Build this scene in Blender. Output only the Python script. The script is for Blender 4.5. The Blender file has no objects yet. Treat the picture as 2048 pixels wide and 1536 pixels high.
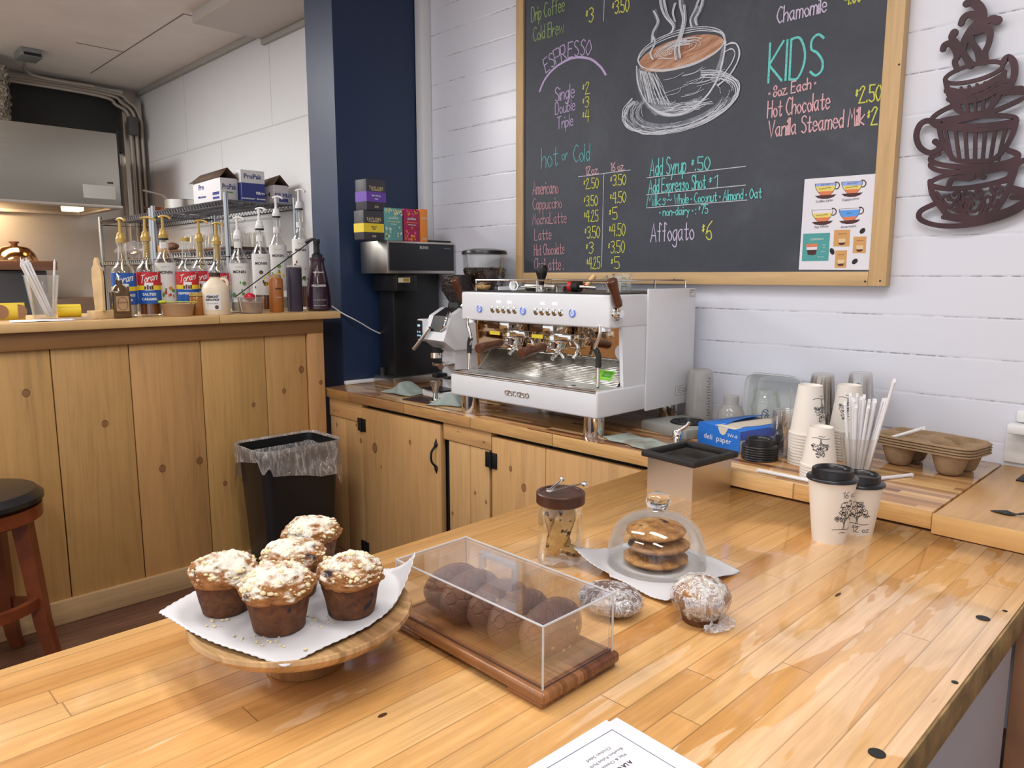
import bpy, bmesh, math, random
from math import pi, sin, cos, radians as R, tan, atan2, hypot, floor
from mathutils import Vector as V, Matrix as MX, noise as NZ
random.seed(7)
SC = bpy.context.scene
COL = SC.collection
# ------------------------------------------------------------------ camera
FPX, PITCH, YAW, HC = 1482.0, R(8.35), R(45.45), 1.16
cam_d = bpy.data.cameras.new('camera'); cam = bpy.data.objects.new('camera', cam_d); COL.objects.link(cam)
cam_d.sensor_width = 36; cam_d.lens = 36*FPX/2048; cam_d.clip_start = .02; cam_d.clip_end = 60
cam.location = (0, 0, HC); cam.rotation_euler = (pi/2-PITCH, 0, YAW)
SC.camera = cam
# ------------------------------------------------------------------ light
SC.view_settings.view_transform = 'Standard'; SC.view_settings.look = 'None'
SC.view_settings.gamma = 1; SC.view_settings.use_curve_mapping = False
SC.view_settings.exposure = 0.12
SC.cycles.max_bounces = 10; SC.cycles.transparent_max_bounces = 40; SC.cycles.glossy_bounces = 5
SC.cycles.use_denoising = True; SC.cycles.sample_clamp_indirect = 4
wd = bpy.data.worlds.new('daylight'); SC.world = wd; wd.use_nodes = True
wd.node_tree.nodes['Background'].inputs[0].default_value = (.90, .95, 1, 1)
wd.node_tree.nodes['Background'].inputs[1].default_value = 1.05
def area(name, loc, sx, sy, power, col=(1, .98, .95), rot=(0, 0, 0)):
    l = bpy.data.lights.new(name, 'AREA'); l.shape = 'RECTANGLE'; l.size = sx; l.size_y = sy; l.energy = power; l.color = col
    o = bpy.data.objects.new(name, l); COL.objects.link(o); o.location = loc; o.rotation_euler = rot
    return o
area('ceiling_lamp', (-.35, .75, 2.50), 1.2, .3, 18)
area('ceiling_lamp', (-1.75, .35, 2.50), 1.2, .3, 16)
area('ceiling_lamp', (.6, -.6, 2.50), 1.2, .3, 19)
area('ceiling_lamp', (-1.4, -1.4, 2.50), 1.2, .3, 18)
area('kitchen_lamp', (-4.6, -.2, 2.50), 1.0, 1.2, 105, (1, .98, .96))
area('hood_lamp', (-5.85, .9, 1.68), .25, .7, 17, (1, .70, .40))
# ------------------------------------------------------------------ picture rays (a pixel of the photo to a point on a real plane)
_f = V((-sin(YAW)*cos(PITCH), cos(YAW)*cos(PITCH), -sin(PITCH))); _r = V((cos(YAW), sin(YAW), 0)); _u = _r.cross(_f)
def at(u, v, ax, val):
    d = _f + _r*((u-1024)/FPX) - _u*((v-768)/FPX); o = V((0, 0, HC)); k = 'xyz'.index(ax)
    return o + d*((val-o[k])/d[k])
def ycol(u, x, z):
    a = (u-1024)/FPX; q = V((x, 0, z-HC)); c = a*_f - _r
    return -c.dot(q)/c.y
def zrow(v, x, y):
    a = -(v-768)/FPX; q = V((x, y, 0)); c = a*_f - _u
    return HC - c.dot(q)/c.z
# ------------------------------------------------------------------ node helper
class T:
    def __init__(s, m):
        m.use_nodes = True; s.t = m.node_tree; s.b = s.t.nodes['Principled BSDF']; s.out = s.t.nodes['Material Output']
    def n(s, ty, ins=None, **kw):
        nd = s.t.nodes.new('ShaderNode'+ty)
        for k, v in kw.items(): setattr(nd, k, v)
        for k, v in (ins or {}).items(): s.set(nd.inputs[k], v)
        return nd
    def set(s, sock, v):
        if hasattr(v, 'is_output'): s.t.links.new(v, sock)
        elif v is not None: sock.default_value = v if not (isinstance(v, tuple) and len(v) == 3 and sock.type == 'RGBA') else (*v, 1)
    def co(s, k='Object'): return s.n('TexCoord').outputs[k]
    def xyz(s, v): o = s.n('SeparateXYZ', {0: v}).outputs; return o[0], o[1], o[2]
    def vec(s, x=0, y=0, z=0): return s.n('CombineXYZ', {0: x, 1: y, 2: z}).outputs[0]
    def m(s, op, a, b=None, c=None):
        d = {0: a}
        if b is not None: d[1] = b
        if c is not None: d[2] = c
        return s.n('Math', d, operation=op).outputs[0]
    def vm(s, op, a, b): return s.n('VectorMath', {0: a, 1: b}, operation=op).outputs[0]
    def noise(s, v, sc=5., det=3., ro=.55, di=0.): return s.n('TexNoise', {'Vector': v, 'Scale': sc, 'Detail': det, 'Roughness': ro, 'Distortion': di}).outputs[0]
    def wn(s, v): return s.n('TexWhiteNoise', {'Vector': v}, noise_dimensions='3D').outputs[0]
    def ramp(s, f, stops, interp='LINEAR'):
        nd = s.n('ValToRGB', {0: f}); e = nd.color_ramp.elements; nd.color_ramp.interpolation = interp
        while len(e) < len(stops): e.new(.5)
        for q, (p, c) in zip(e, stops):
            q.position = p; q.color = (*c, 1) if not isinstance(c, (int, float)) else (c, c, c, 1)
        return nd.outputs[0]
    def mix(s, f, a, b, mode='MIX'):
        nd = s.n('Mix', data_type='RGBA', blend_type=mode)
        s.set(nd.inputs[0], f); s.set(nd.inputs[6], a); s.set(nd.inputs[7], b); return nd.outputs[2]
    def step(s, v, e, w=.01): return s.n('MapRange', {0: v, 1: e-w, 2: e+w, 3: 0., 4: 1.}, clamp=True).outputs[0]
    def bump(s, h, st=.3, di=.01): s.t.links.new(s.n('Bump', {'Height': h, 'Strength': st, 'Distance': di}).outputs[0], s.b.inputs['Normal'])
    def base(s, c): s.set(s.b.inputs['Base Color'], c)
    def pr(s, **k):
        for a, v in k.items(): s.set(s.b.inputs[{'rough': 'Roughness', 'metal': 'Metallic', 'coat': 'Coat Weight', 'coatr': 'Coat Roughness', 'ior': 'IOR', 'trans': 'Transmission Weight', 'spec': 'Specular IOR Level', 'sss': 'Subsurface Weight', 'alpha': 'Alpha'}[a]], v)
def nm(name): return bpy.data.materials.new(name)
def M(name, c, rough=.5, metal=0., var=0., vs=20., bump=0., bs=200., bd=.002, **k):
    m = nm(name); t = T(m)
    if var:
        f = t.noise(t.co(), vs, 4.)
        t.base(t.ramp(f, [(.3, tuple(x*(1-var) for x in c)), (.7, tuple(min(1, x*(1+var)) for x in c))]))
    else: t.base(c)
    t.pr(rough=rough, metal=metal, **k)
    if bump: t.bump(t.noise(t.co(), bs, 4.), bump, bd)
    return m
def glassy(name, tint=(1, 1, 1), refl=.12, haze=0., hazec=(.9, .9, .9)):
    m = nm(name); t = T(m)
    tr = t.n('BsdfTransparent', {0: tint}).outputs[0]; gl = t.n('BsdfGlossy', {'Color': (1, 1, 1), 'Roughness': .03}).outputs[0]
    fr = t.n('LayerWeight', {'Blend': .25}).outputs['Fresnel']
    fac = t.m('ADD', t.m('MULTIPLY', t.m('POWER', fr, 2.5), .38), refl*.3)
    s = t.n('MixShader', {0: fac, 1: tr, 2: gl}).outputs[0]
    if haze:
        s = t.n('MixShader', {0: haze, 1: s, 2: t.n('BsdfDiffuse', {0: hazec}).outputs[0]}).outputs[0]
    t.t.links.new(s, t.out.inputs[0]); return m
def emit(name, c, st):
    m = nm(name); t = T(m); t.base(c); t.set(t.b.inputs['Emission Color'], c); t.set(t.b.inputs['Emission Strength'], st); return m
def strips(name, across, along, w, L, cols, seam=.5, seamw=.018, rough=.22, coat=.0, grain=.25, worn=None, coatr=.05, endseam=.6):
    """edge-glued wood strips: per-block colour, stretched grain, hairline joints"""
    m = nm(name); t = T(m); c = t.xyz(t.co()); x, y = c['xyz'.index(across)], c['xyz'.index(along)]
    xs = t.m('DIVIDE', x, w); i = t.m('FLOOR', xs); r = t.wn(t.vec(i, 3.3, 0))
    ys = t.m('DIVIDE', t.m('ADD', y, t.m('MULTIPLY', r, 9.)), L); j = t.m('FLOOR', ys); k = t.wn(t.vec(i, j, 1.7))
    col = t.ramp(k, cols)
    g = t.noise(t.vec(t.m('MULTIPLY', x, 150.), t.m('MULTIPLY', y, 5.), t.m('MULTIPLY', k, 77.)), 1., 4., .6, .6)
    g2 = t.noise(t.vec(t.m('MULTIPLY', x, 26.), t.m('MULTIPLY', y, 3.), t.m('MULTIPLY', k, 31.)), 1., 3., .6, 1.)
    gg = t.m('ADD', t.m('MULTIPLY', t.m('SUBTRACT', g, .5), grain*2.2), t.m('MULTIPLY', t.m('SUBTRACT', g2, .5), grain*2.6))
    if worn:
        e = t.noise(t.vec(t.m('MULTIPLY', x, 11.), t.m('MULTIPLY', y, 2.6), t.m('MULTIPLY', i, .45)), 1., 3., .55, .8)
        e = t.m('ADD', e, t.n('MapRange', {0: x, 1: worn[0], 2: worn[1], 3: -.16, 4: .17}, clamp=True).outputs[0])
        col = t.mix(t.m('MULTIPLY', t.step(e, .55, .008), .85), col, worn[2])
    col = t.mix(1., col, t.vec(t.m('ADD', 1., gg), t.m('ADD', 1., t.m('MULTIPLY', gg, 1.1)), t.m('ADD', 1., t.m('MULTIPLY', gg, 1.25))), 'MULTIPLY')
    fx = t.m('FRACT', xs); fy = t.m('FRACT', ys)
    ex = t.m('MINIMUM', fx, t.m('SUBTRACT', 1., fx)); ey = t.m('MINIMUM', fy, t.m('SUBTRACT', 1., fy))
    sx = t.m('MULTIPLY', t.m('SUBTRACT', 1., t.step(ex, seamw, seamw*.6)), t.m('MULTIPLY', seam, t.m('ADD', .35, t.wn(t.vec(i, 8., 1.)))))
    sy = t.m('MULTIPLY', t.m('SUBTRACT', 1., t.step(ey, seamw*w/L, seamw*.5*w/L)), endseam)
    s = t.m('MINIMUM', t.m('MAXIMUM', sx, sy), 1.)
    t.base(t.mix(s, col, (.10, .045, .015))); t.pr(rough=rough, coat=coat, coatr=coatr)
    t.bump(t.m('SUBTRACT', t.m('MULTIPLY', g, .12), s), .12, .001)
    return m
def pine(name, across, along, base=(.60, .36, .155), knots=(), dark=(.16, .06, .022), off=0., rough=.5):
    """pine board with stretched grain and knots at given places"""
    m = nm(name); t = T(m); c = t.xyz(t.co()); x, y = c['xyz'.index(across)], c['xyz'.index(along)]
    g = t.noise(t.vec(t.m('ADD', t.m('MULTIPLY', x, 42.), off), t.m('MULTIPLY', y, 2.2), off), 1., 5., .62, 1.2)
    f = t.noise(t.vec(t.m('MULTIPLY', x, 260.), t.m('MULTIPLY', y, 6.), 3.), 1., 3., .6)
    big = t.noise(t.vec(t.m('MULTIPLY', x, 5.), t.m('MULTIPLY', y, 1.2), off), 1., 2.)
    v = t.m('ADD', t.m('ADD', t.m('MULTIPLY', g, .6), t.m('MULTIPLY', f, .2)), t.m('MULTIPLY', big, .35))
    col = t.ramp(v, [(.35, tuple(a*.72 for a in base)), (.55, base), (.8, tuple(min(1, a*1.22) for a in base))])
    for kx, ky, kr in knots:
        dx = t.m('DIVIDE', t.m('SUBTRACT', x, kx), kr); dy = t.m('DIVIDE', t.m('SUBTRACT', y, ky), kr*1.25)
        d = t.m('SQRT', t.m('ADD', t.m('MULTIPLY', dx, dx), t.m('MULTIPLY', dy, dy)))
        d = t.m('ADD', d, t.m('MULTIPLY', t.m('SUBTRACT', g, .5), .5))
        col = t.mix(t.ramp(d, [(.0, .8), (.55, .55), (.75, .95), (.98, .8), (1., .0)]), col, dark)
        st = t.m('MAXIMUM', t.m('SUBTRACT', 1., t.m('DIVIDE', t.m('ABSOLUTE', dx), .55)), 0.)
        st = t.m('MULTIPLY', st, t.m('MAXIMUM', t.m('SUBTRACT', 1., t.m('DIVIDE', t.m('ABSOLUTE', dy), 6.)), 0.))
        col = t.mix(t.m('MULTIPLY', st, .35), col, dark)
    t.base(col); t.pr(rough=rough); t.bump(v, .08, .002); return m
# ------------------------------------------------------------------ mesh builder
class MB:
    def __init__(s): s.b = bmesh.new(); s.mi = 0
    def _fin(s, n0f, mtx=None, n0v=0):
        s.b.verts.ensure_lookup_table(); s.b.faces.ensure_lookup_table()
        for f in s.b.faces[n0f:]: f.material_index = s.mi
        if mtx is not None:
            for v in s.b.verts[n0v:]: v.co = mtx @ v.co
        return s
    def box(s, c, d, bev=0., rz=0., mtx=None, seg=2):
        nf, nv = len(s.b.faces), len(s.b.verts)
        t = bmesh.new(); bmesh.ops.create_cube(t, size=1)
        for v in t.verts: v.co = V((v.co.x*d[0], v.co.y*d[1], v.co.z*d[2]))
        if bev: bmesh.ops.bevel(t, geom=list(t.edges), offset=min(bev, min(d)*.49), segments=seg, profile=.5, affect='EDGES')
        X = MX.Translation(c) @ MX.Rotation(rz, 4, 'Z')
        if mtx is not None: X = mtx @ X
        s._join(t, X); return s._fin(nf)
    def b2(s, lo, hi, bev=0.): return s.box([(a+b)/2 for a, b in zip(lo, hi)], [b-a for a, b in zip(lo, hi)], bev)
    def _join(s, t, X=None):
        mp = {}
        for v in t.verts: mp[v] = s.b.verts.new(X @ v.co if X is not None else v.co)
        for f in t.faces:
            try: s.b.faces.new([mp[v] for v in f.verts])
            except ValueError: pass
        t.free()
    def lathe(s, prof, n=32, mtx=None, a0=0., a1=None, cap=False):
        nf = len(s.b.faces); X = mtx or MX(); full = a1 is None; rows = []
        k = n if full else n+1; a1 = a0+2*pi if full else a1
        for r, z in prof:
            if abs(r) < 1e-7: rows.append([s.b.verts.new(X @ V((0, 0, z)))])
            else: rows.append([s.b.verts.new(X @ V((r*cos(a0+(a1-a0)*i/n), r*sin(a0+(a1-a0)*i/n), z))) for i in range(k)])
        for A, B in zip(rows, rows[1:]):
            for i in range(n):
                j = (i+1) % k
                q = [A[i % len(A)], A[j % len(A)], B[j % len(B)], B[i % len(B)]]
                q = list(dict.fromkeys(q))
                if len(q) > 2:
                    try: s.b.faces.new(q)
                    except ValueError: pass
        return s._fin(nf)
    def cyl(s, p, q, r, r2=None, n=20, cap=True):
        p, q = V(p), V(q); d = q-p; X = MX.Translation(p) @ d.to_track_quat('Z', 'Y').to_matrix().to_4x4(); r2 = r if r2 is None else r2; L = d.length
        return s.lathe(([(0, 0)] if cap else []) + [(r, 0), (r2, L)] + ([(0, L)] if cap else []), n, X)
    def tube(s, pts, r, n=8, closed=False, flat=1.):
        nf = len(s.b.faces); P = [V(p) for p in pts]; m = len(P); rows = []; N = None
        for i, p in enumerate(P):
            a = P[(i-1) % m] if closed or i else p; b = P[(i+1) % m] if closed or i < m-1 else p
            t = (b-a).normalized()
            if N is None:
                N = t.cross(V((0, 0, 1)))
                if N.length < .1: N = t.cross(V((1, 0, 0)))
            N = (N - t*N.dot(t)).normalized(); B = t.cross(N); rr = r[i] if isinstance(r, (list, tuple)) else r
            rows.append([s.b.verts.new(p + (N*cos(2*pi*k/n) + B*sin(2*pi*k/n)*flat)*rr) for k in range(n)])
        for i in range(m if closed else m-1):
            A, B = rows[i], rows[(i+1) % m]
            for k in range(n): s.b.faces.new([A[k], A[(k+1) % n], B[(k+1) % n], B[k]])
        if not closed:
            s.b.faces.new(rows[0][::-1]); s.b.faces.new(rows[-1])
        return s._fin(nf)
    def prism(s, poly, z0, z1, mtx=None):
        nf = len(s.b.faces); X = mtx or MX()
        a = [s.b.verts.new(X @ V((x, y, z0))) for x, y in poly]; b = [s.b.verts.new(X @ V((x, y, z1))) for x, y in poly]; n = len(poly)
        for i in range(n): s.b.faces.new([a[i], a[(i+1) % n], b[(i+1) % n], b[i]])
        s.b.faces.new(a[::-1]); s.b.faces.new(b); return s._fin(nf)
    def face(s, pts):
        nf = len(s.b.faces); s.b.faces.new([s.b.verts.new(V(p)) for p in pts]); return s._fin(nf)
    def grid(s, fn, nu, nv, closed=False):
        nf = len(s.b.faces); g = [[s.b.verts.new(V(fn(i/nu, j/nv))) for j in range(nv+1)] for i in range(nu if closed else nu+1)]
        for i in range(nu):
            for j in range(nv):
                k = (i+1) % len(g); s.b.faces.new([g[i][j], g[k][j], g[k][j+1], g[i][j+1]])
        return s._fin(nf)
    def ball(s, c, r, sub=2, sc=(1, 1, 1), disp=0., fr=8., seed=0.):
        nf = len(s.b.faces); t = bmesh.new(); bmesh.ops.create_icosphere(t, subdivisions=sub, radius=1)
        for v in t.verts:
            k = 1 + (disp*NZ.noise(v.co*fr + V((seed, seed*1.3, seed*.7))) if disp else 0)
            v.co = V((v.co.x*sc[0]*r*k, v.co.y*sc[1]*r*k, v.co.z*sc[2]*r*k))
        s._join(t, MX.Translation(c)); return s._fin(nf)
    def build(s, name, mats, par=None, loc=(0, 0, 0), smooth=35, solid=0., rot=None):
        bmesh.ops.remove_doubles(s.b, verts=s.b.verts, dist=1e-6) if len(s.b.verts) < 30000 else None
        bmesh.ops.recalc_face_normals(s.b, faces=s.b.faces)
        me = bpy.data.meshes.new(name); s.b.to_mesh(me); s.b.free()
        for m in (mats if isinstance(mats, (list, tuple)) else [mats]): me.materials.append(m)
        if smooth:
            me.polygons.foreach_set('use_smooth', [True]*len(me.polygons)); me.set_sharp_from_angle(angle=R(smooth))
        o = bpy.data.objects.new(name, me); COL.objects.link(o); o.location = loc
        if rot: o.rotation_euler = rot
        if par: o.parent = par
        if solid:
            q = o.modifiers.new('s', 'SOLIDIFY'); q.thickness = solid; q.offset = 0
        return o
def tag(o, label, cat, group=None, kind=None):
    o['label'] = label; o['category'] = cat
    if group: o['group'] = group
    if kind: o['kind'] = kind
    return o
def thing(name, label, cat, loc=(0, 0, 0), rz=0., group=None):
    o = bpy.data.objects.new(name, None); COL.objects.link(o); o.location = loc; o.rotation_euler = (0, 0, rz); o.empty_display_size = .02
    return tag(o, label, cat, group)
def struct(name, mb, m, **k):
    o = mb.build(name, m, **k); o['kind'] = 'structure'; return o
def dup(o, loc, label, rz=None, par=None):
    c = o.copy(); COL.objects.link(c); c.location = loc
    if rz is not None: c.rotation_euler = (0, 0, rz)
    if par: c.parent = par
    if label: c['label'] = label
    for ch in list(o.children):
        d = ch.copy(); COL.objects.link(d); d.parent = c
        for g in ch.children:
            e = g.copy(); COL.objects.link(e); e.parent = d
    return c
def lab(o, s): o['label'] = s; return o
def tr(x=0, y=0, z=0): return MX.Translation((x, y, z))
def rx(a): return MX.Rotation(a, 4, 'X')
def ry(a): return MX.Rotation(a, 4, 'Y')
def rzm(a): return MX.Rotation(a, 4, 'Z')
def spline(P, k=6, closed=False):
    P = [V(p) for p in P]; n = len(P); out = []
    for i in range(n if closed else n-1):
        a, b, c, d = (P[(i-1) % n] if closed or i else P[0]), P[i], P[(i+1) % n], (P[(i+2) % n] if closed or i+2 < n else P[-1])
        for j in range(k):
            t = j/k; out.append(.5*((2*b)+(c-a)*t+(2*a-5*b+4*c-d)*t*t+(3*b-a-3*c+d)*t**3))
    if not closed: out.append(P[-1])
    return out
# ------------------------------------------------------------------ a hand-lettered stroke alphabet
_G = dict(A='00 39 60/13 53', B='00 09/~09 49 58 56 35 05/~05 45 54 52 40 00', C='~58 39 17 04 12 30 51', D='00 09/~09 39 56 53 30 00', E='59 09 00 50/05 45', F='59 09 00/05 45',
 G='~58 39 17 04 12 30 52 54/54 34', H='00 09/50 59/05 55', I='00 09', J='~49 42 30 10 02', K='00 09/59 04 50', L='09 00 50', M='00 19 34 59 60', N='00 09 50 59',
 O='~39 16 04 12 30 52 64 56 39', P='00 09/~09 49 58 55 44 04', Q='~39 16 04 12 30 52 64 56 39/32 60', R='00 09/~09 49 58 55 44 04/24 60', S='~58 39 18 16 35 53 51 30 11', T='09 69/39 30',
 U='~09 03 10 40 53 59', V='09 30 69', W='09 20 36 50 79', X='09 50/59 00', Y='09 35 69/35 30', Z='09 59 00 50', a='~45 25 03 11 20 42/45 41 50', b='09 00/~04 25 43 20 01',
 c='~44 25 03 11 20 41', d='~44 25 03 11 20 42/49 40', e='~03 43 35 15 02 20 41', f='~48 29 27 20/05 35', g='~45 25 03 11 20 42/~45 4b 2c 0b', h='09 00/~03 25 44 40', i='05 00/07 08',
 j='~25 2b 0c/27 28', k='09 00/45 02 40', l='09 00', m='05 00/~03 15 34 30/~33 45 64 60', n='05 00/~03 25 44 40', o='~25 03 11 20 41 43 25', p='05 0c/~04 25 43 20 01', q='~45 25 03 11 20 42/45 4c',
 r='05 00/~02 25 34', s='~44 25 14 33 31 20 01', t='~28 21 30 41/05 45', u='~05 01 10 20 42/45 40', v='05 20 45', w='05 10 34 50 65', x='05 40/45 00', y='05 22/45 1c', z='05 45 00 40')
_G.update({'0': '~29 06 03 20 43 46 29', '1': '07 29 20', '2': '~07 29 48 36 00/00 50', '3': '~08 29 48 46 25 44 42 20 01', '4': '29 04 54/49 40', '5': '49 09 05/~05 35 43 41 20 01', '6': '~49 16 02 20 41 34 14 02',
 '7': '09 59 20', '8': '~25 07 29 47 25 02 20 42 25', '9': '~47 29 07 25 47/47 30', '$': '~45 26 14 32 20 01/27 2a', '.': '00 01', ',': '01 0b', '-': '03 33', '~': '~03 14 33 44', '*': '03 04 14 13', ':': '00 01/04 05', '&': '~50 07 29 37 03 10 30 53', "'": '09 07', '@': '~45 25 03 11 20 42'})
def _pt(s):
    f = lambda c: '0123456789'.index(c) if c.isdigit() else -(ord(c)-96)
    return V((f(s[0]), f(s[1]), 0))
def glyph(ch):
    out = []; w = 0
    for st in _G[ch].split('/'):
        sm = st[0] == '~'; P = [_pt(q) for q in st.strip('~').split()]; w = max(w, max(p.x for p in P))
        out.append(spline(P, 4) if sm else P)
    return out, w
def strokes(text, sup=True):
    """polylines of a line of lettering; baseline y=0, cap height 1"""
    x = 0.; out = []; i = 0
    for ch in text:
        if ch == ' ': x += 3.2; continue
        g, w = glyph(ch); s, dy = (.45, 4.4) if (ch == '$' and sup) else (1., 0.)
        for P in g: out.append([V(((x+p.x*s)/9, (p.y*s+dy)/9, 0)) for p in P])
        x += w*s + (1.4 if not ch in '.,' else 1.8)
    return out, max(x-1.4, .5)/9
def ribbon(mb, P, w, fn, off=None):
    """flat stroke through 2-D points P mapped to space by fn(x, y); off lifts it a hair so strokes do not share a plane"""
    Q = [P[0]]
    for p in P[1:]:
        if (V((p.x, p.y))-V((Q[-1].x, Q[-1].y))).length > 1e-6: Q.append(p)
    n = len(Q)
    if n < 2: return
    D = [(V((b.x, b.y))-V((a.x, a.y))).normalized() for a, b in zip(Q, Q[1:])]; L = []; Rr = []
    for i, p in enumerate(Q):
        a, b = D[max(i-1, 0)], D[min(i, n-2)]; q = V((p.x, p.y))
        if i == 0: q = q - b*w*.35
        if i == n-1: q = q + a*w*.35
        t = a+b; t = t.normalized() if t.length > .2 else a
        nn = V((-t.y, t.x)); k = w*.5/max(.55, abs(nn.dot(V((-b.y, b.x))))); L.append(q+nn*k); Rr.append(q-nn*k)
    o = off if off is not None else V((0, 0, 0)); nf = len(mb.b.faces)
    A = [mb.b.verts.new(V(fn(p.x, p.y))+o) for p in L]; B = [mb.b.verts.new(V(fn(p.x, p.y))+o) for p in Rr]
    for i in range(n-1): mb.b.faces.new([A[i], B[i], B[i+1], A[i+1]])
    mb._fin(nf)
def letter(mb, text, fn, x0, y0, width, h, w, base=None, jit=0.):
    """lettering scaled to a width and cap height; fn maps drawing plane to space"""
    S, W = strokes(text); k = width/W
    for P in S:
        Q = [V((x0+p.x*k, y0+p.y*h, 0)) for p in P]
        ribbon(mb, Q, w, fn)
def printed(text, size, mtx, m, par, name='lettering', width=None, fn=None, bold=0.):
    """printed type as a flat mesh"""
    c = bpy.data.curves.new(name, 'FONT'); c.body = text; c.size = size; c.align_x = 'CENTER'; c.align_y = 'CENTER'; c.offset = bold; c.resolution_u = 2
    o = bpy.data.objects.new(name, c); me = bpy.data.meshes.new_from_object(o); bpy.data.objects.remove(o); bpy.data.curves.remove(c)
    xs = [v.co.x for v in me.vertices] or [0]; k = 1. if width is None else width/max(1e-6, max(xs)-min(xs)); cx = (max(xs)+min(xs))/2
    for v in me.vertices:
        p = V(((v.co.x-cx)*k, v.co.y, 0)); v.co = fn(p.x, p.y) if fn else mtx @ p
    me.materials.clear(); me.materials.append(m); o = bpy.data.objects.new(name, me); COL.objects.link(o); o.parent = par; return o
# ================================================================== materials
def wallpaint(name, c, zs, rough=.32, axis='x', patch=None):
    m = nm(name); t = T(m); x, y, z = t.xyz(t.co()); h = x if axis == 'x' else y
    g = t.noise(t.vec(t.m('MULTIPLY', h, 3.), 0., t.m('MULTIPLY', z, 40.)), 1., 4.); sp = t.noise(t.co(), 60., 3.)
    fz = t.m('FRACT', t.m('DIVIDE', t.m('SUBTRACT', z, .7435), .1035)); e = t.m('MINIMUM', fz, t.m('SUBTRACT', 1., fz))
    row = t.m('FLOOR', t.m('DIVIDE', t.m('SUBTRACT', z, .7435-.05), .1035))
    on = t.step(t.noise(t.vec(t.m('MULTIPLY', h, 3.5), row, 0.), 1., 4., .7), .5, .05)
    fine = t.step(t.noise(t.vec(t.m('MULTIPLY', h, 45.), row, 5.), 1., 3., .7), .45, .08)
    seam = t.m('MULTIPLY', t.m('MULTIPLY', t.m('SUBTRACT', 1., t.step(e, .016, .006)), on), fine)
    t.base(t.mix(t.m('MULTIPLY', seam, .8), c, (.16, .16, .18))); t.pr(rough=rough)
    gr = t.m('SUBTRACT', 1., t.step(e, .03, .02))
    chip = t.step(t.noise(t.co(), 22., 5., .75), .69, .01)
    t.bump(t.m('SUBTRACT', t.m('ADD', t.m('ADD', t.m('MULTIPLY', g, .14), t.m('MULTIPLY', sp, .05)), t.m('MULTIPLY', chip, .2)), t.m('MULTIPLY', gr, .5)), .25, .004)
    return m
m_white = wallpaint('white_board_paint', (.70, .715, .80), None)
def panelpaint():
    m = nm('white_kitchen_panel'); t = T(m); x, y, z = t.xyz(t.co())
    row = t.m('FLOOR', t.m('DIVIDE', t.m('SUBTRACT', z, 2.02), .6)); s1 = t.m('ABSOLUTE', t.m('SUBTRACT', z, 2.02))
    xx = t.m('ADD', x, t.m('MULTIPLY', row, .55)); fx = t.m('FRACT', t.m('DIVIDE', t.m('ADD', xx, 4.17), 1.25)); ex = t.m('MULTIPLY', t.m('MINIMUM', fx, t.m('SUBTRACT', 1., fx)), 1.25)
    s = t.m('MULTIPLY', t.m('SUBTRACT', 1., t.step(t.m('MINIMUM', s1, ex), .004, .002)), .35)
    t.base(t.mix(s, (.80, .81, .82), (.25, .24, .22))); t.pr(rough=.35); t.bump(t.noise(t.co(), 9., 3.), .08, .01); return m
m_kwhite = panelpaint()
m_ceil = M('ceiling_paint', (.76, .72, .67), .8, var=.06, vs=3., bump=.1, bs=30.)
m_blue = M('navy_wall_paint', (.013, .030, .080), .42, bump=.06, bs=14., bd=.004)
m_trimw = M('white_trim_paint', (.72, .73, .76), .4, bump=.15, bs=25.)
def steelmat(name, c=(.55, .53, .50), rough=.3, ax=0):
    m = nm(name); t = T(m); p = list(t.xyz(t.co())); p = [t.m('MULTIPLY', q, 3. if i == ax else 160.) for i, q in enumerate(p)]
    g = t.noise(t.vec(*p), 1., 3.); t.base(c); t.pr(metal=1., rough=t.m('ADD', rough-.06, t.m('MULTIPLY', g, .14))); t.bump(g, .05, .001); return m
m_steel = steelmat('brushed_steel', (.62, .58, .53), .28); m_steelz = steelmat('brushed_steel_upright', (.62, .58, .53), .3, 2)
m_steeld = steelmat('dull_steel', (.62, .57, .51), .42, 1)
m_chrome = M('chrome', (.82, .80, .77), .07, 1.); m_zinc = M('zinc_wire', (.42, .44, .47), .3, 1.)
m_wire = M('dark_wire', (.19, .195, .21), .4, .8)
m_black = M('black_plastic', (.012, .012, .014), .3); m_blackm = M('black_matte', (.014, .013, .013), .6); m_rubber = M('black_rubber', (.02, .019, .018), .75, bump=.2)
m_iron = M('black_iron', (.01, .01, .011), .45, .3, bump=.2, bs=120.)
m_enamel = M('white_enamel', (.74, .75, .79), .22); m_whitep = M('white_plastic', (.75, .75, .76), .35)
m_paper = M('white_paper', (.74, .73, .80), .7); m_paperc = M('paper_cup_white', (.80, .75, .69), .55, bump=.04, bs=60.)
m_redwood = M('red_brown_handle_wood', (.105, .036, .018), .3, var=.3, vs=40.)
m_walnut = M('walnut_wood', (.062, .021, .011), .38, var=.35, vs=30.)
m_gold = M('gold_pump_plastic', (.50, .33, .09), .35, .25); m_copper = M('copper', (.62, .30, .15), .22, 1.)
m_ink = M('dark_ink', (.018, .018, .03), .6); m_white_ink = M('white_ink', (.8, .8, .8), .5)
m_glass = glassy('clear_glass', (.985, .99, .985), .12); m_glassg = glassy('greenish_jar_glass', (.975, .985, .972), .2)
m_acryl = glassy('clear_acrylic', (.975, .975, .98), .06, .006, (.72, .72, .78)); m_film = glassy('plastic_film', (.93, .93, .95), .25, .12, (.75, .75, .8))
m_clearp = glassy('clear_plastic_cup', (.93, .92, .9), .14, .07); m_frost = glassy('frosted_plastic', (.86, .86, .85), .1, .38, (.70, .68, .66))
m_solidglass = M('solid_glass', (1, 1, 1), .02, trans=1., ior=1.45)
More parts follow.
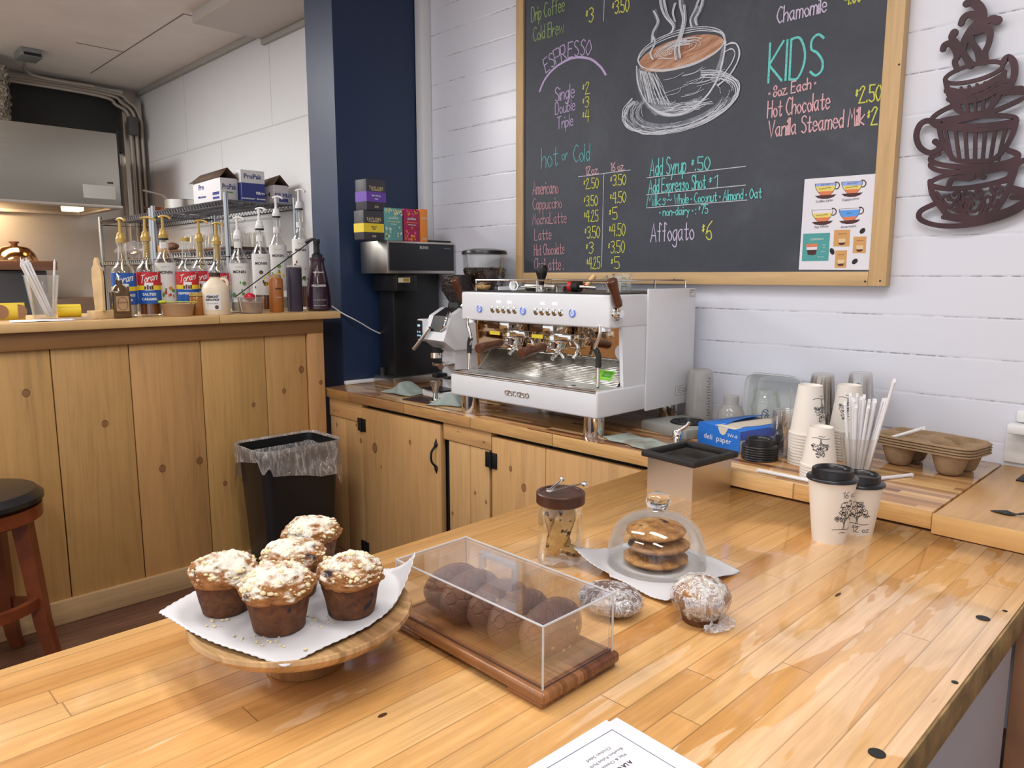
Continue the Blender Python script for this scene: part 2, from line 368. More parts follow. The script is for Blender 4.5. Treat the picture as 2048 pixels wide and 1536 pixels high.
BUTCH = [(.0, (.55, .255, .075)), (.2, (.68, .36, .125)), (.45, (.72, .40, .15)), (.62, (.60, .295, .085)), (.8, (.76, .45, .185)), (1., (.64, .33, .115))]
m_butcher = strips('butcher_block', 'x', 'y', .0405, .85, BUTCH, .55, .02, .13, coat=.5, grain=.24, worn=(-.60, -.22, (.80, .52, .29)), coatr=.04)
ACAC = [(.0, (.13, .05, .022)), (.14, (.26, .12, .05)), (.3, (.50, .27, .11)), (.5, (.68, .42, .18)), (.66, (.38, .18, .075)), (.8, (.62, .36, .15)), (1., (.78, .53, .26))]
m_acacia = strips('acacia_worktop', 'y', 'x', .0215, .30, ACAC, .4, .02, .2, coat=.3, grain=.3)
m_barwood = strips('bar_top_wood', 'x', 'y', .16, 1.3, [(0, (.62, .39, .17)), (1, (.70, .46, .21))], .4, .01, .35, grain=.25)
m_brownwood = pine('brown_rail_wood', 'z', 'y', (.27, .13, .045), (), off=3.)
m_panelwood = pine('flap_wood', 'x', 'y', (.52, .30, .125), ((-.2, 1.77, .02),), off=7., rough=.35)
m_edgewood = pine('flap_edge_wood', 'z', 'x', (.60, .36, .14), ((-.335, .672, .006),), off=1., rough=.35)
m_floor = strips('dark_floor_boards', 'x', 'y', .11, 1.6, [(0, (.10, .045, .028)), (.5, (.165, .08, .05)), (1, (.23, .125, .09))], .7, .02, .38, grain=.6)
m_base_old = pine('worn_baseboard', 'z', 'y', (.50, .33, .17), (), off=9.)
m_cherry = M('cherry_stained_wood', (.19, .045, .014), .28, var=.25, vs=14.)
m_orange = M('reddish_board', (.36, .17, .09), .6, var=.2, vs=8.)
# ================================================================== the room
struct('floor', MB().b2((-7, -3.5, -.06), (2.2, 2.4, 0)), m_floor)
struct('ceiling', MB().b2((-7, -3.5, 2.56), (2.2, 2.4, 2.66)), m_ceil)
struct('wall_back', MB().b2((-2.9, 2.15, 0), (2.2, 2.3, 2.56)), m_white)
struct('wall_kitchen', MB().b2((-6.5, 2.15, 0), (-2.9, 2.3, 2.56)), m_kwhite)
struct('wall_partition', MB().prism([(-2.99, 1.71), (-2.774, 1.71), (-2.742, 2.15), (-2.99, 2.15)], 0, 2.56), m_blue)
struct('trim_1', MB().b2((-2.742, 2.10, .692), (-2.69, 2.15, 2.56), .006), m_trimw)
struct('trim_2', MB().box((-2.755, 1.79, .7), (.02, .17, .018), .006, R(-5)), m_trimw)
struct('wall_left', MB().b2((-6.45, -.6, 0), (-6.29, 2.15, 2.56)), m_steeld)
struct('trim_3', MB().b2((-6.3, -.6, 2.495), (-6.2, 2.0, 2.53), .004), m_trimw)       # moulding over the hood
# ceiling boards: seams and the boxed-in beam above the kitchen
s = MB()
for a, b in (((-5.95, 1.72), (-4.28, 1.72)), ((-5.25, 1.45), (-5.25, 1.72)), ((-4.28, 1.72), (-4.28, 2.15))):
    d = V((*b, 0))-V((*a, 0)); s.box(((a[0]+b[0])/2, (a[1]+b[1])/2, 2.559), (abs(d.x)+.006, abs(d.y)+.006, .003))
struct('trim_4', s, M('ceiling_seam', (.20, .18, .165), .8))
struct('trim_5', MB().b2((-4.22, 1.74, 2.50), (-2.99, 2.15, 2.56), .004), M('beam_paint', (.55, .52, .48), .7))
struct('trim_6', MB().b2((-6.29, 2.125, 2.525), (-4.22, 2.15, 2.56), .004).b2((-4.22, 2.125, 2.47), (-2.99, 2.15, 2.5), .004), M('cornice_paint', (.42, .40, .37), .7))
# shop side walls that the gloss and chrome reflect
struct('wall_right', MB().b2((2.1, -3.5, 0), (2.25, -2.9, 2.56)).b2((2.1, -1.2, 0), (2.25, 2.15, 2.56)).b2((2.1, -2.9, 2.1), (2.25, -1.2, 2.56)), m_trimw)
# ================================================================== serving counter with boarded front
X0 = -2.737
lc = thing('bar_counter_base', 'tall pine boarded bar counter front with brown rail under the syrup bottles', 'counter', (0, 0, 0))
edges = [-.9, -.35, .02, .35, .606, .842, 1.088, 1.337, 1.515]
kn = {4: [(.69, .66, .011)], 5: [(.865, .47, .012), (1.0, .475, .012)], 6: [(1.09, .37, .008), (1.165, .37, .009), (1.22, .66, .008)], 7: [(1.35, .70, .009), (1.43, .78, .012), (1.36, .18, .01)], 3: [(.47, .79, .011)]}
for i in range(8):
    o = MB().b2((X0-.02, edges[i]+.0015, .07), (X0, edges[i+1]-.0015, .94), .002).build('front_board', pine('pine_front', 'y', 'z', (.49+.05*random.random(), .268+.03*random.random(), .10), [(k[0]+.06, k[1], k[2]) for k in kn.get(i, [])], off=i*3.7), lc)
MB().b2((X0-.02, 1.518, 0), (X0+.012, 1.59, .94), .003).build('corner_post', pine('pine_post', 'y', 'z', (.55, .30, .12), ((1.57, .72, .008), (1.54, .5, .006)), off=11), lc)
MB().b2((X0-.01, -.9, .925), (X0+.014, 1.59, .982), .002).build('top_rail', m_brownwood, lc)
MB().b2((X0-.01, -.9, 0), (X0+.014, 1.518, .082), .004).build('baseboard', m_base_old, lc)
MB().b2((-3.18, -.9, 0), (X0-.0205, 1.58, .975)).build('carcass', m_blackm, lc)
tag(MB().b2((-3.25, -.9, .983), (-2.7, 1.66, 1.013), .004).build('bar_worktop', m_barwood), 'thick light wood bar top carrying the syrup bottles', 'counter top')
# ================================================================== peninsula
tag(MB().b2((-1.115, -1.2, .606), (-.222, 1.63, .65), .0025).build('butcher_block_top', m_butcher), 'wide glossy butcher block counter top holding the muffins and cakes', 'counter top')
for n, (x, y, r, l) in enumerate(((-.252, 1.241, .0095, 'larger black plug in the butcher block edge nearer the wooden flap'), (-.246, .794, .009, 'larger black plug in the butcher block edge near the photo bottom'), (-.235, 1.293, .0035, 'small black screw hole plug nearest the wooden flap'), (-.229, 1.012, .004, 'small black screw hole plug midway along the right counter edge'))):
    tag(MB().cyl((x, y, .6495), (x, y, .6507), r, n=24).build('bolt_plug', m_blackm), l, 'plug', 'plugs along the counter edge')
tag(MB().b2((-.2218, -1.2, .604), (-.2185, 1.595, .6488), .001).build('counter_apron', M('raw_edge_wood', (.30, .19, .075), .7, var=.55, vs=18., bump=.5, bs=40.)), 'rough olive brown edge board along the right side of the butcher block', 'apron')
for u, v, sx, sy, lb in ((765, 1430, .7, 1.3, 'small dark knot mark in the butcher block in front of the cake stand'), (1676, 1189, .6, 2.2, 'long dark knot mark in the butcher block below the lidded cups')):
    q_ = at(u, v, 'z', .6502); tag(MB().ball((q_.x, q_.y, .6497), .0065, 2, (sx, sy, .08)).build('wood_knot', M('knot_wood', (.08, .035, .015), .4)), lb, 'knot')
pb = thing('peninsula_cabinet', 'pale grey painted base under the butcher block', 'cabinet', (0, 0, 0))
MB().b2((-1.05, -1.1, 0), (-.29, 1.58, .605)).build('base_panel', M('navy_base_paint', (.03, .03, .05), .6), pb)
MB().b2((-.2895, -1.1, 0), (-.236, 1.378, .6)).build('side_panel', M('pale_base_paint', (.50, .48, .52), .6), pb)
tag(MB().b2((-.236, 1.40, 0), (.25, 1.42, .6), .002).build('side_board', m_orange), 'upright reddish brown board below the flap right of the counter', 'board')
# ================================================================== back counter
bw = thing('back_worktop', 'variegated strip wood worktop along the white wall under the coffee machine', 'counter top')
MB().b2((-2.76, 1.604, .656), (-.428, 2.148, .692), .002).build('strip_boards', m_acacia, bw)
MB().b2((-2.76, 1.60, .6555), (-.4285, 1.6039, .6922), .0015).build('front_edge', strips('worktop_edge', 'z', 'x', .2, .37, [(0, (.40, .19, .06)), (.3, (.56, .31, .11)), (.6, (.64, .38, .15)), (.85, (.30, .13, .05)), (1., (.70, .45, .20))], .1, .01, .25, grain=.3), bw)
fl = thing('counter_flap', 'plain hinged wooden lid panel at the right end of the back worktop', 'flap', (0, 0, 0))
MB().b2((-.424, 1.596, .655), (.9, 2.145, .692), .003).build('lid_panel', m_panelwood, fl)
MB().b2((-.4245, 1.586, .652), (.9, 1.5965, .6925), .002).build('front_edge', m_edgewood, fl)
h = MB().b2((-.366, 1.985, .692), (-.20, 2.055, .6955), .001); h.cyl((-.352, 2.058, .697), (-.2, 2.058, .697), .006); h.build('hinge', m_iron, fl)
h = MB()
P = spline([(-.348, 1.686, .694), (-.325, 1.686, .6955), (-.306, 1.686, .696), (-.285, 1.686, .703), (-.25, 1.686, .712), (-.2, 1.686, .712), (-.16, 1.686, .696)], 5)
h.tube(P, [.001+.008*max(0, 1-abs(i-6)/6) if i < 12 else .004 for i in range(len(P))], 8, flat=.6); h.build('pull_handle', m_iron, fl)
# cabinets
YF = 1.62
def cab(name, label, x0, x1, stiles, rail, doors):
    c = thing(name, label, 'cabinet', (0, 0, 0), 0, 'pine cabinets under the back worktop')
    MB().b2((x0, YF+.02, 0), (x1, 2.14, .655)).build('carcass', m_blackm, c)
    for a, b, z0, z1, kk in stiles: MB().b2((a, YF-.004, z0), (b, YF+.018, z1), .002).build('face_board', pine('pine_stile', 'x', 'z', (.56, .335, .145), kk, off=a*5), c)
    for a, b, z0, z1, kk in rail: MB().b2((a, YF-.008, z0), (b, YF+.02, z1), .002).build('top_rail', pine('pine_rail', 'z', 'x', (.60, .335, .135), [(k[1], k[0], k[2]) for k in kk], off=a), c)
    for a, b, kk, hx, hs in doors:
        d = MB().b2((a, YF-.012, .035), (b, YF+.012, .64), .003).build('door', pine('pine_door', 'x', 'z', (.56, .32, .13), kk, off=a*3), c)
        for z in hs:
            q = MB().b2((a-.028, YF-.016, z-.026), (a+.026, YF-.0118, z+.026), .001); q.cyl((a, YF-.017, z-.028), (a, YF-.017, z+.028), .0045); q.build('hinge', m_iron, d)
        if hx:
            z = .525; P = spline([(hx, YF-.013, z+.064), (hx, YF-.0145, z+.05), (hx, YF-.015, z+.04), (hx-.004, YF-.03, z+.02), (hx-.004, YF-.034, z), (hx-.004, YF-.03, z-.02), (hx, YF-.015, z-.04), (hx, YF-.0145, z-.05), (hx, YF-.013, z-.064)], 5)
            MB().tube(P, [.0012+.0075*max(0, 1-abs(min(i, 40-i)-8)/7) if min(i, 40-i) < 13 else .0042 for i in range(41)], 8).build('pull_handle', m_iron, d)
    return c
cab('base_cabinet', 'left pine cabinet with black pull handle beside the trash can', -2.735, -1.985, [(-2.735, -2.62, .0, .575, ((-2.69, .54, .007),)), (-2.618, -2.495, .0, .575, ((-2.54, .56, .006), (-2.51, .5, .009)))],
    [(-2.735, -2.49, .577, .655, ((-2.7, .6, .004), (-2.67, .6, .004)))], [(-2.485, -1.992, ((-2.4, .49, .017), (-2.17, .55, .008), (-2.36, .42, .005)), -2.015, (.57, .06))])
cab('base_cabinet', 'pine cabinet right of the black gap under the espresso machine', -1.962, -1.12, [(-1.955, -1.845, 0, .59, ((-1.94, .33, .006),)), (-1.843, -1.748, 0, .59, ((-1.82, .43, .006), (-1.765, .41, .006)))],
    [(-1.98, -1.735, .592, .655, ((-1.9, .63, .003), (-1.77, .615, .004)))], [(-1.728, -1.49, ((-1.64, .55, .008), (-1.58, .5, .011)), None, (.562,)), (-1.488, -1.125, (), None, ())])
# ================================================================== chalkboard
YB = 2.122
bd = thing('chalkboard', 'big framed chalkboard menu with coloured chalk lettering and a drawn coffee cup', 'chalkboard', (0, 0, 0))
def slate():
    m = nm('slate'); t = T(m); a = t.noise(t.co(), 2.2, 4., .6, 1.); b = t.noise(t.co(), 40., 4.); c = t.noise(t.co(), 6., 5., .7, .6)
    v = t.m('ADD', t.m('ADD', t.m('MULTIPLY', a, .6), t.m('MULTIPLY', b, .15)), t.m('MULTIPLY', c, .3))
    t.base(t.ramp(v, [(.3, (.024, .029, .044)), (.55, (.042, .048, .066)), (.8, (.08, .09, .11))])); t.pr(rough=.55); return m
MB().b2((-2.10, YB, 1.162), (-.745, 2.149, 2.34)).build('board_panel', slate(), bd)
m_fr = pine('frame_wood_upright', 'x', 'z', (.56, .37, .18), (), off=2.); m_frh = pine('frame_wood_level', 'z', 'x', (.56, .37, .18), (), off=5.)
for lo, hi, m in (((-2.126, YB-.008, 1.131), (-2.088, 2.149, 2.38), m_fr), ((-.77, YB-.008, 1.131), (-.724, 2.149, 2.38), m_fr), ((-2.0875, YB-.0075, 1.131), (-.7705, 2.149, 1.170), m_frh), ((-2.0875, YB-.0075, 2.34), (-.7705, 2.149, 2.38), m_frh)):
    q = MB().b2(lo, hi, .0015); o = q.build('frame_rail', m, bd)
for u, v in ((1730, 563), (1760, 562), (1183, 559), (1348, 559), (1798, 129)):
    p = at(u, v, 'y', YB-.0085); MB().cyl((p.x, YB-.0087, p.z), (p.x, YB-.007, p.z), .0026, n=10).build('screw', m_iron, bd)
def chalk(name, c):
    m = nm('chalk_'+name); t = T(m); t.base(c); t.pr(rough=.9, alpha=t.ramp(t.noise(t.co(), 260., 3., .7), [(.28, .5), (.5, 1.)])); return m
CH = dict(y=chalk('yellow', (.62, .62, .10)), g=chalk('green', (.26, .36, .16)), v=chalk('violet', (.52, .40, .66)), t=chalk('teal', (.16, .60, .58)), d=chalk('dark_teal', (.13, .40, .42)), p=chalk('pink', (.72, .42, .46)), r=chalk('rose', (.50, .27, .31)), w=chalk('white', (.62, .64, .70)), l=chalk('lavender', (.60, .52, .70)))
S8 = (1040, 0, .36466); S1 = (1480, 0, .37766)
def wb(u, v): return at(u, v, 'y', YB-.0008)
def chalk_line(sheet, text, base, h, col, w=.0052):
    """lettering along a baseline measured on the board"""
    ox, oy, k = sheet; B = [wb(ox+x*k, oy+y*k) for x, y in base]; hz = (wb(ox+base[0][0]*k, oy+(base[0][1]-h)*k)-B[0]).z
    L = [0]
    for a, b in zip(B, B[1:]): L.append(L[-1]+(b-a).length)
    S, W = strokes(text); sc = L[-1]/W; mb = MB()
    def pos(s):
        for i in range(len(L)-1):
            if s <= L[i+1] or i == len(L)-2:
                f = (s-L[i])/(L[i+1]-L[i]); return B[i].lerp(B[i+1], f), (B[i+1]-B[i]).normalized()
    for P in S:
        Q = []
        for p in P:
            o, d = pos(p.x*sc); up = V((-d.z*.8, 0, d.x)).normalized() if len(B) > 2 else V((0, 0, 1))
            q = o + up*p.y*hz; Q.append(V((q.x, q.z, 0)))
        ribbon(mb, Q, w, lambda x, y: (x, YB-.0008, y), V((0, -4e-5*len(mb.b.faces)/8, 0)))
    mb.build('chalk_lettering', CH[col], bd, smooth=0)
for a in (('Drip Coffee', [(62, 120), (245, 60)], 78, 'g'), ('Cold Brew', [(72, 228), (240, 180)], 75, 'g'), ('$3', [(362, 125), (400, 120)], 78, 'y'), ('$3.50', [(506, 78), (597, 62)], 72, 'y'),
 ('Single', [(190, 558), (298, 533)], 75, 'v'), ('Double', [(193, 628), (302, 603)], 62, 'v'), ('Triple', [(203, 708), (290, 688)], 64, 'v'), ('$2', [(343, 520), (382, 512)], 64, 'y'), ('$3', [(343, 592), (376, 586)], 58, 'y'), ('$4', [(343, 672), (378, 668)], 66, 'y'),
 ('hot', [(118, 925), (208, 905)], 112, 'd'), ('or', [(230, 880), (262, 874)], 66, 'd'), ('Cold', [(293, 889), (383, 882)], 92, 'd'), ('12oz.', [(360, 960), (430, 952)], 46, 'p'), ('16 oz.', [(497, 940), (572, 932)], 46, 'p'),
 ('Americano', [(70, 1068), (210, 1060)], 72, 'r'), ('Cappuccino', [(70, 1150), (228, 1140)], 62, 'r'), ('MochaLatte', [(70, 1232), (255, 1222)], 60, 'r'), ('Latte', [(80, 1318), (172, 1312)], 60, 'r'), ('Hot Chocolate', [(78, 1402), (243, 1392)], 60, 'r'), ('ChaiLatte .', [(78, 1482), (240, 1480)], 66, 'r'),
 ('$2.50', [(349, 1037), (430, 1030)], 55, 'y'), ('$3.50', [(351, 1132), (425, 1127)], 56, 'y'), ('$4.25', [(352, 1217), (428, 1213)], 60, 'y'), ('$3.50', [(355, 1308), (437, 1304)], 64, 'y'), ('$3', [(362, 1392), (400, 1390)], 62, 'y'), ('$4.25', [(366, 1476), (438, 1473)], 64, 'y'),
 ('$3.50', [(496, 1020), (580, 1013)], 58, 'y'), ('$4.50', [(494, 1117), (580, 1110)], 60, 'y'), ('$5', [(488, 1207), (532, 1202)], 66, 'y'), ('$4.50', [(489, 1297), (576, 1291)], 66, 'y'), ('$3.50', [(484, 1390), (573, 1385)], 66, 'y'), ('$5', [(498, 1476), (544, 1473)], 66, 'y'),
 ('Add Syrup', [(712, 966), (910, 945)], 92, 't'), ('$.50', [(940, 937), (1040, 930)], 72, 't'), ('Add Espresso Shot', [(705, 1060), (1018, 1033)], 74, 't'), ('$1', [(1035, 1030), (1082, 1027)], 66, 't'),
 ('Milks~', [(695, 1132), (830, 1120)], 62, 't'), ('Whole * Coconut * Almond * Oat', [(846, 1120), (1325, 1085)], 52, 't'), ('* non-dairy * : $75', [(765, 1185), (1030, 1170)], 46, 't'), ('Affogato', [(716, 1327), (952, 1313)], 100, 'l'), ('$6', [(997, 1316), (1050, 1313)], 100, 'y')):
    chalk_line(S8, *a, w=.0030 if a[2] < 70 else .0037)
chalk_line(S8, 'ESPRESSO', [(143, 400), (200, 350), (260, 318), (320, 304), (388, 302)], 80, 'v', .0036)
for a in (('Chamomile', [(195, 125), (457, 62)], 84, 'l'), ('4.00', [(556, 28), (640, 6)], 62, 'y'), ('* 8oz. Each *', [(152, 520), (400, 465)], 58, 'p'), ('Hot Chocolate', [(145, 625), (474, 575)], 88, 'p'), ('$2.50', [(610, 548), (745, 532)], 86, 'y'), ('Vanilla Steamed Milk', [(150, 728), (657, 660)], 86, 'p'), ('$2', [(672, 665), (727, 658)], 92, 'y')):
    chalk_line(S1, *a, w=.0036)
chalk_line(S1, 'KIDS', [(150, 437), (432, 395)], 205, 't', .0065)
def chalk_path(P, w, col, sheet=S8, mb=None, sm=True):
    ox, oy, k = sheet; Q = [wb(ox+x*k, oy+y*k) for x, y in P]; Q = [V((q.x, q.z, 0)) for q in Q]
    if sm: Q = spline(Q, 6)
    b = mb or MB(); ribbon(b, Q, w, lambda x, y: (x, YB-.0008, y), V((0, -1.1e-6*len(b.b.faces), 0)))
    if mb is None: b.build('chalk_line', CH[col], bd, smooth=0)
chalk_path([(108, 500), (140, 430), (200, 365), (290, 318), (380, 322), (440, 365), (470, 410)], .008, 'v')
for P in ([(320, 970), (605, 932)], [(460, 955), (447, 1465)], [(462, 0), (458, 115)], [(695, 975), (1237, 912)], [(692, 1068), (1237, 1015)], [(692, 1140), (1245, 1097)]): chalk_path(P, .0022, 'w', sm=False)
# the drawn cup: contour strokes, hatching, coffee and steam
def ell(cx, cy, rx, ry, tl, a0=0, a1=360, n=24):
    t = R(tl); return [(cx+rx*cos(R(a))*cos(t)-ry*sin(R(a))*sin(t), cy+rx*cos(R(a))*sin(t)+ry*sin(R(a))*cos(t)) for a in [a0+(a1-a0)*i/n for i in range(n+1)]]
mc = MB(); E0 = ell(885, 292, 243, 82, -16.5)
Q = [wb(1040+x*.36466, y*.36466) for x, y in E0[:-1]]; mc.face([(q.x, YB-.0006, q.z) for q in Q])
def coffee():
    m = nm('chalk_coffee'); t = T(m); x, y, z = t.xyz(t.co()); n = t.noise(t.vec(t.m('MULTIPLY', x, 9.), 0, t.m('MULTIPLY', t.m('SUBTRACT', z, t.m('MULTIPLY', x, .22)), 55.)), 1., 4., .6, 1.)
    t.base(t.ramp(n, [(.3, (.27, .125, .075)), (.5, (.47, .25, .155)), (.72, (.64, .47, .37))])); t.pr(rough=.9); return m
mc.build('chalk_coffee', coffee(), bd, smooth=0)
dw = MB(); rg = random.Random(3)
def J(P, a): return [(x+rg.uniform(-a, a), y+rg.uniform(-a, a)) for x, y in P]
for k in range(3): chalk_path(J(ell(886, 268+k*4, 249-k*3, 102-k*8, -16.5), 2), .0026, 'w', mb=dw)
LB = [(640, 370), (646, 450), (670, 525), (715, 590), (790, 630), (880, 630), (960, 590), (1030, 520), (1085, 430), (1112, 340), (1128, 230)]
for k in range(4): chalk_path(J([(x, y-k*3) for x, y in LB], 3), .0032, 'w', mb=dw)
for k in range(26):                                              # shading of the left flank and the belly
    f = rg.uniform(0, 1); b = rg.uniform(0, .75)
    P = [(650+f*120*(.6+.4*b)+rg.uniform(-6, 6)+t*(25+70*f), 385+20*f+t*(190+10*b)) for t in (0, .3, .6, .9)]
    chalk_path(J(P, 4), rg.uniform(.001, .0024), 'w', mb=dw)
for k in range(34):
    x0 = rg.uniform(720, 960); y0 = 625-abs(x0-850)**2*.0012-rg.uniform(0, 60); chalk_path(J([(x0, y0), (x0+40, y0-4), (x0+rg.uniform(60, 120), y0-18)], 4), rg.uniform(.001, .002), 'w', mb=dw)
for k in range(14):
    y0 = rg.uniform(380, 520); x0 = rg.uniform(780, 1000); chalk_path(J([(x0, y0+20), (x0+60, y0+5), (x0+rg.uniform(80, 140), y0-25)], 3), .0013, 'w', mb=dw)
for k in range(3): chalk_path(J([(1128, 250), (1165, 236), (1195, 250), (1205, 300), (1185, 365), (1140, 425), (1085, 470)], 3), .003, 'w', mb=dw)
for k in range(2): chalk_path(J([(1125, 285), (1160, 268), (1178, 290), (1165, 345), (1125, 400), (1095, 440)], 3), .0024, 'w', mb=dw)
for k in range(5): chalk_path(J(ell(884, 562+k*3, 335-k*5, 152-k*7, -17, -62, 222, 30), 3), .0026, 'w', mb=dw)
for k in range(30): a = rg.uniform(-60, 215); chalk_path(J(ell(884, 565, rg.uniform(.66, .95)*330, rg.uniform(.66, .95)*150, -17, a, a+rg.uniform(10, 30), 5), 3), .0013, 'w', mb=dw)
for k in range(26):
    a = rg.uniform(20, 200); s = rg.uniform(.78, .96); chalk_path(J(ell(884, 565, 330*s, 150*s, -17, a, a+rg.uniform(10, 35), 5), 3), rg.uniform(.001, .0022), 'w', mb=dw)
for k in range(9): chalk_path(J(ell(886, 268, 150-k*12, 48-k*4, -17, rg.uniform(100, 180), rg.uniform(260, 420), 12), 2), .0018, 'w', mb=dw)
for P in ([(728, 235), (735, 180), (762, 120), (738, 62)], [(830, 185), (845, 150), (800, 90), (778, 30), (772, -30)], [(838, 180), (848, 140), (815, 80), (795, 0)], [(862, 330), (856, 270), (880, 200), (900, 110), (885, 40), (880, -30)], [(885, 320), (878, 260), (895, 190), (912, 110), (905, 30)], [(948, 150), (940, 110), (965, 60), (985, 0)], [(975, 140), (968, 105), (990, 60), (1012, -10)], [(858, 120), (845, 70), (856, 20)], [(735, 330), (720, 290), (745, 240), (735, 200)]):
    for k in range(3): chalk_path(J([(x+k*4-4, y) for x, y in P], 2), .0022, 'w', mb=dw)
dw.build('chalk_drawing', CH['w'], bd, smooth=0)
m_sm = nm('chalk_smudge'); t = T(m_sm); t.base((.50, .54, .62)); t.pr(rough=.95, alpha=t.ramp(t.noise(t.co(), 30., 5., .7), [(.32, .04), (.5, .28), (.7, .55)]))
sm = MB()
for P, w_ in (([(655, 390), (665, 470), (695, 545), (750, 605)], .030), ([(690, 410), (710, 500), (750, 575), (800, 610)], .026), ([(740, 600), (830, 618), (920, 600), (990, 555)], .028), ([(780, 560), (870, 585), (960, 560)], .022), ([(1060, 440), (1100, 340), (1118, 260)], .014)): chalk_path(P, w_, 'w', mb=sm)
for k in range(3): chalk_path(ell(884, 565, 312-k*32, 140-k*15, -17, 25, 215, 24), .016, 'w', mb=sm)
chalk_path(ell(884, 565, 318, 146, -17, -60, 25, 12), .014, 'w', mb=sm)
for P in ([(735, 230), (742, 170), (760, 120), (740, 65)], [(835, 185), (845, 140), (805, 85), (785, 0)], [(868, 330), (862, 260), (890, 160), (900, 90), (884, 0)], [(970, 140), (966, 100), (992, 50), (1008, -10)], [(945, 150), (945, 100), (975, 40)]): chalk_path(P, .015, 'w', mb=sm)
sm.build('chalk_shading', m_sm, bd, smooth=0)
# ------------------------------------------------------------------ printed poster taped to the board
po = thing('coffee_poster', 'white poster of coffee drink diagrams taped to the chalkboard corner', 'poster', (0, 0, 0))
PY = YB-.0015; PO = (1600, 340, .1432)
def pp(x, y, d=0.): p = at(PO[0]+x*PO[2], PO[1]+y*PO[2], 'y', PY-d); return (p.x, PY-d, p.z)
A, B, C_, D_ = pp(66, 128), pp(1078, 50), pp(968, 1396), pp(-18, 1392)
q = MB(); q.face([A, B, C_, D_]); q.face([(x, y+.001, z) for x, y, z in (D_, C_, B, A)]); q.build('sheet', m_paper, po, smooth=0)
def flat(name, m, polys, d=.0004):
    b = MB()
    for P in polys: b.face([pp(x, y, d) for x, y in P])
    return b.build(name, m, po, smooth=0)
mP = {k: M('print_'+k, c, .7) for k, c in dict(brown=(.07, .022, .022), blue=(.10, .33, .80), pale=(.28, .40, .80), yellow=(.75, .62, .16), orange=(.70, .20, .09), teal=(.07, .33, .33), tan=(.62, .33, .12), cream=(.72, .55, .32), white=(.75, .72, .78), black=(.02, .012, .01)).items()}
def cupd(cx, cy, rows):                    # a half-round cup with coloured layers; rows = (top, bottom, colour)
    H = 170; w = lambda t: 142*(1-t**2.2*.62)
    sk = lambda x, y: (cx+x, cy+y-x*.06)
    flat('cup_outline', mP['brown'], [[sk(-w(t)-8, t*H) for t in (0, .2, .4, .6, .8, 1)]+[sk(w(t)+8, t*H) for t in (1, .8, .6, .4, .2, 0)]], .0003)
    for t0, t1, c in rows:
        T5 = [t0+(t1-t0)*i/4 for i in range(5)]; flat('cup_layer', mP[c], [[sk(-w(t), t*H) for t in T5]+[sk(w(t), t*H) for t in T5[::-1]]], .0006)
    flat('saucer', mP['brown'], [[sk(x, 175+y) for x, y in ((-150, -8), (150, -12), (110, 22), (40, 42), (-40, 42), (-110, 26))]])
    b = MB(); P = [pp(*sk(145+48*cos(R(a)), 40+48*sin(R(a))), .0005) for a in range(-100, 120, 20)]; ribbon(b, [V((p[0], p[2], 0)) for p in P], .0028, lambda x, y: (x, PY-.0005, y)); b.build('cup_handle', mP['brown'], po, smooth=0)
cupd(358, 185, ((.03, .22, 'pale'), (.22, .66, 'yellow'), (.66, .97, 'orange'))); cupd(728, 158, ((.03, .34, 'pale'), (.34, .66, 'yellow'), (.66, .97, 'orange')))
cupd(313, 552, ((.03, .3, 'white'), (.3, .66, 'yellow'), (.66, .97, 'orange'))); cupd(693, 536, ((.03, .12, 'white'), (.12, .68, 'blue'), (.68, .97, 'orange')))
def pw(text, x, y, w, h, m=mP['brown']):
    sx = abs(pp(x+w/2, y)[0]-pp(x-w/2, y)[0]); c = pp(x, y, .0008)
    printed(text, h*PO[2]*.00115, MX.Translation(c) @ rx(pi/2) @ rzm(.05), m, po, width=sx)
for a in (('Coffee Latte', 338, 432, 232, 60), ('Cappuccino', 705, 408, 232, 60), ('Flat White', 300, 793, 190, 60), ('Americano', 675, 790, 215, 60), ('Milk Foam', 355, 205, 120, 34), ('Steamed Milk', 350, 255, 165, 38), ('Milk Foam', 728, 185, 130, 38), ('Steamed Milk', 722, 236, 170, 38), ('Steamed Milk', 305, 628, 165, 38), ('Water', 685, 602, 70, 38)): pw(*a)
flat('teal_card', mP['teal'], [[(46, 890), (420, 878), (395, 1268), (24, 1274)]]); pw('CORTADO', 235, 968, 185, 46, m_white_ink); pw('Milk', 335, 1048, 38, 24, m_white_ink); pw('Foam', 335, 1085, 40, 24, m_white_ink); pw('Espresso', 325, 1140, 62, 24, m_white_ink); pw('4 oz', 290, 1212, 78, 34, m_white_ink)
for P, c in (([(84, 1035), (248, 1025), (240, 1072), (90, 1078)], 'orange'), ([(88, 1075), (240, 1070), (234, 1118), (96, 1120)], 'white'), ([(96, 1118), (234, 1114), (218, 1180), (170, 1190), (108, 1182)], 'brown')): flat('cup_layer', mP[c], [P], .0007)
for x, y, w, h in ((590, 952, 222, 230), (838, 1046, 180, 228), (576, 1245, 160, 240)):
    flat('tan_card', mP['tan'], [[(x-w/2, y-h/2), (x+w/2, y-h/2-4), (x+w/2-12, y+h/2), (x-w/2-14, y+h/2)]]); pw('Mocha cup', x, y-h*.27, w*.5, 26)
    flat('cup_layer', mP['cream'], [[(x-55, y+10), (x+45, y+5), (x+38, y+70), (x-45, y+75)]], .0007); flat('cup_layer', mP['brown'], [[(x-60, y+65), (x+45, y+60), (x+20, y+92), (x-35, y+95)]], .0009)
for cx, cy, tl in ((872, 850, -.8), (448, 1137, 1.2), (765, 1277, -.7)): flat('bean_print', mP['black'], [[(cx+48*cos(R(a))*cos(tl)-32*sin(R(a))*sin(tl), cy+48*cos(R(a))*sin(tl)+32*sin(R(a))*cos(tl)) for a in range(0, 360, 20)]])
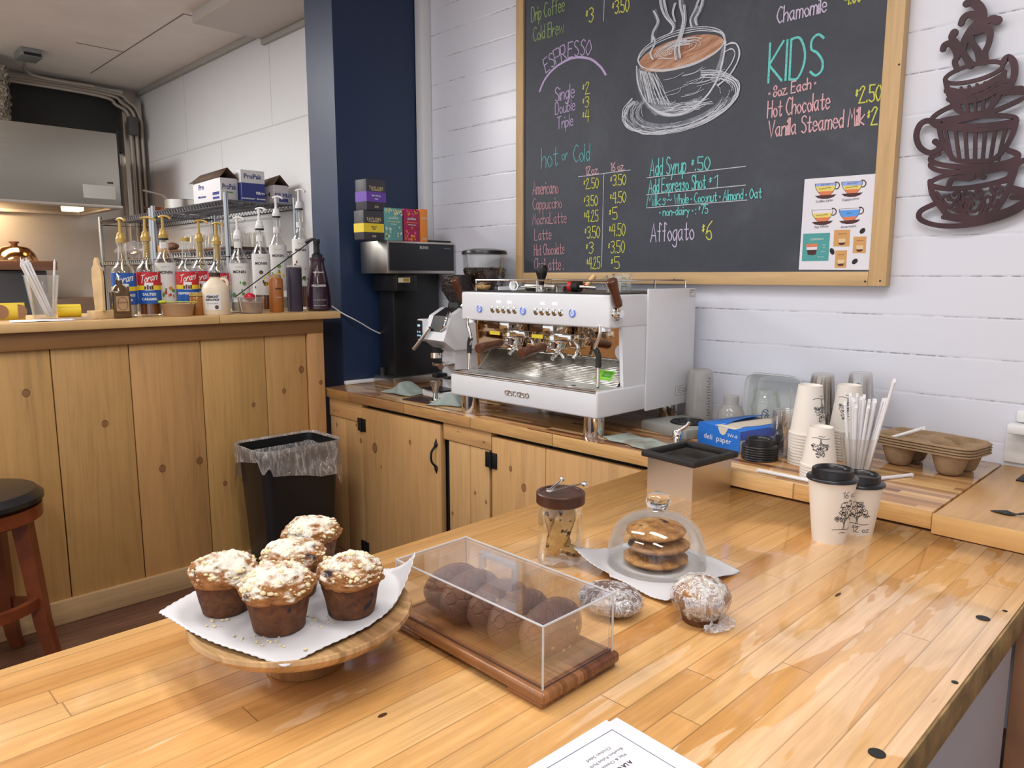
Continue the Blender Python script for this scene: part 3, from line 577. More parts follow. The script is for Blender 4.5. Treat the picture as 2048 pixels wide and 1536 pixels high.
# ------------------------------------------------------------------ metal wall sculpture of stacked cups
wa = thing('wall_sculpture', 'dark brown cut metal sculpture of three stacked coffee cups with steam', 'wall decor', (0, 0, 0))
m_rust = M('dark_brown_metal', (.045, .017, .022), .42, .35, var=.5, vs=9.)
def wmet(name, strokes_, k=1., sheet=S1):
    b = MB()
    for P, w, sm in strokes_:
        ox, oy, kk = sheet; Q = [at(ox+x*kk, oy+y*kk, 'y', 2.128) for x, y in P]; Q = spline(Q, 6) if sm else Q
        ws = w if isinstance(w, (list, tuple)) else [w]*2; n = len(Q)
        Wd = [(ws[0] if len(ws) == 1 else ws[min(int(i/(n-1)*(len(ws)-1)), len(ws)-2)]*(1-(i/(n-1)*(len(ws)-1)) % 1 if i < n-1 else 0)+ws[min(int(i/(n-1)*(len(ws)-1))+1, len(ws)-1)]*((i/(n-1)*(len(ws)-1)) % 1 if i < n-1 else 1))*.00056 for i in range(n)]
        nf = len(b.b.faces); rows = []; wa['n'] = wa.get('n', 0)+1; dy = (wa['n'] % 19)*.00011
        for i in range(n):
            d = (Q[min(i+1, n-1)]-Q[max(i-1, 0)]); d.y = 0; d = d.normalized(); s = V((-d.z, 0, d.x))*Wd[i]*.5
            rows.append([b.b.verts.new(Q[i]+s+V((0, y-dy, 0))) if j == 0 else b.b.verts.new(Q[i]-s+V((0, y-dy, 0))) for j, y in ((0, -.003), (1, -.003), (1, .003), (0, .003))])
        for A_, B_ in zip(rows, rows[1:]):
            for j in range(4): b.b.faces.new([A_[j], A_[(j+1) % 4], B_[(j+1) % 4], B_[j]])
        b.b.faces.new(rows[0]); b.b.faces.new(rows[-1][::-1])
        for e in (0, -1):
            c = Q[e]; r = Wd[e]*.5; b.cyl((c.x, 2.125-dy-.00004, c.z), (c.x, 2.131, c.z), r, n=12)
    return b.build(name, m_rust, wa, smooth=40)
def el(cx, cy, rx_, ry_, tl, a0=0, a1=360, n=20): return ell(cx, cy, rx_, ry_, tl, a0, a1, n)
wmet('steam', [([(1200, 20), (1225, 10), (1260, 30), (1280, 75), (1265, 120), (1225, 165), (1190, 220), (1180, 270), (1200, 310), (1222, 345)], [30, 36, 38, 42, 44, 40, 32, 26, 26, 34], 1), ([(1172, 125), (1185, 95), (1215, 78), (1255, 85)], [26, 26, 28, 36], 1), ([(1366, 108), (1340, 102), (1310, 112), (1280, 130)], [34, 30, 26, 34], 1),
  ([(1075, 262), (1085, 240), (1115, 232), (1140, 260), (1150, 300), (1138, 330), (1152, 370)], [24, 26, 28, 28, 26, 22, 22], 1), ([(1135, 175), (1122, 200), (1145, 225), (1170, 255)], [34, 26, 24, 22], 1), ([(1222, 180), (1230, 225), (1262, 275), (1275, 325)], [22, 24, 28, 34], 1), ([(1250, 165), (1300, 150), (1325, 175), (1318, 230), (1298, 280), (1298, 325)], [36, 36, 26, 22, 24, 32], 1), ([(1168, 250), (1195, 300), (1222, 345)], [20, 26, 30], 1)])
wmet('top_cup', [(el(1240, 385, 158, 42, -15), 17, 1), ([(1090, 430), (1105, 490), (1135, 560), (1170, 595), (1230, 605), (1300, 590), (1345, 550), (1380, 480), (1400, 380)], 20, 1), ([(1100, 480), (1180, 492), (1270, 470), (1390, 405)], 30, 1), ([(1110, 525), (1200, 535), (1290, 515), (1375, 470)], 26, 1), ([(1100, 505), (1190, 515), (1280, 495), (1380, 440)], 10, 1),
  ([(1395, 330), (1420, 305), (1450, 330), (1455, 390), (1435, 450), (1405, 490)], 26, 1), ([(1395, 420), (1425, 440), (1395, 470)], 18, 1)] + [([(1150+i*48, 530-i*6), (1172+i*38, 595-i*4)], 13, 0) for i in range(5)] + [([(1130+i*42, 475-i*9), (1134+i*42, 530-i*9)], 13, 0) for i in range(6)] + [(el(1275, 560, 270, 50, -17, 40, 330), 20, 1), ([(1030, 640), (1120, 640), (1260, 620), (1400, 565), (1500, 520)], 16, 1), ([(1420, 490), (1475, 488), (1520, 495)], 20, 1)])
wmet('middle_cup', [(el(1258, 640, 205, 26, -3), 20, 1), ([(1052, 650), (1070, 740), (1110, 815), (1150, 850), (1260, 855), (1340, 845), (1400, 790), (1445, 710), (1465, 640)], 20, 1), ([(1060, 672), (1150, 685), (1280, 690), (1455, 665)], 18, 1), ([(1040, 665), (1000, 640), (955, 660), (935, 720), (955, 780), (1005, 810), (1050, 795)], 24, 1), ([(1035, 750), (1055, 765), (1062, 785)], 26, 1)]
  + [([(1088+i*53, 685), (1122+i*41, 845)], 15, 0) for i in range(7)] + [(el(1240, 835, 230, 48, -2, -35, 215), 22, 1), ([(1020, 855), (1010, 880), (1060, 905), (1200, 912), (1350, 900), (1440, 870), (1475, 820), (1420, 795)], 20, 1)])
curl = lambda x, y, r, f: [(x+f*r*(1-k/14)*cos(R(k*32)), y+r*(1-k/14)*sin(R(k*32))) for k in range(12)]
wmet('bottom_cup', [(el(1230, 945, 225, 45, -8), 20, 1), ([(1008, 960), (1020, 1030), (1070, 1105), (1110, 1140), (1230, 1155), (1330, 1130), (1390, 1060), (1430, 980), (1455, 905)], 22, 1), ([(1020, 985), (1100, 1000), (1250, 990), (1440, 950)], 22, 1), ([(1105, 985), (1130, 945), (1220, 945), (1250, 925), (1290, 940)], 22, 1),
  ([(1430, 930), (1470, 870), (1510, 850), (1545, 870)], 22, 1), ([(1430, 1000), (1470, 1010), (1520, 1020), (1560, 1000)], 34, 1)] + [(curl(x, y, r, f), 13, 1) for x, y, r, f in ((1095, 1060, 46, 1), (1190, 1080, 44, -1), (1225, 1085, 46, 1), (1260, 1020, 40, -1), (1320, 1060, 44, 1), (1365, 1000, 36, -1), (1140, 1035, 34, -1), (1200, 1030, 32, 1))]
  + [([(1040, 1020), (1100, 1090), (1180, 1135)], 14, 1), ([(1160, 1000), (1165, 1080), (1200, 1140)], 14, 1), ([(1250, 1000), (1285, 1080), (1270, 1140)], 14, 1), ([(1330, 985), (1345, 1040), (1300, 1120)], 14, 1), ([(1030, 1080), (955, 1120), (960, 1165), (1060, 1195), (1220, 1190), (1400, 1145), (1505, 1090), (1530, 1050), (1440, 1045)], 22, 1), ([(1080, 1150), (1220, 1165), (1400, 1120), (1520, 1060)], 22, 1)])

del wa['n']
m_mirror = M('painted_reflection_mirror', (.60, .47, .36), .06, 1.)  # chrome plates; the brown reflection of the wood is put into their colour
# ================================================================== espresso machine
ZB = .692
em = thing('espresso_machine', 'large white two-group espresso machine with walnut handles on chrome feet', 'coffee machine', (-1.615, 1.61, ZB))
L_ = -.32; H_ = .32
b = MB().box((0, .36, .238), (.64, .25, .346), .004); b.build('body', m_enamel, em)
for s in (-1, 1): MB().b2((s*.3215-.0035, .228, .06), (s*.3215+.0035, .488, .428), .003).build('side_panel', m_enamel, em)
b = MB().box((0, .1165, .104), (.64, .233, .078), .006, seg=3); b.build('drip_tray_housing', m_enamel, em)
b = MB().box((0, .143, .3655), (.638, .184, .095), .006, seg=3); hd = b.build('control_head', m_enamel, em)
for s in (-1, 1): MB().prism([(.125, .14), (.2345, .14), (.2345, .32), (.112, .32)], s*.311-.006, s*.311+.006, MX(((0, 0, 1, 0), (1, 0, 0, 0), (0, 1, 0, 0), (0, 0, 0, 1)))).build('side_wing', m_enamel if s > 0 else m_mirror, em)
b = MB().tube([(-.313, .004, .1445), (.313, .004, .1445), (.313, .19, .1445), (-.313, .19, .1445)], .0042, 8, True); b.tube([(-.314, .002, .1385), (.314, .002, .1385), (.314, .15, .1385), (-.314, .15, .1385)], .0028, 8, True); b.build('tray_rim', m_chrome, em)
def gratemat():
    m = nm('drip_grate'); t = T(m); x, y, z = t.xyz(t.co()); f = t.m('FRACT', t.m('MULTIPLY', y, 160.)); s = t.step(f, .62, .08); n = t.step(t.noise(t.co(), 16., 4.), .66, .05)
    t.base(t.mix(t.m('MULTIPLY', n, .6), t.mix(s, (.66, .68, .68), (.42, .43, .43)), (.2, .13, .09))); t.pr(rough=.25, metal=.45); return m
MB().b2((-.309, .008, .136), (.309, .115, .1435)).build('drip_grate', gratemat(), em)
for x in (-.19, .19): MB().cyl((x, .05, .1436), (x, .05, .1442), .007, n=16).build('grate_hole', m_blackm, em)
def ribs():
    m = nm('ribbed_steel'); t = T(m); x, y, z = t.xyz(t.co()); f = t.m('SINE', t.m('MULTIPLY', z, 1500.)); n = t.noise(t.co(), 14., 4.)
    t.base(t.ramp(n, [(.35, (.42, .40, .36)), (.6, (.72, .70, .66))])); t.pr(metal=1., rough=.25); t.bump(f, .6, .001); return m
b = MB(); b.face([(-.306, .112, .1435), (.302, .112, .1435), (.302, .185, .212), (-.306, .185, .212)]); b.build('ribbed_splash_plate', ribs(), em, solid=.002)
b = MB().b2((-.305, .186, .205), (.305, .205, .319)); b.build('mirror_back_plate', m_mirror, em)
b = MB().tube([(-.304, .112, .146), (-.304, .183, .214), (.302, .183, .214)], .003, 8); b.build('splash_rim', m_chrome, em)
m_green = M('green_sticker', (.22, .62, .04), .5); m_yel = M('yellow_sticker', (.75, .58, .03), .5)
g = MB().box((.235, .130, .172), (.06, .002, .026), mtx=None); g = MB(); g.face([(.205, .1255, .158), (.268, .1255, .158), (.268, .152, .183), (.205, .152, .183)]); g.build('green_sticker', m_green, em, solid=.001)
g = MB(); g.face([(.228, .1325, .167), (.262, .1325, .167), (.262, .146, .180), (.228, .146, .180)]); g.build('sticker_panel', M('sticker_dark', (.10, .30, .04), .5), em, solid=.0012)
b = MB().cyl((.262, .1855, .238), (.262, .184, .238), .024, n=28); o = b.build('round_disc', m_paper, em)  # white disc with dark marks set on the back plate
b = MB()
for k in range(5): b.cyl((.262+.003*(k % 2), .1842, .228+k*.006), (.262+.003*(k % 2), .1832, .228+k*.006), .0016, n=8)
b.tube([(.262, .1835, .226), (.262, .1835, .29)], .001, 6); b.build('disc_marks', m_ink, o) if False else b.build('disc_marks', m_ink, em)
for lx in (-.285, .262):
    for ly in (.06, .445): MB().lathe([(0, 0), (.031, 0), (.0315, .003), (.0315, .066), (0, .066)], 28, tr(lx, ly, 0)).build('foot', m_chrome, em)
# groups and portafilters
for gx in (-.15, .045):
    b = MB().lathe([(0, .322), (.04, .322), (.04, .30), (.036, .292), (.036, .282), (.041, .28), (.041, .268), (0, .268)], 32, tr(gx, .135, 0)); b.box((gx, .10, .303), (.075, .05, .035), .008); G = b.build('group_head', m_chrome, em)
    MB().b2((gx-.062, .073, .293), (gx-.008, .0745, .317), .006).build('head_cover', M('smoked_cover', (.12, .06, .035), .15, .6), em)
    MB().b2((gx-.056, .078, .272), (gx-.008, .0795, .284)).build('yellow_tag', m_yel, em)
    b = MB().b2((gx+.035, .08, .268), (gx+.105, .12, .29), .003); b.build('group_bracket', m_chrome, em)
    b = MB().lathe([(0, .266), (.037, .266), (.037, .252), (.033, .245), (.033, .238), (.02, .232), (0, .232)], 28, tr(gx, .135, 0)); b.cyl((gx, .105, .25), (gx, .075, .247), .0085, .0075); b.tube(spline([(gx, .135, .234), (gx, .135, .222), (gx-.006, .128, .212), (gx-.008, .122, .203)]), .007, 10); b.tube(spline([(gx, .14, .228), (gx+.012, .145, .22), (gx+.018, .15, .208)]), .006, 10)
    P_ = b.build('portafilter', m_chrome, em)
    MB().lathe([(0, 0), (.011, 0), (.0125, .02), (.0155, .085), (.0165, .1), (.0145, .106), (0, .107)], 20, tr(gx, .078, .2475) @ rx(R(97))).build('wooden_handle', m_redwood, P_)
    MB().tube(spline([(gx+.06, .15, .268), (gx+.075, .15, .25), (gx+.07, .15, .225), (gx+.06, .145, .212)]), .006, 10).build('side_spout', m_chrome, em)
for s in (-1, 1):
    k = MB().lathe([(0, 0), (.021, 0), (.021, .007), (.017, .012), (.011, .014), (.011, .022), (0, .023)], 28, tr(s*.3195, .078, .36) @ ry(s*pi/2)); k.cyl((s*.335, .077, .366), (s*.335, .070, .386), .006, .0055); kn_ = k.build('steam_lever', m_chrome, em)
    MB().lathe([(0, 0), (.0105, 0), (.0125, .012), (.0115, .03), (.0155, .072), (.0155, .08), (.013, .083), (0, .084)], 20, tr(s*.335, .072, .382) @ rx(R(27))).build('wooden_handle', m_redwood, kn_)
    W_ = MB().tube(spline([(s*.285, .05, .325), (s*.285, .05, .30), (s*.27, .05, .26), (s*.281, .052, .225), (s*.280, .052, .20), (s*.281, .05, .146)]), .0055, 12).build('steam_wand', m_chrome, em)
    MB().tube(spline([(s*.271, .05, .258), (s*.280, .052, .24), (s*.281, .052, .215), (s*.2805, .051, .205)]), .0085, 12).build('wand_grip', m_rubber, W_)
    MB().lathe([(0, 0), (.02, 0), (.02, .012), (0, .012)], 20, tr(s*.285, .07, .309)).build('wand_collar', m_chrome, em)
# dials, buttons and little displays
m_blue_led = emit('blue_led', (.06, .16, .62), .35); m_lit = emit('lit_display', (.75, .80, 1.), 1.0)
FY = .0505
for x in (-.225, -.022, .182):
    d = MB().cyl((x, FY, .358), (x, FY-.002, .358), .011, n=24).build('temperature_dial', m_whitep, hd if False else em)
    MB().tube([(x+.0105*cos(R(a)), FY-.0022, .358+.0105*sin(R(a))) for a in range(110, 420, 15)], .0017, 6).build('dial_ring', m_blue_led, d)
    b = MB(); letter(b, 'N', lambda p, q, x=x: (x+p, FY-.0023, .358+q), -.004, -.005, .008, .010, .002); b.build('dial_mark', m_blue_led, d, smooth=0)
for x0 in (-.162, .033):
    for k in range(5):
        x = x0+k*.0255; d = MB().lathe([(0, .0018), (.0075, .0018), (.0105, .0006), (.0105, 0)], 20, tr(x, FY+.0003, .357) @ rx(pi/2)).build('brew_button', m_chrome, em)
        q = MB(); q.tube([(x-.004, FY-.0017, .353+.002*(k % 3)), (x, FY-.0017, .3565), (x+.003, FY-.0017, .361)], .0013, 6); q.build('button_mark', m_ink, d)
    for j, tx in ((.028, '93C'), (.078, '93C')):
        printed(tx, .011, tr(x0+j, FY-.0004, .3825) @ rx(pi/2), m_lit, em, 'display_digits', width=.02, bold=.0004)
lg = MB(); xx = -.052
for ch in 'ascaso':
    P = {'a': [el for el in [[(.5+.42*cos(R(a)), .5+.42*sin(R(a))) for a in range(0, 361, 30)], [(.92, 0), (.92, .95)]]], 's': [[(.85, .86), (.3, .9), (.14, .7), (.4, .52), (.7, .45), (.86, .26), (.6, .08), (.12, .12)]], 'c': [[(.5+.42*cos(R(a)), .5+.42*sin(R(a))) for a in range(50, 315, 26)]], 'o': [[(.5+.42*cos(R(a)), .5+.42*sin(R(a))) for a in range(0, 361, 30)]]}[ch]
    for pl in P: lg.tube([(xx+px_*.0165, -.0012, .094+py_*.0165) for px_, py_ in pl], .0018, 8)
    xx += .018
lg.build('raised_logo', M('logo_metal', (.45, .36, .30), .3, .9), em)
for c, d in (((.3255, .43, .105), (.0006, .085, .026)), ((.3255, .466, .412), (.0006, .026, .018))):
    q = MB().box(c, (d[0], d[1]+.003, d[2]+.003)).build('rating_label', M('label_edge', (.25, .25, .27), .6), em); MB().box((c[0]+.0004, c[1], c[2]), d).build('label_face', M('label_grey', (.66, .67, .68), .6), q)
    r = MB()
    for k in range(4 if d[1] > .05 else 2): r.box((c[0]+.0008, c[1]-.006*(k % 2), c[2]+.008-.005*k), (.0003, d[1]*(.8-.12*(k % 2)), .0012))
    r.build('label_print', m_ink, q)
# top: dark cup deck and wire rail
MB().b2((-.30, .07, .412), (.30, .478, .4165)).build('cup_deck', m_black, em)
b = MB().tube([(-.285, .09, .452), (.295, .09, .452), (.295, .472, .452), (-.285, .472, .452)], .0028, 8, True)
for x, y in ((-.285, .09), (0, .09), (.295, .09), (.295, .3), (.295, .472), (0, .472), (-.285, .472)): b.cyl((x, y, .416), (x, y, .452), .0026, n=8)
b.build('cup_rail', m_chrome, em)
ZT = ZB+.4166
def onm(u, z=ZT, v=None): return at(u, v, 'z', z)
# things kept on top of the machine
def on(u, y): return V((at(u, 570, 'y', y).x, y, ZT))
p = on(1083, 1.735); t_ = thing('tamper', 'black handled tamper standing on top of the espresso machine', 'tamper', p)
MB().lathe([(0, 0), (.02, 0), (.02, .008), (.008, .012), (.007, .022), (0, .022)], 24).build('base', m_steel, t_); MB().lathe([(0, .02), (.008, .02), (.009, .03), (.017, .055), (.020, .07), (.016, .082), (0, .086)], 24).build('handle', m_black, t_)
p = on(1029, 1.72); t_ = thing('milk_thermometer', 'round dial milk thermometer lying on the espresso machine', 'thermometer', p)
MB().lathe([(0, 0), (.016, 0), (.017, .006), (0, .007)], 24, tr(0, 0, .018) @ rx(pi/2) @ ry(.3)).build('dial', m_chrome, t_); MB().cyl((0, -.0075, .018), (.0, -.0085, .018), .013, n=24).build('dial_face', m_whitep, t_); MB().cyl((.0, .01, .016), (.12, .06, .006), .0025).build('probe', m_steel, t_)
p = on(1055, 1.79); tag(MB().lathe([(0, .0), (.014, 0), (.014, .09), (.011, .1), (.011, .13), (0, .13)], 20, tr(*p) @ tr(0, 0, .0145) @ ry(pi/2)).build('steel_shaker_tube', m_steel), 'grey metal tube lying behind the thermometer on the machine top', 'tube')
p = on(1124, 1.745); tag(MB().lathe([(0, .001), (.021, .0), (.023, .016), (.024, .018), (.022, .018), (.02, .002), (0, .002)], 24, tr(*p)).build('filter_basket', m_steel), 'small steel filter basket on the machine top beside the tamper', 'filter basket')
p = on(967, 1.70); t_ = thing('counter_brush', 'tan bristle brush lying at the left end of the machine top', 'brush', p)
MB().ball((0, 0, .014), .03, 3, (1.1, .5, .45), .15, 9).build('bristles', M('bristle', (.36, .22, .08), .8, var=.4, vs=120., bump=.8, bs=300.), t_); MB().b2((-.03, -.012, .02), (.03, .012, .026), .004).build('brush_back', m_walnut, t_)
p = on(1148, 1.735); t_ = thing('red_grinder_knob', 'red and black ridged knob tool lying on the espresso machine', 'tool', p)
MB().lathe([(0, 0), (.016, 0), (.017, .004), (.017, .016), (0, .016)], 16, tr(-.016, 0, .018) @ ry(pi/2)).build('red_cap', M('red_plastic', (.62, .02, .015), .35), t_); MB().lathe([(0, 0), (.018, 0), (.018, .024), (0, .024)], 12, tr(0, 0, .0185) @ ry(pi/2)).build('black_body', m_black, t_); MB().cyl((.024, 0, .017), (.07, .02, .014), .006).build('shaft', m_steel, t_)
p = on(1170, 1.745); t_ = thing('red_handled_brush', 'small wooden brush with red collar beside the red knob', 'brush', p)
MB().cyl((0, 0, .012), (.004, .0, .022), .009).build('collar', bpy.data.materials['red_plastic'], t_); MB().cyl((.004, .0, .02), (.02, .02, .05), .006, .008).build('handle', m_barwood, t_)
def jug(u, y, label, hh, r):
    p = on(u, y) + V((0, 0, .0012)); t_ = thing('measuring_jug', label, 'measuring cup', p)
    MB().lathe([(0, .002), (r*.9, .002), (r, hh), (r+.002, hh), (r*.93, 0), (0, 0)], 28).build('glass_body', m_glassg, t_); MB().tube(spline([(-r, 0, hh*.85), (-r-.018, 0, hh*.8), (-r-.02, 0, hh*.4), (-r*.93, 0, hh*.25)]), .003, 8).build('handle', m_glassg, t_)
    q = MB()
    for k in range(4): q.box((r*.75, -r*.72, hh*(.3+.15*k)), (.012, .0006, .0012), rz=R(45))
    q.build('measure_marks', m_ink, t_)
jug(1228, 1.76, 'small clear measuring jug left of the walnut lever on the machine', .05, .024); jug(1244, 1.86, 'larger clear measuring jug behind the right walnut lever', .055, .03)
# ================================================================== white grinder, left of the machine
gr = thing('coffee_grinder', 'white upright coffee grinder with a small touch screen left of the machine', 'grinder', (-2.2, 1.86, ZB), R(-6))
MB().box((0, -.01, .016), (.16, .2, .03), .008, seg=3).build('base', m_enamel, gr); MB().prism([(-.05, .09), (.05, .09), (.06, 0), (.045, -.035), (-.045, -.035), (-.06, 0)], .03, .2).build('column', m_enamel, gr)
X_ = MX(((0, 0, 1, 0), (1, 0, 0, 0), (0, 1, 0, 0), (0, 0, 0, 1)))
MB().prism([(.09, .19), (.09, .335), (-.02, .345), (-.075, .315), (-.11, .225), (-.06, .19)], -.07, .08, X_).build('housing', m_enamel, gr)
d = MB().b2((-.115, -.105, .215), (-.071, -.03, .3), .006); d.build('screen_housing', m_enamel, gr); s_ = MB().b2((-.114, -.107, .222), (-.075, -.1045, .295)).build('touch_screen', m_black, gr)
q = MB()
for x, z in ((-.105, .25), (-.09, .25), (-.105, .236), (-.095, .236), (-.085, .236)): q.box((x, -.1074, z), (.006, .0006, .006))
q.box((-.097, -.1074, .275), (.018, .0006, .008)); q.build('screen_icons', emit('screen_icon', (.25, .55, .8), .6), s_)
MB().prism([(-.023, .346), (-.078, .316), (-.100, .258), (-.045, .288)], -.035, .05, X_ @ tr(0, -.0005, 0)).build('front_panel', m_black, gr)
MB().tube([(-.02, -.105, .27), (-.07, -.135, .2), (-.085, -.14, .185)], .0075, 12).build('dosing_lever', m_steel, gr)
MB().tube(spline([(.06, -.07, .33), (.075, -.09, .31), (.07, -.1, .28), (.045, -.1, .265)]), .006, 10).build('grip_loop', m_chrome, gr)
MB().cyl((.01, -.09, .19), (.01, -.095, .165), .024, .018).build('chute', m_black, gr); MB().lathe([(.024, 0), (.026, 0), (.026, .02), (.024, .02)], 24, tr(.01, -.095, .158)).build('chute_ring', m_chrome, gr)
MB().b2((-.02, -.10, .125), (.045, -.035, .137), .004).build('fork', m_chrome, gr); MB().cyl((.045, -.09, .135), (.075, -.12, .13), .011).build('fork_knob', m_chrome, gr)
MB().b2((-.045, -.085, .075), (-.01, -.035, .092), .004).build('clip', m_iron, gr); MB().b2((.03, -.085, .078), (.07, -.03, .086), .003).build('hook', m_iron, gr); MB().b2((-.06, -.118, .0312), (.065, -.045, .037)).build('catch_tray', m_black, gr)
MB().lathe([(0, .34), (.036, .34), (.032, .365), (0, .365)], 24, tr(-.02, .02, 0)).build('hopper_neck', m_black, gr)
b = MB().lathe([(0, .366), (.03, .366), (.058, .41), (.06, .47), (0, .47)], 28, tr(-.02, .02, 0)); b.build('smoked_hopper', M('dark_beans', (.02, .012, .01), .25, var=.6, vs=60., bump=.8, bs=90., bd=.01), gr)
# tall bean hopper of the grinder behind
p = at(969, 500, 'y', 2.03); g2 = thing('coffee_grinder', 'black grinder behind the machine topped by a clear hopper of beans', 'grinder', (p.x, 2.03, ZB))
MB().box((0, .0, .18), (.11, .13, .36), .01).build('body', m_black, g2); MB().lathe([(0, .36), (.045, .36), (.05, .385), (0, .385)], 28).build('neck', m_black, g2)
MB().lathe([(.04, .386), (.072, .43), (.086, .49), (.089, .555), (.087, .555), (.084, .49), (.07, .431), (.038, .388)], 36).build('hopper', m_glass, g2)
MB().lathe([(.0, .574), (.05, .572), (.088, .564), (.091, .556), (.091, .55), (0, .55)], 36).build('hopper_lid', m_black, g2)
bb = MB().lathe([(0, .39), (.037, .39), (.069, .432), (.082, .486), (.06, .492), (0, .494)], 32); m_bean = M('coffee_beans', (.045, .02, .013), .35, var=.6, vs=120.); o = bb.build('bean_fill', m_bean, g2)
b = MB(); rg = random.Random(5)
for k in range(420):
    a = rg.uniform(0, 2*pi)
    if k < 190: r = .081*math.sqrt(rg.random()); z = .494
    else: z = rg.uniform(.40, .492); r = .0375+(z-.39)/.042*.0315 if z < .432 else .069+(z-.432)/.054*.0128
    b.ball((r*cos(a), r*sin(a), z), .0062, 1, (rg.uniform(.6, 1), rg.uniform(.6, 1), rg.uniform(.5, .9)))
o = b.build('coffee_beans', m_bean, g2); o['kind'] = 'stuff'
# ================================================================== brewer at the blue wall
br = thing('coffee_brewer', 'tall black and steel coffee brewer against the navy wall carrying tea boxes', 'coffee machine', (-2.64, 1.97, ZB))
ox, oy = 2.64, -1.97
MB().b2((-.092, -.186, .475), (.105, .17, .608), .003).build('head', m_steelz, br); MB().b2((.1052, -.178, .487), (.108, .164, .6)).build('front_panel', M('charcoal_panel', (.018, .019, .025), .35), br)
printed('BUNN', .017, tr(.1084, .0, .583) @ rzm(pi/2) @ rx(pi/2), M('grey_print', (.5, .5, .52), .5), br, 'brand_lettering', width=.045, bold=.0005)
q = MB().b2((.1084, .11, .581), (.1088, .145, .584)); q.build('small_print', M('dim_print', (.2, .2, .22), .5), br)
MB().b2((-.06, .03, .609), (.09, .165, .617), .003).build('top_lid', m_black, br)
MB().b2((-.088, -.1, .034), (.02, .15, .475), .006).build('tower', m_black, br); MB().b2((-.088, -.13, .40), (.085, -.02, .4745), .008).build('brew_funnel', m_black, br)
q = MB().b2((.0852, -.12, .438), (.0862, -.06, .458)); q.build('warning_sticker', M('sticker_cream', (.78, .72, .5), .5), br); q = MB().b2((.0862, -.095, .441), (.0868, -.064, .455)); q.build('sticker_print', M('sticker_gold', (.45, .28, .05), .5), br)
MB().b2((-.09, -.135, .0), (.062, .165, .034), .003).build('base_tray', m_steelz, br)
for y in (-.11, .02): MB().cyl((-.06, y, .034), (-.06, y, .07), .017, n=20).build('warmer_post', m_black, br)
# tea boxes
ZH = ZB+.6085
def teabox(u0, u1, vt, zb, d, label, body, bands, texts, x=-2.545, rz=0., name='tea_box'):
    y0, y1 = ycol(u0, x, zb+.05), ycol(u1, x, zb+.05); w = y1-y0; h = zrow(vt, x, (y0+y1)/2)-zb; t_ = thing(name, label, 'tea box', (x-d/2, (y0+y1)/2, zb), rz, 'tea boxes on the brewer')
    MB().box((0, 0, h/2), (d, w-.002, h), .003).build('carton', body, t_)
    for z0, z1, m in bands: MB().b2((-d/2-.0004, -w/2+.0006, h*z0), (d/2+.0006, w/2-.0006, h*z1)).build('colour_band', m, t_)
    for tx, z, ww, hh, m in texts: printed(tx, hh, tr(d/2+.0011, 0, h*z) @ rzm(pi/2) @ rx(pi/2), m, t_, width=w*ww, bold=.0003)
    return t_, w, h, d
mt = {k: M('tea_'+k, c, .5) for k, c in dict(char=(.045, .043, .055), purple=(.15, .06, .42), yellow=(.78, .60, .04), green=(.12, .34, .34), mag=(.36, .015, .09), orange=(.80, .26, .045), gold=(.62, .50, .28), pink=(.72, .08, .22), lime=(.58, .62, .28), pale=(.60, .70, .66)).items()}
tb, w, hB, d = teabox(727, 768, 421, ZH, .07, 'charcoal tea box with a yellow band at the left end of the brewer top', mt['char'], [(.26, .56, mt['yellow'])], [('TAYLORS', .70, .72, .017, mt['gold']), ('OF HARROGATE', .62, .5, .006, mt['gold']), ('Lemon', .45, .28, .009, mt['char']), ('tea', .38, .18, .009, mt['char']), ('20', .12, .2, .011, mt['gold'])])
ZA = ZH+hB+.0005
ta, w, hA, d = teabox(730, 772, 359, ZA, .07, 'charcoal tea box with a purple band perched on top of the yellow-banded one', mt['char'], [(.28, .60, mt['purple'])], [('TAYLORS', .72, .72, .017, mt['gold']), ('OF HARROGATE', .65, .5, .006, mt['gold']), ('Earl Grey', .48, .45, .009, mt['pale']), ('tea', .38, .18, .009, mt['pale']), ('20', .12, .2, .011, mt['gold'])], rz=R(5))
def floral(t_, w, h, d, cols, seed):
    rg = random.Random(seed)
    for c in cols:
        q = MB()
        for k in range(16):
            y = rg.uniform(-w*.42, w*.42); z = rg.choice((rg.uniform(.05, .42), rg.uniform(.8, .95)))*h; r = rg.uniform(.004, .008); P = [(d/2+.0009+cols.index(c)*.0002, y+r*cos(R(a))*(.6+.4*cos(R(a*2.5))), z+r*sin(R(a))) for a in range(0, 360, 30)]; q.face(P)
        o = q.build('floral_print', mt[c], t_, smooth=0); o['kind'] = 'stuff'
x_, w, h, d = teabox(769, 806, 416, ZH, .07, 'green flowered herbal tea box between the charcoal and magenta boxes', mt['green'], [], [('pukka', .70, .52, .016, mt['pale']), ('chamomile vanilla', .58, .72, .007, mt['lime']), ('honey', .51, .3, .006, mt['pale'])]); floral(x_, w, h, d, ('pale', 'lime'), 1)
x_, w, h, d = teabox(808, 839, 418, ZH, .07, 'magenta herbal tea box right of the green flowered one', mt['mag'], [], [('pukka', .70, .52, .016, mt['pale']), ('elderberry', .58, .7, .007, mt['orange']), ('echinacea', .51, .5, .006, mt['pale'])]); floral(x_, w, h, d, ('pink', 'orange'), 2)
x_, w, h, d = teabox(841, 856, 418, ZH, .07, 'orange tea box at the right end of the row on the brewer', mt['orange'], [], [('pukka', .72, .7, .012, mt['pale']), ('spice', .1, .6, .01, mt['pale'])])
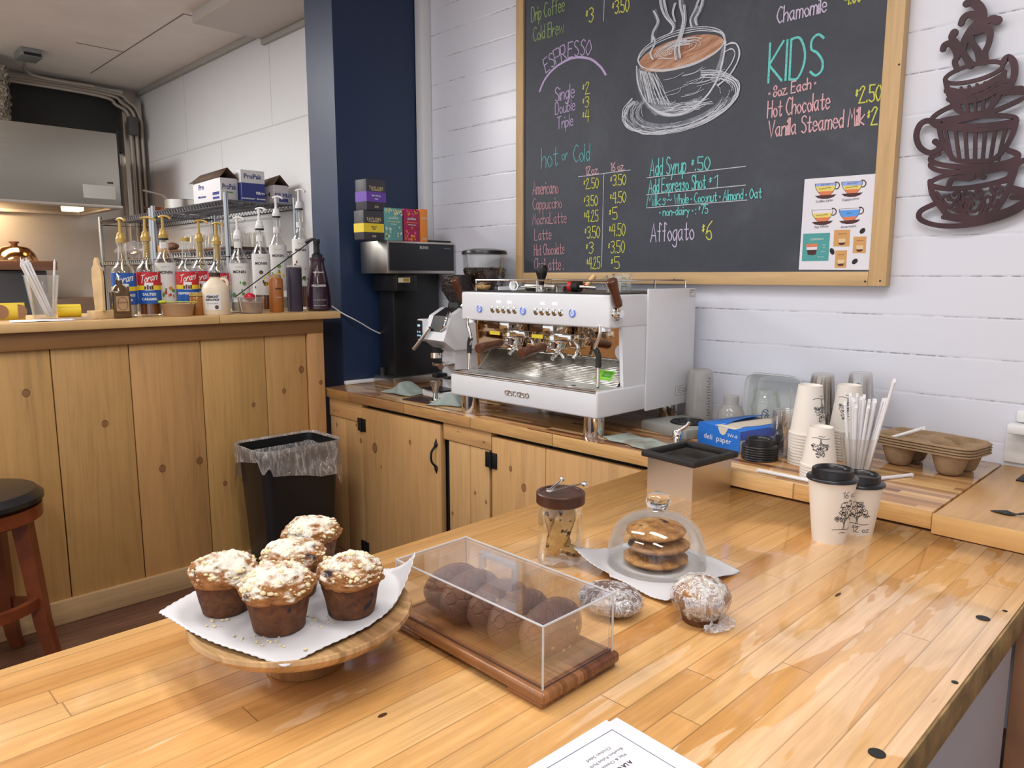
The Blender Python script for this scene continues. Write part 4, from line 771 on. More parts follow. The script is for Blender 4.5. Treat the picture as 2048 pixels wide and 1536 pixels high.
# white cord from the bar to the brewer
P = [at(u, v, 'y', y) for u, v, y in ((664, 614, 1.685), (686, 628, 1.70))]+[at(u, v, 'x', -2.735) for u, v in ((705, 637), (725, 648), (745, 660), (770, 671), (796, 681))]
P[0].x = -2.775; tag(MB().tube(spline([at(664, 612, 'y', 1.69), at(684, 626, 'y', 1.705)]+P[2:]), .0028, 8).build('power_cord', m_whitep), 'thin white cord strung from the bar end past the navy wall', 'cord')
# ================================================================== cloths, tamper, mat, rinser
def cloth(name, label, c, w, d, h, rz, m, seed, fold=0.):
    b = MB()
    def f(u, v):
        x, y = (u-.5)*w, (v-.5)*d; q = V((x*14+seed, y*14, seed)); r = max(abs(u-.5), abs(v-.5))*2
        return (x+.012*NZ.noise(q*1.3), y+.012*NZ.noise(q*1.3+V((5, 3, 1))), .003+h*max(0, (NZ.noise(q)*.6+.45))*(1-r**3)+fold*max(0, 1-abs(u-.55)*3)*(1-r**4))
    b.grid(f, 40, 40); o = b.build(name, m, None, c, 60, .0025, (0, 0, rz)); return tag(o, label, 'cloth', 'cleaning cloths')
m_cloth = M('sage_cloth', (.30, .36, .34), .95, var=.12, vs=30., bump=.4, bs=500.)
def stained():
    m = nm('stained_cloth'); t = T(m); n = t.noise(t.co(), 14., 4.); t.base(t.mix(t.m('MULTIPLY', t.step(n, .55, .1), .75), (.34, .40, .36), (.16, .12, .09))); t.pr(rough=.95); t.bump(t.noise(t.co(), 500.), .3, .001); return m
cloth('cleaning_cloth', 'sage green cloth heaped in front of the coffee brewer', (-2.40, 1.76, ZB), .17, .12, .03, R(10), m_cloth, 1.2, .03)
cloth('cleaning_cloth', 'crumpled grey green cloth at the left foot of the espresso machine', (-2.06, 1.70, ZB), .14, .07, .045, R(25), m_cloth, 4.1, .01)
cloth('cleaning_cloth', 'stained green cloth spread by the right front foot of the machine', (-1.215, 1.69, ZB), .20, .10, .016, R(-12), stained(), 8.6)
p = at(871, 806, 'z', ZB); t_ = thing('tamper', 'all steel tamper standing by the crumpled cloth near the grinder', 'tamper', (p.x, p.y, ZB))
MB().lathe([(0, 0), (.023, 0), (.023, .012), (.01, .016), (.009, .04), (0, .04)], 24).build('base', m_chrome, t_); MB().lathe([(.0, .038), (.010, .038), (.011, .05), (.019, .075), (.020, .082), (.016, .086), (0, .087)], 24).build('handle', m_steel, t_)
tag(MB().box((-2.20, 1.70, ZB+.002), (.15, .09, .004), .001, R(3)).build('tamping_mat', M('brown_black_mat', (.035, .016, .014), .6)), 'dark flat tamping mat on the worktop before the grinder', 'mat')
rn = thing('pitcher_rinser', 'grey pitcher rinser tray with a round black opening on the worktop', 'rinser', (-1.205, 1.915, ZB), R(-12))
MB().box((0, 0, .014), (.19, .17, .028), .003).build('tray', M('grey_rinser', (.30, .30, .28), .45), rn); b = MB().lathe([(.0, .0285), (.055, .0285), (.055, .0292), (0, .0292)], 36, tr(.01, .01, 0)); b.build('well', m_blackm, rn)
b = MB()
for k in range(3): b.tube([(.01+(.05-.014*k)*cos(R(a)), .01+(.05-.014*k)*sin(R(a)), .0305) for a in range(0, 360, 15)], .003, 8, True)
for k in range(6): b.tube([(.01, .01, .0305), (.01+.05*cos(R(k*60)), .01+.05*sin(R(k*60)), .0305)], .0026, 8)
b.build('spray_grid', m_black, rn)
p = at(1354, 892, 'z', ZB); tp = thing('rinser_tap', 'small chrome spout with a lever beside the stained cloth', 'tap', (p.x, p.y, ZB))
MB().lathe([(0, 0), (.026, 0), (.026, .006), (.012, .01), (.011, .024), (.014, .028), (.014, .04), (.01, .046), (0, .047)], 24).build('spout_base', m_chrome, tp); MB().tube(spline([(0, 0, .04), (.012, .004, .05), (.024, .008, .06), (.03, .01, .07)]), [.007]*4+[.006]*6+[.0045]*9, 10).build('lever', m_chrome, tp)
m_frostl = glassy('pale_frosted_plastic', (.93, .93, .92), .12, .22, (.70, .68, .66))
m_clearst = glassy('clear_stacked_cup', (.97, .965, .96), .3, .008)
# ================================================================== knock box
kb = thing('knock_box', 'square brushed steel knock box with a black rubber rim and bar', 'knock box', (-.985, 1.555, .65), R(-1))
# its corners measured from the photo on the counter plane
K0, K1, K2 = at(1388, 1004, 'z', .65), at(1298, 978, 'z', .65), at(1456, 978.5, 'z', .65)
kb.location = (K0+(K1-K0)*.5+(K2-K0)*.5); kw, kd = (K1-K0).length, (K2-K0).length; kb.rotation_euler = (0, 0, atan2((K0-K1).y, (K0-K1).x))
hh = zrow(932, K0.x, K0.y)-.65
b = MB(); 
for lo, hi in (((-kw/2, -kd/2, 0), (kw/2, -kd/2+.003, hh)), ((-kw/2, kd/2-.003, 0), (kw/2, kd/2, hh)), ((-kw/2, -kd/2+.003, 0), (-kw/2+.003, kd/2-.003, hh)), ((kw/2-.003, -kd/2+.003, 0), (kw/2, kd/2-.003, hh)), ((-kw/2+.003, -kd/2+.003, 0), (kw/2-.003, kd/2-.003, .004))): b.b2(lo, hi)
b.build('steel_body', steelmat('knock_steel', (.58, .54, .50), .33, 2), kb)
b = MB(); e = .012
for lo, hi in (((-kw/2-e, -kd/2-e, hh-.004), (kw/2+e, -kd/2+.004, hh+.011)), ((-kw/2-e, kd/2-.004, hh-.004), (kw/2+e, kd/2+e, hh+.011)), ((-kw/2-e, -kd/2+.0041, hh-.004), (-kw/2+.004, kd/2-.0041, hh+.011)), ((kw/2-.004, -kd/2+.0041, hh-.004), (kw/2+e, kd/2-.0041, hh+.011))): b.b2(lo, hi, .0035)
b.build('rubber_rim', m_blackm, kb)
MB().tube([(-kw/2+.0045, .012, hh-.026), (kw/2-.0045, .012, hh-.026)], .017, 16).build('knock_bar', m_rubber, kb)
MB().b2((-kw/2+.0035, -kd/2+.0035, .0045), (kw/2-.0035, kd/2-.0035, hh*.35), .002).build('liner', M('dark_grounds', (.03, .02, .015), .8, bump=.5), kb)
# ================================================================== printed tree drawing, wrapped on a tapering cup
def tree_strokes(seed=1, low=False):
    rg = random.Random(seed); S = [[(.05, .02), (.3, .04), (.5, .03), (.75, .0), (.98, .03)], [(.46, .03), (.49, .18), (.47, .34)], [(.53, .03), (.52, .2), (.56, .36)], [(.48, .2), (.36, .36), (.28, .42)], [(.5, .25), (.64, .38), (.74, .44)], [(.5, .3), (.5, .5), (.47, .66)], [(.42, .28), (.3, .30)], [(.34, -.08), (.45, -.06), (.52, -.09), (.62, -.07)]]
    for cx, cy, r in ((.3, .48, .17), (.5, .62, .2), (.72, .5, .18), (.42, .78, .16), (.6, .82, .14), (.2, .38, .1), (.84, .38, .1), (.5, .45, .16)):
        n = 15; a0 = rg.uniform(0, 6); S.append([(cx+(r*(1+.25*rg.uniform(-1, 1)))*cos(a0+i/n*5.2), cy+.75*r*(1+.3*rg.uniform(-1, 1))*sin(a0+i/n*5.2)) for i in range(n)])
        for k in range(3): x, y = cx+rg.uniform(-r, r), cy+rg.uniform(-r, r)*.6; S.append([(x, y), (x+.04, y+.03), (x+.07, y-.01), (x+.1, y+.02)])
    return S
def conefn(r0, r1, h, th, up=True):
    def f(x, y):                                       # x along the girth in metres, y height
        r = r0+(r1-r0)*y/h+.0004; a = th+x/r; return (r*cos(a), r*sin(a), y)
    return f
CUPM = {}
def paper_cup(parent, h, r0, r1, art, th, extra=(), flip=False, sub=None):
    key = (h, art, th, flip)
    X = (tr(0, 0, h) @ MX.Rotation(pi, 4, 'X')) if flip else MX()
    b = MB().lathe([(0, .006), (r0-.002, .006), (r0-.001, 0), (r0, 0), (r1, h-.003), (r1+.0028, h-.0028), (r1+.0028, h+.0012), (r1, h+.002), (r1-.0004, h-.002), (r0+(r1-r0)/h*.0066-.0004, .0066), (0, .0066)], 40, X); o = b.build('cup_body', m_paperc, parent, smooth=40)
    if art:
        q = MB(); f = conefn(r0, r1, h, th); w = art
        for P in tree_strokes(int(h*1e4)): ribbon(q, spline([V((x*w-w/2, h*.24+y*h*.52, 0)) for x, y in P], 3), .0011, lambda x, y: X @ V(f(x, y)))
        q.build('tree_print', m_ink, o, smooth=0)
        for tx, x0, y0, ww, hgt in extra:
            q = MB(); letter(q, tx, lambda x, y: X @ V(f(x, y)), x0, y0, ww, hgt, .0011); q.build('handwriting', m_ink, o, smooth=0)
    return o
def lid(parent, z, r):
    b = MB().lathe([(0, z+.010), (r*.70, z+.011), (r*.745, z+.0165), (r*.80, z+.0175), (r*.86, z+.016), (r*.885, z+.004), (r*.97, z+.0028), (r*1.05, z+.0016), (r*1.085, z-.0005), (r*1.09, z-.0038), (r*1.08, z-.0042), (r*1.072, z-.0036), (r*1.07, z+.0002), (r*.965, z+.0014), (r*.878, z+.0033), (r*.85, z+.0152), (r*.80, z+.0167), (r*.748, z+.0157), (r*.703, z+.0102), (0, z+.0092)], 48)
    o = b.build('lid', m_black, parent, smooth=50); return o
def camdir(x, y): return atan2(-y, -x)
def takeaway(u, v, label, h, r0, r1, art, extra, da):
    p = at(u, v, 'z', .65); t_ = thing('coffee_cup', label, 'cup', p, 0, 'lidded sample cups'); paper_cup(t_, h, r0, r1, art, camdir(p.x, p.y)+da, extra); o = lid(t_, h+.0024, r1)
    MB().tube([(r1*.45*cos(a)+.0, r1*.5*sin(a), h+.0139) for a in [camdir(p.x, p.y)+k*.25-.6 for k in range(6)]], .0022, 8, flat=.5).build('sip_ridge', m_black, o)
takeaway(1657, 1079, 'taller lidded white paper cup marked 16 oz on the butcher block', .124, .0305, .0435, .05, [('16 oz', -.012, .095, .034, .0125)], .80)
takeaway(1713, 1062, 'shorter lidded white paper cup marked 12 oz behind the taller one', .100, .030, .043, .047, [('12 oz', -.008, .008, .032, .0105)], -.02)
# ================================================================== inverted paper cup stacks
def stack(u, v, n, h, r0, r1, art, pitch, ltop, lrest, grp, da=0.):
    p = at(u, v, 'z', ZB); z = ZB+pitch*(n-1); d = camdir(p.x, p.y)+pi-da if False else -(camdir(p.x, p.y)+da)
    t_ = thing('paper_cup', ltop, 'cup', (p.x, p.y, z+.0003), 0, grp); paper_cup(t_, h, r0, r1, art, d, flip=True)
    f = thing('paper_cup', lrest, 'cup', (p.x, p.y, ZB), 0, grp); paper_cup(f, h, r0, r1, 0, 0, flip=True)
    for k in range(1, n-1): dup(f, (p.x, p.y, ZB+pitch*k), lrest)
stack(1612, 925, 11, .122, .0285, .0425, .05, .0076, 'topmost inverted paper cup of the tall stack nearest the black lids', 'inverted paper cup nested low in the tall stack nearest the black lids', 'tall paper cup stack by the lids', .98)
stack(1690, 914, 11, .118, .0285, .0425, .05, .0072, 'topmost inverted paper cup of the stack behind the cup of straws', 'inverted paper cup nested in the stack behind the cup of straws', 'paper cup stack behind the straws', -.05)
stack(1636, 958, 6, .090, .0265, .0385, .044, .0068, 'topmost inverted paper cup of the short front stack', 'inverted paper cup nested in the short front stack', 'short front paper cup stack', .05)
# ================================================================== clear cup stacks
def clear_stack(u, v, n, h, r0, r1, pitch, label, grp, flip=True, y=None, tilt=0., mat=None):
    p = at(u, v, 'z', ZB); 
    if y: p = at(u, 600, 'y', y); p.z = ZB
    X = (tr(0, 0, h) @ MX.Rotation(pi, 4, 'X')) if flip else MX()
    o = MB().lathe([(0, .002), (r0-.004, .001), (r0, .004), (r1, h-.002), (r1+.0025, h-.001), (r1+.0025, h+.001), (r1-.0004, h), (r0+(r1-r0)/h*.002-.0004, .006), (0, .004)], 28, X).build('clear_cup', mat or m_clearst, None, (p.x, p.y, ZB), 40); tag(o, label, 'cup', grp)
    if tilt: o.rotation_euler = (0, tilt, 0)
    for k in range(1, n): dup(o, (p.x+sin(tilt)*pitch*k, p.y, ZB+cos(tilt)*pitch*k+(.002 if tilt else 0)), label)
clear_stack(1570, 912, 9, .075, .026, .036, .0058, 'clear plastic cup in the upright stack behind the black lids', 'clear cup stack behind the lids', False)
clear_stack(1655, 880, 12, .115, .030, .039, .0075, 'clear plastic cup in the inverted stack between the tall paper cup stacks', 'clear cup stack between the paper stacks', y=2.06, mat=glassy('tan_clear_cup', (.955, .94, .92), .3, .010))
clear_stack(1732, 880, 12, .125, .029, .042, .0078, 'clear plastic cup in the tallest leaning stack behind the straws', 'leaning clear cup stack', y=2.06)
# ================================================================== black lids stacked
p = at(1519, 917, 'z', ZB); lt = 'black sip lid under the top one in the stack beside the deli box'
o = None
for k in range(6):
    if o is None:
        f = thing('cup_lid', lt, 'lid', (p.x, p.y, ZB+.0043), 0, 'stacked black lids'); lid(f, 0, .042)
    elif k < 5: dup(f, (p.x, p.y, ZB+.0043+.0063*k), lt)
    else: dup(f, (p.x, p.y, ZB+.0043+.0063*k), 'topmost black sip lid on the stack beside the deli box')
    o = 1
# ================================================================== deli paper box
D0, D1, D2 = at(1396, 884, 'z', ZB), at(1479, 907, 'z', ZB), at(1546, 884, 'z', ZB); wv = D1-D0
dx = thing('deli_paper_box', 'blue and white carton of deli paper sheets with a torn open top', 'box', D0+wv*.5+V((0, 0, 0)), atan2(wv.y, wv.x)); w = wv.length; dl = .2; h = .058
m_blue = M('carton_blue', (.012, .16, .62), .45); m_cw = M('carton_white', (.62, .63, .72), .5); m_wax = M('wax_paper', (.66, .58, .47), .6)
MB().b2((-w/2, 0, 0), (w/2, dl, h), .001).build('carton', m_cw, dx)
q = MB().b2((-w/2-.0005, -.0008, .0005), (w/2+.0006, .0, h)); q.build('blue_front', m_blue, dx)
q = MB()
q.face([(-w/2, 0, h+.0006), (-w*.02, 0, h+.0006), (.0, .03, h+.002), (-w*.1, .07, h+.006), (-w*.12, .12, h+.010), (-w*.1, dl, h+.012), (-w/2, dl, h+.001)]); q.face([(w*.22, 0, h+.0006), (w/2, 0, h+.0006), (w/2, dl, h+.0006), (w*.3, dl, h+.004), (w*.34, .1, h+.003), (w*.24, .04, h+.002)])
q.build('blue_top_flaps', m_blue, dx, solid=.0008)
q = MB(); q.face([(-w*.02, -.0012, h+.0004), (w*.22, -.0012, h+.0004), (w*.16, -.0012, h-.016), (w*.1, -.0012, h-.02), (w*.04, -.0012, h-.016)]); q.build('thumb_cutout', m_wax, dx, smooth=0)
MB().grid(lambda a, b_: (-w*.12+a*w*.45, .004+b_*(dl-.008), h+.0015+.006*sin(a*pi)*b_), 8, 8).build('paper_sheets', m_wax, dx, solid=.001)
mw = m_white_ink
printed('deli  paper', .0215, tr(-w*.02, -.0012, h*.42) @ rx(pi/2), mw, dx, width=w*.66); printed('SW-8', .012, tr(w*.33, -.0012, h*.72) @ rx(pi/2), mw, dx, width=w*.22)
q = MB().b2((w/2+.0005, 0, h*.6), (w/2+.0010, dl, h)); q.build('blue_side_band', M('carton_periwinkle', (.10, .16, .62), .5), dx)
printed('deli paper', .03, tr(w/2+.0014, dl*.5, h*.40) @ rzm(pi/2) @ rx(pi/2), m_blue, dx, width=dl*.8)
# ================================================================== jars, jugs and tubs along the wall
p = at(1537, 700, 'y', 2.04); mj = thing('mason_jar', 'wide clear mason jar with dark printing behind the deli box', 'jar', (p.x, 2.04, ZB))
MB().lathe([(0, .003), (.036, .0), (.042, .006), (.044, .02), (.0445, .085), (.041, .105), (.0375, .112), (.0375, .116), (.040, .118), (.0375, .122), (.040, .126), (.0378, .136), (.0355, .136), (.0355, .112), (.042, .088), (.042, .01), (0, .006)], 40).build('glass_body', m_glassg, mj)
q = MB(); f = conefn(.0446, .0446, .13, camdir(p.x, 2.045))
for P in ([(-.008, .05), (-.009, .07), (-.004, .082), (.003, .084), (.008, .078)], [(-.006, .078), (.004, .074), (.01, .066)], [(.002, .07), (.008, .062), (.004, .056), (-.001, .062), (.004, .068)], [(-.012, .045), (-.013, .036)], [(-.002, .046), (-.002, .034)], [(.006, .044), (.005, .03)]): ribbon(q, spline([V((x, y, 0)) for x, y in P], 4), .0022, f)
q.build('printed_mark', M('jar_ink', (.06, .06, .12), .5), mj, smooth=0)
p = at(1402, 700, 'y', 2.06); pj_ = thing('plastic_pitcher', 'tall frosted measuring pitcher upside down right of the machine', 'pitcher', (p.x, 2.06, ZB+.012))
MB().lathe([(.0, .162), (.032, .162), (.038, .156), (.0405, .13), (.043, 0), (.0415, 0), (.039, .13), (.036, .153), (0, .159)], 36).build('pitcher_body', m_frostl, pj_)
q = MB(); f = conefn(.0435, .0405, .16, camdir(p.x, 2.06)+.75)
for k in range(14): ribbon(q, [V((-.002 if k % 2 else -.006, .02+k*.009, 0)), V((.006, .02+k*.009, 0))], .0022, f)
q.build('scale_marks', M('scale_ink', (.12, .12, .2), .5), pj_, smooth=0)
p = at(1467, 700, 'y', 2.07); tag(MB().lathe([(0, .10), (.022, .10), (.0235, .095), (.0235, .074), (.026, .07), (.036, .058), (.043, .035), (.045, .0), (.043, .0), (.041, .033), (.034, .055), (.022, .07), (.021, .093), (0, .097)], 36, tr(p.x, 2.07, ZB)).build('shaker_top', m_frost), 'short frosted shaker top with a narrow neck behind the deli box', 'shaker')
rk = thing('drying_rack', 'low wire glass rack under the frosted pitcher', 'rack', (at(1425, 700, 'y', 2.05).x, 2.05, ZB)); b = MB()
for k in range(15): b.tube([(-.085+k*.0122, -.055, .0025), (-.085+k*.0122, -.055, .011), (-.085+k*.0122, .055, .011)], .0016, 6)
for y in (-.055, .0, .055): b.tube([(-.088, y, .0095), (.088, y, .0095)], .0018, 6)
b.tube([(-.088, -.055, .0025), (.088, -.055, .0025)], .0018, 6); b.build('wire_grid', m_zinc, rk)
p = at(1545, 700, 'y', 2.10); ct = thing('plastic_tub', 'translucent white square food tub standing against the wall behind the jar', 'container', (p.x+.014, 2.118, ZB))
m_tub = glassy('milky_plastic', (.9, .92, .92), .12, .62, (.72, .75, .77)); X_ = rx(R(90))
b = MB(); 
def tubf(u, v):
    a = u*2*pi; s = (abs(cos(a))**6+abs(sin(a))**6)**(-1/6); k = 1-.12*v if v > .1 else 1.06
    return (.085*k*s*cos(a)+.01*v*0, -.03+v*.05*1., .088+.085*k*s*sin(a))
b.grid(tubf, 40, 8, True); b.face([tubf(i/40, 1) for i in range(40)]); b.build('tub_body', m_tub, ct, 50, solid=.0015) if False else b.build('tub_body', m_tub, ct)
MB().tube([(.092*((abs(cos(a))**6+abs(sin(a))**6)**(-1/6))*cos(a), -.031, .088+.086*((abs(cos(a))**6+abs(sin(a))**6)**(-1/6))*sin(a)) for a in [i*2*pi/48 for i in range(48)]], .0022, 8, True).build('tub_rim', m_tub, ct)
tag(MB().box((p.x+.085, 2.055, ZB+.085), (.004, .02, .12), .001, R(25)).build('plastic_spatula', m_frost), 'pale green plastic blade leaning on the tub behind the jar', 'utensil')
# ================================================================== cup of straws
p = at(1712, 951, 'z', ZB); sc_ = thing('straw_cup', 'clear plastic cup packed with paper wrapped straws on the back worktop', 'cup', p)
MB().lathe([(0, .003), (.027, .001), (.029, .004), (.041, .092), (.043, .092), (.0435, .095), (.040, .095), (.028, .006), (0, .005)], 36).build('cup_body', m_clearp, sc_)
m_straw = M('straw_paper', (.78, .77, .80), .6, bump=.1, bs=80.)
def straw(a, b, label, grp, r=.0036, m=None):
    a, b = V(a), V(b); d = (b-a).normalized(); q = MB(); n = 14; P = [a+(b-a)*i/n for i in range(n+1)]; rr = [r]*(n+1); rr[0] = r*.9; rr[-1] = r*1.15
    q.tube(P, rr, 8); e = d.cross(V((0, 1, 0))).normalized(); q.box(b+d*.003, (.0068, .0012, .009), mtx=None); o = q.build('paper_straw', m or m_straw); return tag(o, label, 'straw', grp)
rg = random.Random(11); SL = 'white paper wrapped straw standing in the clear cup on the back worktop'
for k in range(16):
    a0 = k*2.4; r0 = .0195*math.sqrt((k+.5)/16); x0, y0 = r0*cos(a0), r0*sin(a0)*.85+.004; L = rg.uniform(.165, .19)
    f_ = (L-.008)/.177; straw((p.x+x0, p.y+y0, ZB+.008), (p.x+x0+f_*(x0*1.75+.006), p.y+y0+f_*y0*1.2, ZB+L), SL, 'straws standing in the clear cup')
straw((p.x+.0235, p.y-.006, ZB+.009), (p.x+.072, p.y-.012, ZB+.232), 'straw leaning out to the far right of the clear cup, its wrapper end torn', 'straws standing in the clear cup')
straw(at(1640, 966, 'z', ZB+.0045), at(1518, 941, 'z', ZB+.0045), 'wrapped straw lying on the front edge left of the taller lidded cup', 'loose straws', .0044)
straw(at(1752, 958, 'z', ZB+.0045), at(1822, 950, 'z', ZB+.0045), 'wrapped straw lying on the worktop right of the cup of straws', 'loose straws', .0044)
straw(at(1770, 879, 'y', 1.935), at(1845, 857, 'y', 1.935), 'wrapped straw resting on the cardboard drink carriers', 'loose straws', .0042)
# ================================================================== moulded carriers
m_kraft = M('kraft_pulp', (.33, .22, .125), .9, var=.12, vs=40., bump=.6, bs=220.)
def carrier(z, label, full):
    b = MB(); W, D = .118, .075
    def f(u, v):
        x, y = (u*2-1), (v*2-1); k = (abs(x)**5+abs(y)**5)**.2; m = max(abs(x), abs(y)); s = m/k if k > 1e-5 else 1
        X, Y = x*W*s, y*D*s; zz = .056
        for cx, cy in ((-.06, -.036), (.06, -.036), (-.06, .036), (.06, .036)):
            d = hypot((X-cx)/1.15, Y-cy); t = min(1, max(0, (.040-d)/.020)); zz -= .054*(t*t*(3-2*t)) if d < .040 else 0
        zz -= .010*max(0, 1-hypot(X, Y)/.03); zz = max(.002, zz)
        if m > .93: zz = .056-.006*(m-.93)/.07
        return (X, Y, zz)
    b.grid(f, 56, 40); o = b.build('drink_carrier', m_kraft, None, (-.545, 1.985, ZB+z), 60, .0009, (0, 0, R(-9))); return tag(o, label, 'cup carrier', 'cardboard drink carriers')
carrier(.0, 'lowest moulded cardboard drink carrier of the stack against the wall', 1); carrier(.0066, 'second lowest moulded cardboard drink carrier in the stack', 1); carrier(.0132, 'second from top moulded cardboard drink carrier in the stack', 1); carrier(.0198, 'topmost moulded cardboard drink carrier of the stack against the wall', 1)
# white bracket on the wall at the right edge
wbk = thing('wall_bracket', 'white rounded plastic ledge on the wall above the wooden flap', 'bracket', (at(2040, 850, 'y', 2.13).x, 2.149, .79))
MB().b2((-.022, -.05, -.012), (.12, 0, .012), .006).build('ledge', m_whitep, wbk); MB().b2((-.012, -.02, .0125), (.12, 0, .045), .012).build('upper_cover', m_whitep, wbk); MB().b2((-.03, -.006, -.09), (.12, 0, -.0125), .002).build('back_plate', m_whitep, wbk)
# ================================================================== bakery on the butcher block
ZM = .65
def acaciab(name, ax, al, w=.05, L=.6, sh=0.):
    return strips(name, ax, al, w, L, [(0, (.30, .13, .045)), (.3, (.52, .28, .10)), (.6, (.66, .41, .17)), (.8, (.40, .19, .07)), (1., (.58, .33, .13))], .15, .01, .38, grain=.55)
# cake stand
cs = thing('cake_stand', 'round pale wooden cake stand holding five blueberry muffins', 'cake stand', (-.848, .450, ZM))
m_std = strips('stand_wood', 'y', 'x', .085, .8, [(0, (.40, .22, .10)), (.5, (.56, .36, .17)), (1., (.50, .29, .13))], .15, .01, .38, grain=.6)
MB().lathe([(0, .0), (.046, 0), (.05, .003), (.05, .036), (0, .036)], 48).build('pedestal', acaciab('stand_foot_wood', 'x', 'z', .018, .4), cs)
MB().lathe([(0, .0365), (.07, .0365), (.096, .0445), (.121, .0545), (.1365, .066), (.1415, .073), (.140, .0775), (.136, .0775), (.131, .0745), (0, .0745)], 72).build('plate', m_std, cs)
# parchment sheet: flat on the plate, drooping past the rim
m_wax2 = M('parchment', (.70, .69, .72), .45, bump=.1, bs=60., trans=.15)
def parchment(name, label, c, w, d, rz, R0, z0, rise, seed, corner):
    b = MB(); N = 44
    def f(u, v):
        x, y = (u-.5)*w, (v-.5)*d; r = hypot(x, y); e = max(0, r-R0); a = atan2(y, x)
        k = 1 if r < .132 or d < .24 else (.132+(r-.132)*(.40 if x > 0 and y > 0 else .62))/r; x *= k; y *= k; z = z0+.0004*NZ.noise(V((x*30+seed, y*30, 0))) + (rise(a, e) if e > 0 else 0)
        if u in (0., 1.) or v in (0., 1.): k = .0009*(1 if int(round((u if v in (0., 1.) else v)*N)) % 2 else -1); x += k*(1 if u == 1. else -1 if u == 0. else 0); y += k*(1 if v == 1. else -1 if v == 0. else 0)
        return (x, y, z)
    b.grid(f, N, N); o = b.build(name, m_wax2, None, c, 80, .0006, (0, 0, rz)); return tag(o, label, 'paper')
def rise1(a, e):
    t = (a+R(-5)) % (2*pi); return .22*e+2.2*e*e*(1+cos(a-R(20)))*.5 - 3.2*e*e*(1 if cos(a-R(235)) > .3 else .0)
pc_ = parchment('parchment_paper', 'white parchment square under the five muffins on the cake stand', (-.878, .458, ZM), .285, .285, R(12), .122, .0800, lambda a, e: (.9*max(0, e-.022) if cos(a-R(45)) > .75 else .05*e if cos(a-R(135)) > .6 else -.10*max(0, e-.036)), 3., 0)
# muffins
def muffin_mats(k):
    m = nm('muffin_body'); t = T(m); a = t.noise(t.co(), 110., 4.); v = t.noise(t.co(), 45., 1.); s = t.step(v, .70, .03)
    t.base(t.mix(s, t.ramp(a, [(.3, (.075, .024, .008)), (.7, (.17, .06, .018))]), (.015, .012, .03))); t.pr(rough=.75); t.bump(a, .5, .003)
    m2 = nm('muffin_top'); t = T(m2); a = t.noise(t.co(), 60., 5., .7); p = t.noise(t.co(), 24., 4., .65); b = t.noise(t.co(), 42., 1.); x, y, z = t.xyz(t.n('NewGeometry').outputs['Normal'])
    crust = t.ramp(a, [(.3, (.24, .085, .022)), (.7, (.48, .22, .07))]); crust = t.mix(t.step(b, .605, .035), crust, (.03, .026, .05))
    sug = t.step(t.m('ADD', t.m('ADD', p, t.m('MULTIPLY', a, .35)), t.m('MULTIPLY', z, .20)), .79, .06)
    t.base(t.mix(t.m('MULTIPLY', sug, .93), crust, (.82, .78, .68))); t.pr(rough=.85); t.bump(a, .9, .006)
    return m, m2
mb1, mt1 = muffin_mats(0); m_crumb = M('streusel_crumb', (.76, .64, .40), .8, var=.15, vs=60., bump=.4, bs=150.)
def muffin(c, label, seed, sc=1., tilt=(0, 0)):
    t_ = thing('muffin', label, 'muffin', c, seed*1.3, 'muffins on the cake stand'); t_.rotation_euler = (tilt[0], tilt[1], seed*1.3); t_.scale = (sc,)*3
    n = 40
    prof = [(.0001, 0), (.027, 0), (.0295, .002), (.0365, .038), (.038, .048)]
    b = MB()
    def body(u, v):
        k = v*(len(prof)-1); i = min(int(k), len(prof)-2); f = k-i; r = prof[i][0]*(1-f)+prof[i+1][0]*f; z = prof[i][1]*(1-f)+prof[i+1][1]*f; a = u*2*pi
        r *= 1+.03*NZ.noise(V((cos(a)*2+seed, sin(a)*2, z*60))); return (r*cos(a), r*sin(a), z)
    b.grid(body, n, 16, True); b.build('muffin_cup', mb1, t_, smooth=60)
    b = MB()
    def top(u, v):
        a = u*2*pi; q = v*pi*.62; r = .0425*sin(q)*(1 if q < pi/2 else (1+.06*cos(q)))
        z = .052+.0235*cos(q); d = V((cos(a)*sin(q), sin(a)*sin(q), cos(q)))
        k = 1+.13*NZ.noise(d*2.2+V((seed*7.1, 0, 0)))+.07*NZ.noise(d*7+V((0, seed*3, 0)))+.035*NZ.noise(d*18)
        return (r*k*cos(a), r*k*sin(a), .045+(z-.045)*k)
    b.grid(top, 64, 30, True); b.build('crumble_top', mt1, t_, smooth=80)
    rg = random.Random(int(seed*10)); b = MB()
    for i in range(190):
        a = rg.uniform(0, 2*pi); v = rg.random()**.7*.82; 
        if NZ.noise(V((cos(a)*1.5+seed, sin(a)*1.5, v*2))) < -.08: continue
        p = V(top(a/2/pi, v)); r = rg.choice((.0008, .0011, .0011, .0014, .0018, .0024, .0036)); b.ball(p, r, 1, (rg.uniform(.8, 1.3), rg.uniform(.7, 1.4), .8), .55, 2, i)
    o = b.build('streusel_crumbs', m_crumb, t_, smooth=60); o['kind'] = 'stuff'
    return t_
ZC = ZM+.0808
def mpos(u, v): return at(u, v, 'z', ZC)
muffin(mpos(559, 1253), 'muffin with dark berries on its dome, front and nearest the camera', 1., 1.04)
muffin(mpos(452, 1218), 'muffin at the left of the cake stand, thick white crumble on top', 2.3, .98)
muffin(mpos(703, 1222), 'muffin at the right of the cake stand by the acrylic cover', 3.7, 1.0)
muffin(V((-.893, .462, ZC)), 'half hidden muffin in the middle of the cake stand', 4.9, .98)
muffin(V((-.961, .529, ZC+.0008)), 'rearmost muffin on the cake stand in front of the trash can', 6.2, .98)
b = MB(); rg = random.Random(4)
